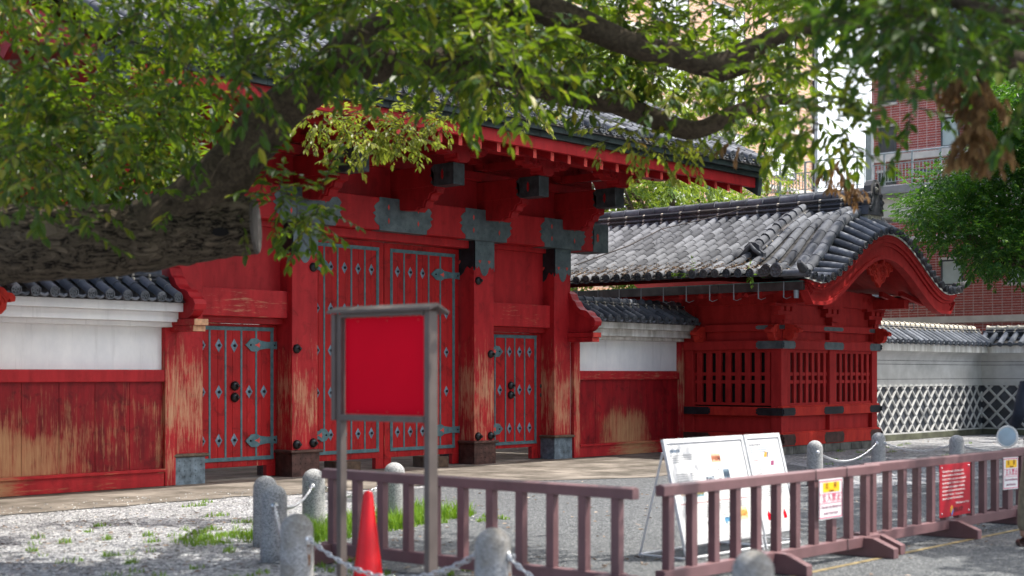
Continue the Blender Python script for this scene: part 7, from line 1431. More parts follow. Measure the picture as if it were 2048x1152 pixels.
T3CLUMPS = [((24.31,11.72,4.59),0.32,26),((27.44,10.14,3.8),0.34,26),((25.1,10.98,3.64),0.38,28),((26.08,11.45,4.21),0.37,23),((26.13,9.72,4.48),0.26,28),((25.16,9.28,3.55),0.32,25),((26.82,10.26,4.36),0.3,22),((26.72,10.6,3.78),0.29,27),((25.23,10.88,6.67),0.33,24),((24.64,9.58,5.63),0.41,25),((27.32,11.23,4.4),0.36,29),((25.76,9.98,4.79),0.36,24),((26.77,11.9,5.33),0.34,29),((24.28,10.04,5.42),0.27,25),((26.06,9.43,5.2),0.4,26),((27.38,10.18,6.19),0.38,25),((25.53,10.61,6.35),0.26,27),((25.5,10.72,4.58),0.29,30),((25.89,11.41,5.1),0.35,30),((26.92,11.69,3.77),0.26,27),((26.71,10.82,5.77),0.34,28),((25.55,9.91,6.48),0.3,26),((25.1,10.1,4.69),0.31,23),((25.19,9.3,5.93),0.35,30),((27.15,11.11,4.41),0.31,28),((24.78,11.39,5.12),0.33,26),((26.69,10.57,6.23),0.37,30),((24.91,11.64,4.38),0.25,29),((23.68,10.26,6.14),0.41,29),((26.69,11.45,6.02),0.27,28),((26.56,9.66,3.6),0.28,26),((25.93,9.51,4.82),0.42,27),((24.74,9.65,4.86),0.28,28),((25.16,10.08,4.29),0.35,25),((25.47,9.24,6.27),0.36,30),((26.0,11.51,5.09),0.4,30),((24.85,10.68,4.98),0.4,24),((24.89,10.14,5.3),0.37,29),((25.59,10.07,5.44),0.35,24),((28.03,10.04,4.03),0.28,23),((25.5,10.87,4.78),0.34,29),((26.69,10.69,3.96),0.31,26),((25.9,9.42,5.95),0.35,22),((26.15,10.98,5.84),0.28,30),((28.02,10.17,4.18),0.31,23),((24.89,11.44,4.71),0.41,22),((25.65,11.57,5.05),0.26,29),((25.95,11.25,5.09),0.27,29),((26.01,9.29,5.24),0.42,23),((27.86,10.14,4.12),0.4,24),((26.2,9.37,6.55),0.3,27),((25.5,9.59,6.13),0.33,24),((25.81,10.31,5.17),0.38,27),((24.88,10.21,5.38),0.35,23),((26.44,9.64,5.71),0.38,28),((27.27,11.09,6.62),0.29,28),((26.85,9.79,6.7),0.4,24),((24.29,9.81,6.41),0.33,26),((26.59,11.56,3.77),0.36,24),((25.54,10.53,6.54),0.31,24),((26.28,10.6,4.05),0.33,24),((24.83,8.89,4.97),0.29,26),((24.49,10.8,4.92),0.28,27),((28.25,10.19,5.55),0.41,25),((24.64,9.94,5.78),0.32,25),((23.9,10.36,4.65),0.31,23),((26.3,9.99,5.89),0.28,23),((24.87,9.61,5.08),0.36,25),((26.33,9.3,4.96),0.39,22),((26.1,10.19,4.44),0.34,27),((27.11,10.41,3.55),0.35,29),((25.26,9.7,3.88),0.32,29),((26.24,10.53,5.61),0.4,22),((26.1,11.12,4.94),0.29,25),((24.73,10.43,5.09),0.39,27),((27.63,10.24,6.83),0.4,23),((24.45,10.04,5.61),0.41,23),((24.76,9.53,5.39),0.36,29),((26.04,10.28,3.64),0.29,27),((27.32,10.03,4.49),0.37,26),((25.43,9.0,4.14),0.4,30),((25.55,10.69,6.64),0.33,28),((23.67,10.27,6.33),0.37,28),((28.21,10.24,4.09),0.27,30),((27.09,11.5,6.76),0.27,29),((26.03,12.26,4.72),0.31,26),((24.11,11.6,4.76),0.29,23),((25.96,10.94,5.95),0.32,27),((25.51,9.16,6.02),0.33,23),((23.89,10.12,3.57),0.33,25),((25.24,8.88,5.08),0.41,23),((26.34,10.49,6.67),0.31,26),((25.92,11.93,4.73),0.36,22),((23.72,10.98,4.83),0.26,24),((26.01,9.71,6.32),0.35,26),((26.8,10.0,6.09),0.37,23),((25.06,9.59,4.66),0.37,27),((25.1,9.41,3.48),0.35,23),((24.28,9.52,5.78),0.4,29),((26.47,9.93,6.39),0.4,30),((24.86,9.33,6.15),0.26,24),((24.99,11.02,3.81),0.36,30),((24.77,10.32,3.59),0.29,29),((26.5,10.87,5.86),0.36,30),((26.49,11.57,5.42),0.41,23),((26.44,9.56,3.93),0.36,26),((25.44,10.52,4.76),0.37,28),((24.88,9.83,4.98),0.27,24),((24.56,10.62,4.7),0.33,23),((25.53,9.44,3.74),0.36,30),((24.18,9.95,5.07),0.31,26),((23.71,10.34,3.5),0.3,24),((24.83,10.54,6.45),0.4,29),((26.93,10.32,5.66),0.27,23),((24.84,10.61,3.99),0.29,30),((26.72,9.63,6.1),0.41,28),((26.13,9.37,4.96),0.34,25),((24.0,10.13,5.55),0.4,26),((25.41,10.19,6.42),0.29,25),((28.19,10.2,5.51),0.37,27),((26.95,11.39,3.74),0.3,23),((25.22,9.56,6.47),0.39,24),((25.84,9.14,3.6),0.38,29),((27.41,10.19,5.87),0.34,24),((26.27,11.46,4.63),0.29,26),((26.42,11.29,4.24),0.37,29),((24.8,9.38,6.24),0.33,23),((26.26,10.75,5.8),0.28,27),((26.24,10.91,5.82),0.29,22),((24.43,9.76,3.77),0.37,26),((27.66,10.13,3.94),0.38,27),((24.15,9.69,5.54),0.41,28),((24.41,10.89,4.71),0.35,22),((27.68,10.42,5.43),0.29,30),((26.32,10.09,5.1),0.41,24),((25.74,10.14,6.08),0.31,23),((26.08,9.36,6.24),0.41,26),((23.95,9.96,3.73),0.31,28),((26.71,9.51,5.21),0.26,27),((24.66,9.48,3.42),0.4,27),((24.76,9.64,5.67),0.37,24),((24.84,9.43,5.85),0.32,26),((26.48,9.99,3.81),0.25,30),((26.52,10.27,4.46),0.36,23),((27.76,10.7,3.73),0.28,29),((24.92,9.69,5.84),0.36,23),((27.25,10.34,5.5),0.36,23),((24.91,9.99,3.89),0.27,22),((23.48,11.24,4.3),0.4,28),((23.93,11.19,4.08),0.27,22),((23.94,9.84,3.43),0.33,30),((25.26,11.72,4.48),0.31,29),((23.87,9.98,5.64),0.27,23),((24.92,10.31,5.39),0.32,22),((25.16,11.89,4.46),0.4,29),((26.35,10.5,3.9),0.32,25),((24.79,11.33,4.42),0.36,22),((25.55,10.69,3.86),0.4,22),((26.09,10.13,3.45),0.42,27),((26.46,11.36,6.81),0.27,28),((26.03,10.08,5.87),0.27,28),((24.1,10.13,4.1),0.25,28),((26.65,10.56,5.84),0.42,29),((26.86,9.49,4.97),0.4,27),((25.23,9.53,5.22),0.26,28),((26.44,10.32,3.83),0.36,26),((28.15,10.25,6.05),0.3,28),((24.25,11.45,4.29),0.34,28),((26.96,11.4,4.21),0.39,27),((25.95,11.46,5.08),0.36,22),((26.33,9.92,4.86),0.28,28),((25.84,12.25,4.63),0.29,25),((25.24,9.94,6.2),0.28,28),((25.15,9.82,5.37),0.32,23),((27.21,10.54,3.71),0.4,27),((27.2,10.05,4.22),0.29,23),((26.34,10.65,5.03),0.27,26),((26.03,10.86,5.81),0.26,24),((27.65,10.33,4.71),0.37,24),((23.67,10.53,4.25),0.28,30),((28.21,10.16,4.6),0.34,25),((25.33,9.52,6.41),0.27,22),((26.04,9.7,5.58),0.32,25),((24.2,10.8,4.93),0.32,27),((28.2,10.23,4.9),0.31,30),((27.68,10.6,6.78),0.38,24),((24.56,10.21,4.37),0.39,25),((26.46,10.31,6.03),0.36,27),((27.3,10.22,6.37),0.32,29),((24.13,10.04,5.95),0.39,24),((26.58,11.43,6.42),0.25,24),((27.42,10.56,5.79),0.3,23),((26.7,11.27,3.7),0.36,26),((25.59,9.6,3.7),0.33,29),((27.01,10.29,4.42),0.27,24),((23.75,10.65,4.31),0.38,29),((24.03,9.76,4.15),0.28,30),((25.74,9.22,3.86),0.33,28),((27.57,10.68,3.86),0.34,28),((24.15,10.17,4.0),0.39,24),((24.76,10.39,5.57),0.36,28),((24.93,8.98,5.28),0.36,27),((25.35,10.49,4.96),0.3,25),((25.55,11.14,4.15),0.31,23),((25.79,11.06,5.85),0.3,29),((25.81,10.36,4.39),0.37,29),((28.22,10.07,5.93),0.31,23),((27.08,11.12,4.66),0.26,24),((26.97,10.13,5.48),0.37,29),((27.73,10.66,6.63),0.32,30),((25.71,10.77,4.35),0.39,24),((27.3,9.94,6.64),0.28,26),((24.36,9.62,5.33),0.27,23),((26.24,10.21,3.9),0.28,29),((24.45,10.26,6.29),0.33,22),((27.57,10.49,5.3),0.3,29),((26.29,10.36,5.87),0.36,22),((24.83,10.91,4.69),0.35,25),((27.31,9.68,5.16),0.28,24),((26.67,9.49,6.1),0.3,28),((26.98,11.58,5.17),0.37,25),((24.24,9.94,6.42),0.41,26),((23.15,10.84,4.89),0.28,23),((26.64,10.46,5.38),0.31,26),((23.53,10.7,4.95),0.3,28),((26.12,9.29,3.92),0.34,27),((24.63,9.84,5.81),0.35,30),((27.09,9.96,6.67),0.28,22),((24.41,9.71,4.45),0.33,29),((24.81,10.36,3.91),0.4,30),((24.01,9.88,5.76),0.38,27),((25.88,9.62,3.66),0.34,27),((23.87,10.21,5.97),0.28,29),((23.04,11.05,4.32),0.34,28),((27.0,9.52,5.57),0.27,22),((24.32,10.92,4.01),0.38,30),((25.85,10.94,4.58),0.37,28),((26.39,10.39,6.23),0.31,29),((26.26,9.91,4.66),0.38,29),((27.72,9.95,5.69),0.34,29),((25.6,10.01,3.62),0.4,29),((25.33,9.67,3.58),0.31,23),((27.8,10.22,6.5),0.32,25),((25.47,10.89,6.28),0.26,26),((26.9,9.83,5.29),0.32,25),((26.5,11.28,4.36),0.41,29),((24.84,10.98,3.91),0.35,24),((27.53,10.77,6.77),0.36,25),((27.01,9.5,5.07),0.28,27),((25.79,10.41,6.49),0.27,26),((24.63,9.64,5.57),0.28,25),((24.13,10.72,4.55),0.33,26),((26.72,10.7,4.14),0.42,28),((24.03,9.81,5.86),0.34,29),((25.56,10.04,3.74),0.37,29),((26.15,9.68,4.18),0.38,30),((23.75,10.37,3.6),0.3,27),((24.73,9.15,6.41),0.27,22),((26.97,9.73,4.01),0.29,28),((25.57,12.19,4.44),0.38,28),((27.74,10.73,5.06),0.41,28),((23.94,10.36,6.15),0.29,29),((23.95,11.44,4.4),0.26,26),((27.14,11.4,6.45),0.27,29),((23.59,10.83,3.86),0.31,30),((28.1,10.32,4.28),0.29,30),((25.44,10.5,5.23),0.3,26),((25.68,10.33,5.34),0.25,25),((27.79,9.94,4.13),0.38,28),((27.0,9.87,6.81),0.41,24),((25.96,10.49,6.46),0.28,26),((24.99,10.01,5.7),0.34,30),((26.47,10.54,6.43),0.36,24),((25.44,11.16,5.01),0.4,23),((25.97,10.74,5.74),0.4,27),((25.81,9.16,3.97),0.39,22),((25.54,9.56,4.06),0.28,27),((26.01,9.43,3.84),0.33,29),((27.32,10.12,5.59),0.33,27),((23.72,10.24,3.9),0.39,24),((26.6,11.47,5.31),0.3,25),((24.17,11.03,4.06),0.35,29),((27.11,11.13,6.06),0.4,23),((26.19,11.61,4.55),0.32,24),((25.3,10.42,4.41),0.31,25),((24.78,9.65,5.46),0.27,27),((24.68,11.56,4.94),0.32,28),((27.15,10.87,6.43),0.41,27),((25.22,11.25,4.73),0.31,23),((25.87,10.15,3.77),0.38,24),((24.59,9.12,4.75),0.42,27),((24.02,9.89,4.93),0.34,27),((25.69,12.13,4.28),0.31,30),((23.39,10.63,3.88),0.31,24),((25.98,11.45,4.12),0.28,24),((24.07,10.07,5.27),0.42,29),((25.34,9.11,5.67),0.4,24),((25.58,10.52,3.62),0.3,24),((26.48,10.67,4.74),0.33,26),((26.97,11.58,4.84),0.36,29),((24.89,9.41,5.89),0.32,29),((32.25,7.54,6.23),0.8,10),((32.41,10.53,8.73),0.8,10),((29.0,6.45,6.98),0.8,10),((32.06,10.37,9.32),0.8,10),((31.01,10.33,6.26),0.8,10),((30.82,10.44,6.14),0.8,10),((33.11,7.32,6.72),0.8,10),((28.26,7.43,8.36),0.8,10),((31.78,6.88,5.09),0.8,10),((30.1,8.56,5.22),0.8,10),((32.57,10.04,10.87),0.8,10),((31.64,10.17,5.74),0.8,10),((28.93,6.59,7.71),0.8,10),((31.86,6.58,6.13),0.8,10),((28.2,7.97,8.47),0.8,10),((34.63,9.85,7.01),0.8,10),((34.74,9.81,10.97),0.8,10),((33.07,8.89,6.84),0.8,10),((29.3,10.27,10.4),0.8,10),((33.84,6.7,10.28),0.8,10),((32.15,7.77,10.59),0.8,10),((29.97,7.26,7.31),0.8,10),((30.31,10.11,6.5),0.8,10),((35.03,8.68,10.55),0.8,10),((36.51,7.1,10.79),0.8,10),((29.62,9.41,7.01),0.8,10),((29.41,7.98,5.17),0.8,10),((33.21,10.22,8.76),0.8,10),((30.16,9.42,5.78),0.8,10),((30.29,8.65,7.06),0.8,10),((26.34,8.02,5.25),0.8,10),((34.52,8.97,8.22),0.8,10),((31.56,10.57,10.36),0.8,10),((31.16,6.07,5.84),0.8,10),((32.55,6.41,10.47),0.8,10),((26.84,8.25,9.07),0.8,10),((36.3,8.03,9.65),0.8,10),((33.24,8.14,7.2),0.8,10),((33.33,9.56,6.28),0.8,10),((32.79,9.53,7.71),0.8,10),((31.99,6.47,5.33),0.8,10),((32.46,7.6,7.18),0.8,10),((25.68,8.61,7.5),0.8,10),((27.91,7.67,8.24),0.8,10),((33.18,9.68,8.33),0.8,10),((29.88,7.8,6.18),0.8,10),((27.85,8.31,8.17),0.8,10),((28.92,9.0,9.76),0.8,10),((30.11,7.54,5.01),0.8,10),((33.1,10.92,7.48),0.8,10),((34.99,8.26,9.62),0.8,10),((33.62,10.96,5.81),0.8,10),((27.62,8.45,6.46),0.8,10),((29.21,6.77,8.01),0.8,10),((32.06,6.91,7.98),0.8,10),((32.58,8.85,10.13),0.8,10),((27.1,7.68,7.82),0.8,10),((33.29,7.48,7.44),0.8,10),((27.36,6.85,8.08),0.8,10),((31.18,8.65,9.44),0.8,10),((31.83,8.28,8.15),0.8,10),((29.17,7.29,6.19),0.8,10),((30.0,8.14,5.55),0.8,10),((29.9,8.06,5.35),0.8,10),((36.64,7.72,5.69),0.8,10),((33.49,10.52,9.95),0.8,10),((27.62,6.61,6.07),0.8,10),((31.1,7.01,8.69),0.8,10),((32.98,11.27,9.48),0.8,10),((29.12,7.99,7.6),0.8,10),((30.63,9.41,5.14),0.8,10),((31.84,10.81,7.39),0.8,10),((29.5,7.26,5.23),0.8,10),((32.01,8.69,6.39),0.8,10),((34.32,7.39,9.87),0.8,10),((31.66,7.86,6.96),0.8,10),((31.25,8.8,7.4),0.8,10),((29.5,10.28,5.33),0.8,10),((34.19,8.04,6.14),0.8,10),((26.03,8.53,5.4),0.8,10),((30.6,5.97,6.86),0.8,10),((36.32,8.53,11.71),0.8,10),((32.05,9.56,11.13),0.8,10),((32.03,7.15,9.31),0.8,10),((30.7,5.91,9.92),0.8,10),((29.59,6.39,6.71),0.8,10),((28.84,6.89,6.09),0.8,10),((33.78,9.14,10.73),0.8,10),((30.57,6.5,4.82),0.8,10),((31.91,9.08,6.75),0.8,10),((28.05,9.14,6.6),0.8,10),((30.29,9.22,6.47),0.8,10),((26.14,8.38,6.62),0.8,10),((35.07,8.67,5.35),0.8,10),((29.59,8.08,4.93),0.8,10),((32.78,8.36,7.23),0.8,10),((31.45,6.56,7.89),0.8,10),((31.16,7.96,8.16),0.8,10),((32.83,10.82,9.4),0.8,10),((33.65,6.77,10.68),0.8,10),((33.26,11.37,6.86),0.8,10),((29.35,10.25,10.0),0.8,10),((33.02,7.34,5.02),0.8,10),((31.64,9.04,9.62),0.8,10),((30.75,8.31,7.26),0.8,10),((28.86,5.97,6.63),0.8,10),((27.95,6.58,6.46),0.8,10),((28.93,7.43,9.67),0.8,10),((31.99,10.71,9.33),0.8,10),((35.85,8.7,8.46),0.8,10),((29.66,11.36,7.6),0.62,10),((31.43,11.65,7.31),0.62,10),((31.12,11.93,8.51),0.62,10),((30.64,12.42,8.12),0.62,10),((28.5,12.27,7.97),0.62,10),((28.9,11.9,7.09),0.62,10),((31.48,11.47,8.25),0.62,10),((29.12,10.8,7.26),0.62,10),((30.54,12.7,8.62),0.62,10),((28.24,12.01,7.03),0.62,10),((30.85,11.82,7.61),0.62,10),((30.58,11.51,8.08),0.62,10),((30.08,11.22,8.09),0.62,10),((28.96,12.45,7.68),0.62,10),((30.31,11.24,8.27),0.62,10),((29.88,12.81,7.55),0.62,10),((30.02,11.49,7.82),0.62,10),((29.72,12.41,7.28),0.62,10),((30.62,10.98,7.28),0.62,10),((30.36,10.94,8.37),0.62,10),((30.23,12.74,7.96),0.62,10),((30.85,12.54,7.49),0.62,10),((28.99,11.52,7.74),0.62,10),((30.4,11.49,8.47),0.62,10),((30.52,11.25,8.08),0.62,10),((31.28,11.55,8.55),0.62,10),((29.59,12.78,7.83),0.62,10),((29.49,11.69,7.66),0.62,10),((28.55,11.4,7.3),0.62,10),((28.36,11.93,7.56),0.62,10),((28.49,12.23,7.83),0.62,10),((29.29,12.51,7.86),0.62,10),((29.06,11.7,7.48),0.62,10),((28.59,11.72,7.53),0.62,10)]
T3LIMBS = [([(26.96,8.47,3.0),(26.12,9.61,3.39),(25.6,10.21,3.57),(25.13,10.74,3.74),(24.87,11.04,4.05),(24.75,11.17,4.4)],[0.2,0.16,0.13,0.1,0.07,0.03]),([(25.6,10.21,3.57),(24.8,10.51,3.49),(24.72,10.61,3.36)],[0.06,0.05,0.03]),([(26.7,8.95,4.4),(25.94,9.81,4.84),(25.36,10.48,5.28)],[0.12,0.08,0.03])]
T3TRUNK = ([(27.16,8.42,0),(27.06,8.42,1.6),(26.86,8.52,3.4),(26.7,8.95,4.4),(26.29,9.41,5.99)],[0.32,0.27,0.22,0.16,0.06])
LIMBS = [([(5.73,12.44,2.4),(6.18,11.93,2.63),(6.57,11.49,2.7),(6.93,11.07,2.72),(7.26,10.69,2.74),(7.54,10.37,2.79),(7.76,10.11,2.84),(7.99,9.85,2.86)],[0.42,0.37,0.335,0.32,0.3,0.285,0.262,0.245]),([(7.4,10.53,2.81),(7.65,10.24,3.02),(7.83,10.03,3.31),(7.99,9.86,3.6),(8.15,9.67,3.87),(8.38,9.41,4.11),(8.68,9.06,4.22),(9.07,8.61,4.22),(9.43,8.36,4.18),(9.67,8.23,4.11),(10.01,8.0,4.02),(10.31,7.8,3.97),(10.62,7.6,3.85),(10.86,7.33,3.75),(11.12,7.03,3.92),(11.44,6.82,4.04),(11.79,6.57,3.96)],[0.3,0.27,0.235,0.21,0.19,0.175,0.16,0.145,0.13,0.12,0.11,0.1,0.095,0.085,0.07,0.05,0.02]),([(8.29,9.51,4.03),(8.37,8.97,4.36),(8.58,8.42,4.54),(8.98,7.96,4.6),(9.3,7.59,4.52),(9.65,7.2,4.3),(9.89,6.92,4.2),(10.13,6.64,4.11),(10.32,6.43,4.24),(10.5,6.21,4.37),(10.74,5.94,4.44),(11.01,5.63,4.49),(11.28,5.33,4.62)],[0.15,0.15,0.14,0.13,0.12,0.105,0.1,0.095,0.085,0.075,0.06,0.05,0.02]),([(9.89,6.92,4.2),(10.21,6.7,4.09),(10.35,6.69,4.07),(10.71,6.58,4.2)],[0.09,0.07,0.05,0.02]),([(11.91,11.15,4.71),(12.05,10.98,4.66),(12.23,10.77,4.63),(12.36,10.63,4.71)],[0.05,0.045,0.035,0.02]),([(9.07,8.61,4.22),(10.54,9.97,4.44),(11.91,11.15,4.71)],[0.1,0.07,0.05])]
TRUNK = ([(5.140000000000001,13.03,0),(5.19,13.03,0.4),(5.340000000000001,12.93,1.3),(5.65,12.54,2.35),(5.87,12.29,2.95),(6.01,12.13,3.92),(6.15,11.97,4.98)],[0.62,0.5,0.44,0.45,0.36,0.28,0.15])
HOLE = (7.62,9.85,2.77)
tree = empty('tree', (5.2, 13.0, 0), 'old tree with a thick sawn off limb at left and leafy boughs overhead', 'tree')
rng = random.Random(21)
b = MB(); limb(b, TRUNK[0], TRUNK[1], 18, .05, 1); b.build('trunk', M['bark'], tree)
for k, (pts, rad) in enumerate(LIMBS):
    b = MB(); limb(b, pts, rad, 16, .05, k + 3, 5); lo = b.build('limb', M['bark'] if k == 0 else M['bark_fine'], tree, recalc=False)
    if k == 0:
        e = Vector(pts[-1]); d = (e - Vector(pts[-2])).normalized(); b = MB(); b.tube([e - d * .01, e + d * .012], [rad[-1] * 1.02, rad[-1] * .96], 18, 0, False); b.build('saw_cut', M['cut_wood'], lo)
        h = Vector(HOLE); vdir = (Vector((0, 0, 1.6)) - h).normalized(); U = Vector((0, 0, 1)); S = vdir.cross(U).normalized(); A_ = S * .07; B_ = (S.cross(vdir)) * .038
        b = MB(); b.add([h + vdir * .0 + A_ * math.cos(t) + B_ * math.sin(t) * (1.2 if math.sin(t) > 0 else .8) for t in [2 * math.pi * j / 14 for j in range(14)]], [tuple(range(14))]); b.build('knot_hole', M['hollow'], lo)
lv = Leaves(); twg = MB()
for (c, r, n) in CLUMPS: lv.clump(c, r, n, rng, .104, .048, .10, twg)
lv.build('crown', M['leaf'], tree)
lv = Leaves()
for (c, r, n) in HIGH_SHADE: lv.clump(c, r, n, rng, .18, .095, .2)  # unseen upper clumps, added to shade the leaves and gravel below
lv.build('crown', M['leaf'], tree); twg.build('twigs', M['bark_fine'], tree, recalc=False)['kind'] = 'stuff'
lv = Leaves(); twg = MB()
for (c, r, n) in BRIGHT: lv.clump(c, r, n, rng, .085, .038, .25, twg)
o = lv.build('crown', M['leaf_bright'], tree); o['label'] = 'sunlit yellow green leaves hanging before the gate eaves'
twg.build('twigs', M['bark_fine'], tree, recalc=False)['kind'] = 'stuff'
lv = Leaves()
for (c, r, n) in DEAD:
    for _ in range(n):
        p = Vector(c) + Vector((rng.gauss(0, r * .55), rng.gauss(0, r * .55), rng.uniform(-r, r)))
        lv.spray(p, Vector((rng.uniform(-.9, .9), rng.uniform(-.9, .9), -.8)), rng, 6, .085, .034, .022, 1.0)
o = lv.build('dead_leaves', M['leaf_dead'], tree); o['label'] = 'bunches of dry brown leaves hanging at the right'
# second bough tree whose trunk stands beyond the right edge
tree2 = empty('tree', (13.0, -1.5, 0), 'dark leaved tree reaching into the top right corner from beyond the frame', 'tree')
b = MB(); limb(b, T2TRUNK[0], T2TRUNK[1], 14, .05, 51); b.build('trunk', M['bark'], tree2)
for k, (pts, rad) in enumerate(T2LIMBS):
    b = MB(); limb(b, pts, rad, 12, .05, 60 + k); b.build('limb', M['bark_fine'], tree2, recalc=False)
lv = Leaves(); twg = MB()
for (c, r, n) in T2CLUMPS: lv.clump(c, r, n, rng, .09, .042, .12, twg)
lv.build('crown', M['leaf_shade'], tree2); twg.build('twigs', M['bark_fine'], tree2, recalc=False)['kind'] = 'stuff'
lv = Leaves()
for (c, r, n) in SHADE: lv.clump(c, r, n, rng, .24, .13, .3)  # unseen clumps added out of view to shade ground and walls
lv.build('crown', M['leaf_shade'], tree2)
# bushy tree at right in front of the brick building
t3 = empty('tree', (T3TRUNK[0][0][0], T3TRUNK[0][0][1], 0), 'dense green tree at right, in front of the red brick building', 'tree')
b = MB(); limb(b, T3TRUNK[0], T3TRUNK[1], 12, .06, 80); b.build('trunk', M['bark'], t3)
for k, (pts, rad) in enumerate(T3LIMBS): b = MB(); limb(b, pts, rad, 9, .06, 90 + k); b.build('limb', M['bark'], t3, recalc=False)
lv = Leaves()
for (c, r, n) in T3CLUMPS: (lv.clump(c, r, n, rng, .075, .038, .05, None, .75) if r < .6 else lv.clump(c, r, n, rng, .2, .1, .2))  # large clumps, mostly out of view, added to shade the guardhouse front
lv.build('crown', M['leaf_right'], t3)
# trees beyond the gate
def far_tree(x, y, h, r, n, label, seed, m='leaf_far', z0=2.5):
    rg_ = random.Random(seed); o = empty('tree', (x, y, 0), label, 'tree', 'trees behind the gate')
    b = MB(); limb(b, [(x, y, 0), (x + .2, y, h * .3), (x - .1, y + .1, h * .6), (x, y, h * .9)], [.28, .22, .15, .05], 10, .06, seed); b.build('trunk', M['bark'], o)
    for k in range(5):
        a = rg_.uniform(0, 6.28); z = h * rg_.uniform(.3, .6); b = MB(); limb(b, [(x, y, z), (x + r * .4 * math.cos(a), y + r * .4 * math.sin(a), z + r * .35), (x + r * .8 * math.cos(a), y + r * .8 * math.sin(a), z + r * .9)], [.12, .08, .03], 7, .06, seed + k); b.build('limb', M['bark'], o, recalc=False)
    lv = Leaves()
    for _ in range(n):
        a, e, q = rg_.uniform(0, 6.28), rg_.uniform(-1, 1), rg_.uniform(.35, 1) ** .6
        c = (x + r * q * math.cos(a) * math.sqrt(1 - e * e), y + r * q * math.sin(a) * math.sqrt(1 - e * e), z0 + (h - z0) * (.5 + .5 * e * q))
        lv.clump(c, rg_.uniform(.45, .9), 16, rg_, .20, .10, .3)
    lv.build('crown', M[m], o); return o
far_tree(41.3, 28.7, 10.6, 3.6, 75, 'pale green tree showing under the gate eaves, behind the guardhouse ridge', 301)
far_tree(39.0, 31.5, 15.5, 4.6, 90, 'tall light green tree above the middle of the gate roof', 302)
far_tree(50.5, 33.0, 16.5, 3.6, 70, 'tall tree against the tan brick building, right of the middle', 303)
far_tree(33.5, 34.5, 16.5, 5.0, 80, 'tall tree behind the left half of the gate roof', 304)

# ------------------------------------------------------------------ grass, weeds, litter
def blades(name, patches, seed, hmin, hmax):
    rg_ = random.Random(seed); b = MB()
    for (x, y, rx, ry, n) in patches:
        for _ in range(n):
            a, q = rg_.uniform(0, 6.28), math.sqrt(rg_.random()); px, py = x + rx * q * math.cos(a), y + ry * q * math.sin(a)
            h = rg_.uniform(hmin, hmax) * (1.15 - .5 * q); w = rg_.uniform(.003, .006); t = rg_.uniform(0, 6.28); l = rg_.uniform(.2, .9) * h
            dx, dy = math.cos(t), math.sin(t); ux, uy = -dy * w, dx * w
            b.add([(px - ux, py - uy, 0), (px + ux, py + uy, 0), (px + ux * .7 + dx * l * .4, py + uy * .7 + dy * l * .4, h * .65), (px - ux * .7 + dx * l * .4, py - uy * .7 + dy * l * .4, h * .65), (px + dx * l, py + dy * l, h)], [(0, 1, 2, 3), (3, 2, 4)])
    o = b.build(name, M['grass'], None, recalc=False); return tag(o, kind='stuff')
P_ = []
rg_ = random.Random(77)
for k in range(46):
    t = rg_.random(); x = lerp(9.0, 12.1, t); y = lerp(10.55, 11.45, t) + rg_.uniform(-.1, .55); P_.append((x, y, .26, .2, 130))
blades('grass', P_ + [(9.8, 11.1, .25, .18, 320), (11.1, 11.25, .22, .16, 200), (12.15, 11.35, .16, .12, 120)], 5, .08, .24)
W_ = [(8.9, 11.6, .5, .18, 420), (8.55, 11.25, .25, .12, 160), (9.3, 11.7, .3, .12, 200), (10.2, 12.6, .3, .1, 150), (10.3, 13.4, .2, .06, 60), (10.9, 14.6, .2, .06, 70), (11.3, 14.9, .1, .05, 40), (12.0, 14.4, .12, .08, 60)]
for k in range(85): W_.append((rg_.uniform(4.5, 9.2), rg_.uniform(7.6, 13.5), rg_.uniform(.03, .14), rg_.uniform(.03, .08), rg_.randint(8, 46)))
for k in range(12): W_.append((rg_.uniform(7.2, 8.3), rg_.uniform(7.9, 9.3), .06, .05, 24))
for k in range(26): W_.append((rg_.uniform(22, 36), rg_.uniform(10.5, 15.6), .15, .08, 26))
for k in range(60): W_.append((rg_.uniform(8.6, 12.4), rg_.uniform(10.7, 12.3), rg_.uniform(.05, .16), rg_.uniform(.04, .1), rg_.randint(10, 60)))
blades('weeds', W_, 6, .02, .075)
lv = Leaves(); rg_ = random.Random(88)
for k in range(1700):
    q = rg_.random()
    if q < .55: x, y = rg_.uniform(4.0, 10.5), rg_.uniform(7.2, 14.5)
    elif q < .8: x, y = rg_.uniform(8.5, 20), rg_.uniform(3, 14)
    else: x, y = rg_.uniform(22, 37), rg_.uniform(10.0, 16.1)
    a = rg_.uniform(0, 6.28); lv.leaf(Vector((x, y, .012)), Vector((math.cos(a), math.sin(a), rg_.uniform(-.1, .2))), Vector((rg_.uniform(-.4, .4), rg_.uniform(-.4, .4), 1)), rg_.uniform(.03, .075), rg_.uniform(.015, .035), rg_.uniform(-.3, .5))
o = lv.build('fallen_leaves', M['litter'], None); tag(o, kind='stuff')
b = MB(); rg_ = random.Random(99)
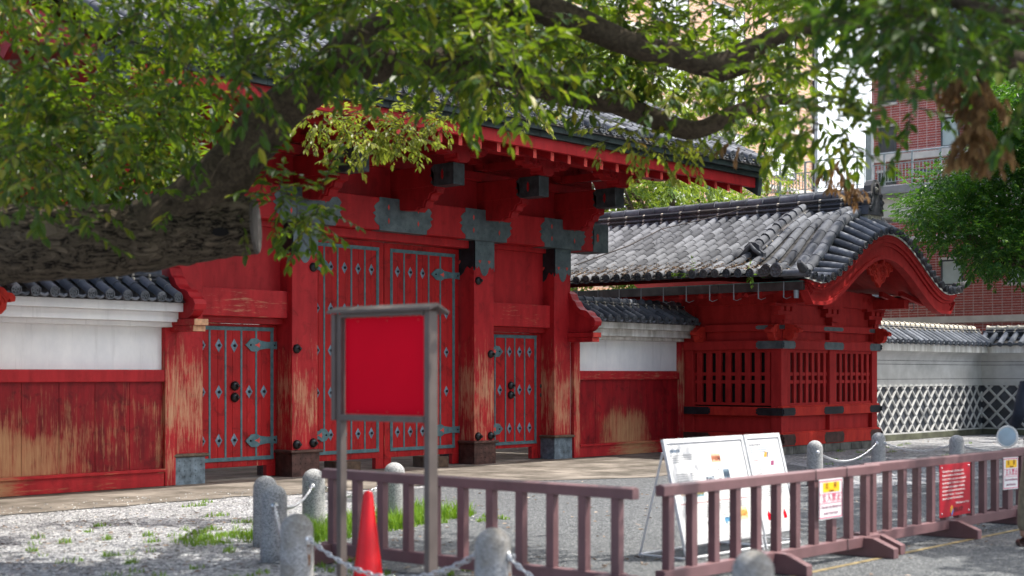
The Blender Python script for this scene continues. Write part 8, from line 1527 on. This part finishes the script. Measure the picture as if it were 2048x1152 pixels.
for k in range(5200):
    q = rg_.random()
    x, y = (rg_.uniform(4.5, 12.2), rg_.uniform(7.4, 15.0)) if q < .9 else (rg_.uniform(6, 13), rg_.uniform(15.0, 16.2))
    if x > 8.6 and y < 10.6: continue
    s_ = rg_.uniform(.006, .017); a = rg_.uniform(0, 6.28); c, s2 = math.cos(a) * s_, math.sin(a) * s_
    b.add([(x + c, y + s2, 0.008), (x - s2, y + c, .008), (x - c, y - s2, .008), (x + s2, y - c, .008), (x + c * .5, y + s2 * .5, s_ * 1.2), (x - s2 * .5, y + c * .5, s_ * 1.25), (x - c * .5, y - s2 * .5, s_ * 1.0), (x + s2 * .5, y - c * .5, s_ * 1.1)],
          [(4, 5, 6, 7), (0, 1, 5, 4), (1, 2, 6, 5), (2, 3, 7, 6), (3, 0, 4, 7)])
M['pebble'] = tile_mat('loose pebble', (0.12, 0.12, 0.12), (0.62, 0.62, 0.60))
o = b.build('gravel_stones', M['pebble'], None, recalc=False); tag(o, kind='stuff')
# leaf litter caught on the guardhouse roof, and two weeds growing in it
lv = Leaves(); rg_ = random.Random(111); gx = 2 * GX - 7.03 + .02
for k in range(5200):
    y = rg_.uniform(14.2, 20.5) if rg_.random() < .8 else rg_.uniform(14.2, 15.6); d = 3.36 - abs(rg_.gauss(0, .28)) - (0 if y > 15.8 else rg_.random() * .9 * rg_.random()); d = max(.5, d)
    p = Vector((gx - d, y, zroof(d, y) + rg_.uniform(.05, .135))); a = rg_.uniform(0, 6.28)
    lv.leaf(p, Vector((math.cos(a), math.sin(a), rg_.uniform(-.3, .3))), Vector((rg_.uniform(-.6, .6), rg_.uniform(-.6, .6), 1)), rg_.uniform(.04, .085), rg_.uniform(.015, .035), .3)
o = lv.build('leaf_litter', M['litter'], None); tag(o, kind='stuff')
for (y, lab) in ((16.35, 'small weed sprouting from the guardhouse eave tiles, the left one'), (15.05, 'small weed sprouting from the guardhouse eave tiles, nearer the corner')):
    lv = Leaves(); lv.clump((gx - 3.40, y, zroof(3.4, y) + .06), .10, 5, rg_, .07, .045, .2); o = lv.b.build('roof_weed', M['grass'], None, org=(gx - 3.4, y, zroof(3.4, y)), recalc=False); tag(o, lab, 'weed', 'weeds on the guardhouse roof')
b = MB(); b.tube([(gx - 3.0, 19.6, 3.9), (gx - 2.0, 18.9, 4.35), (gx - 1.2, 18.6, 4.75), (gx - .5, 17.6, 5.02), (gx - .2, 17.0, 5.2)], [.012, .014, .012, .01, .006], 5); b.tube([(gx - 1.2, 18.6, 4.75), (gx - 1.5, 18.2, 4.62)], [.01, .005], 5)
tag(b.build('fallen_twig', M['cut_wood'], None, org=(gx - 1.5, 18.5, 4.6)), 'pale dead twig lying across the guardhouse roof tiles', 'twig')
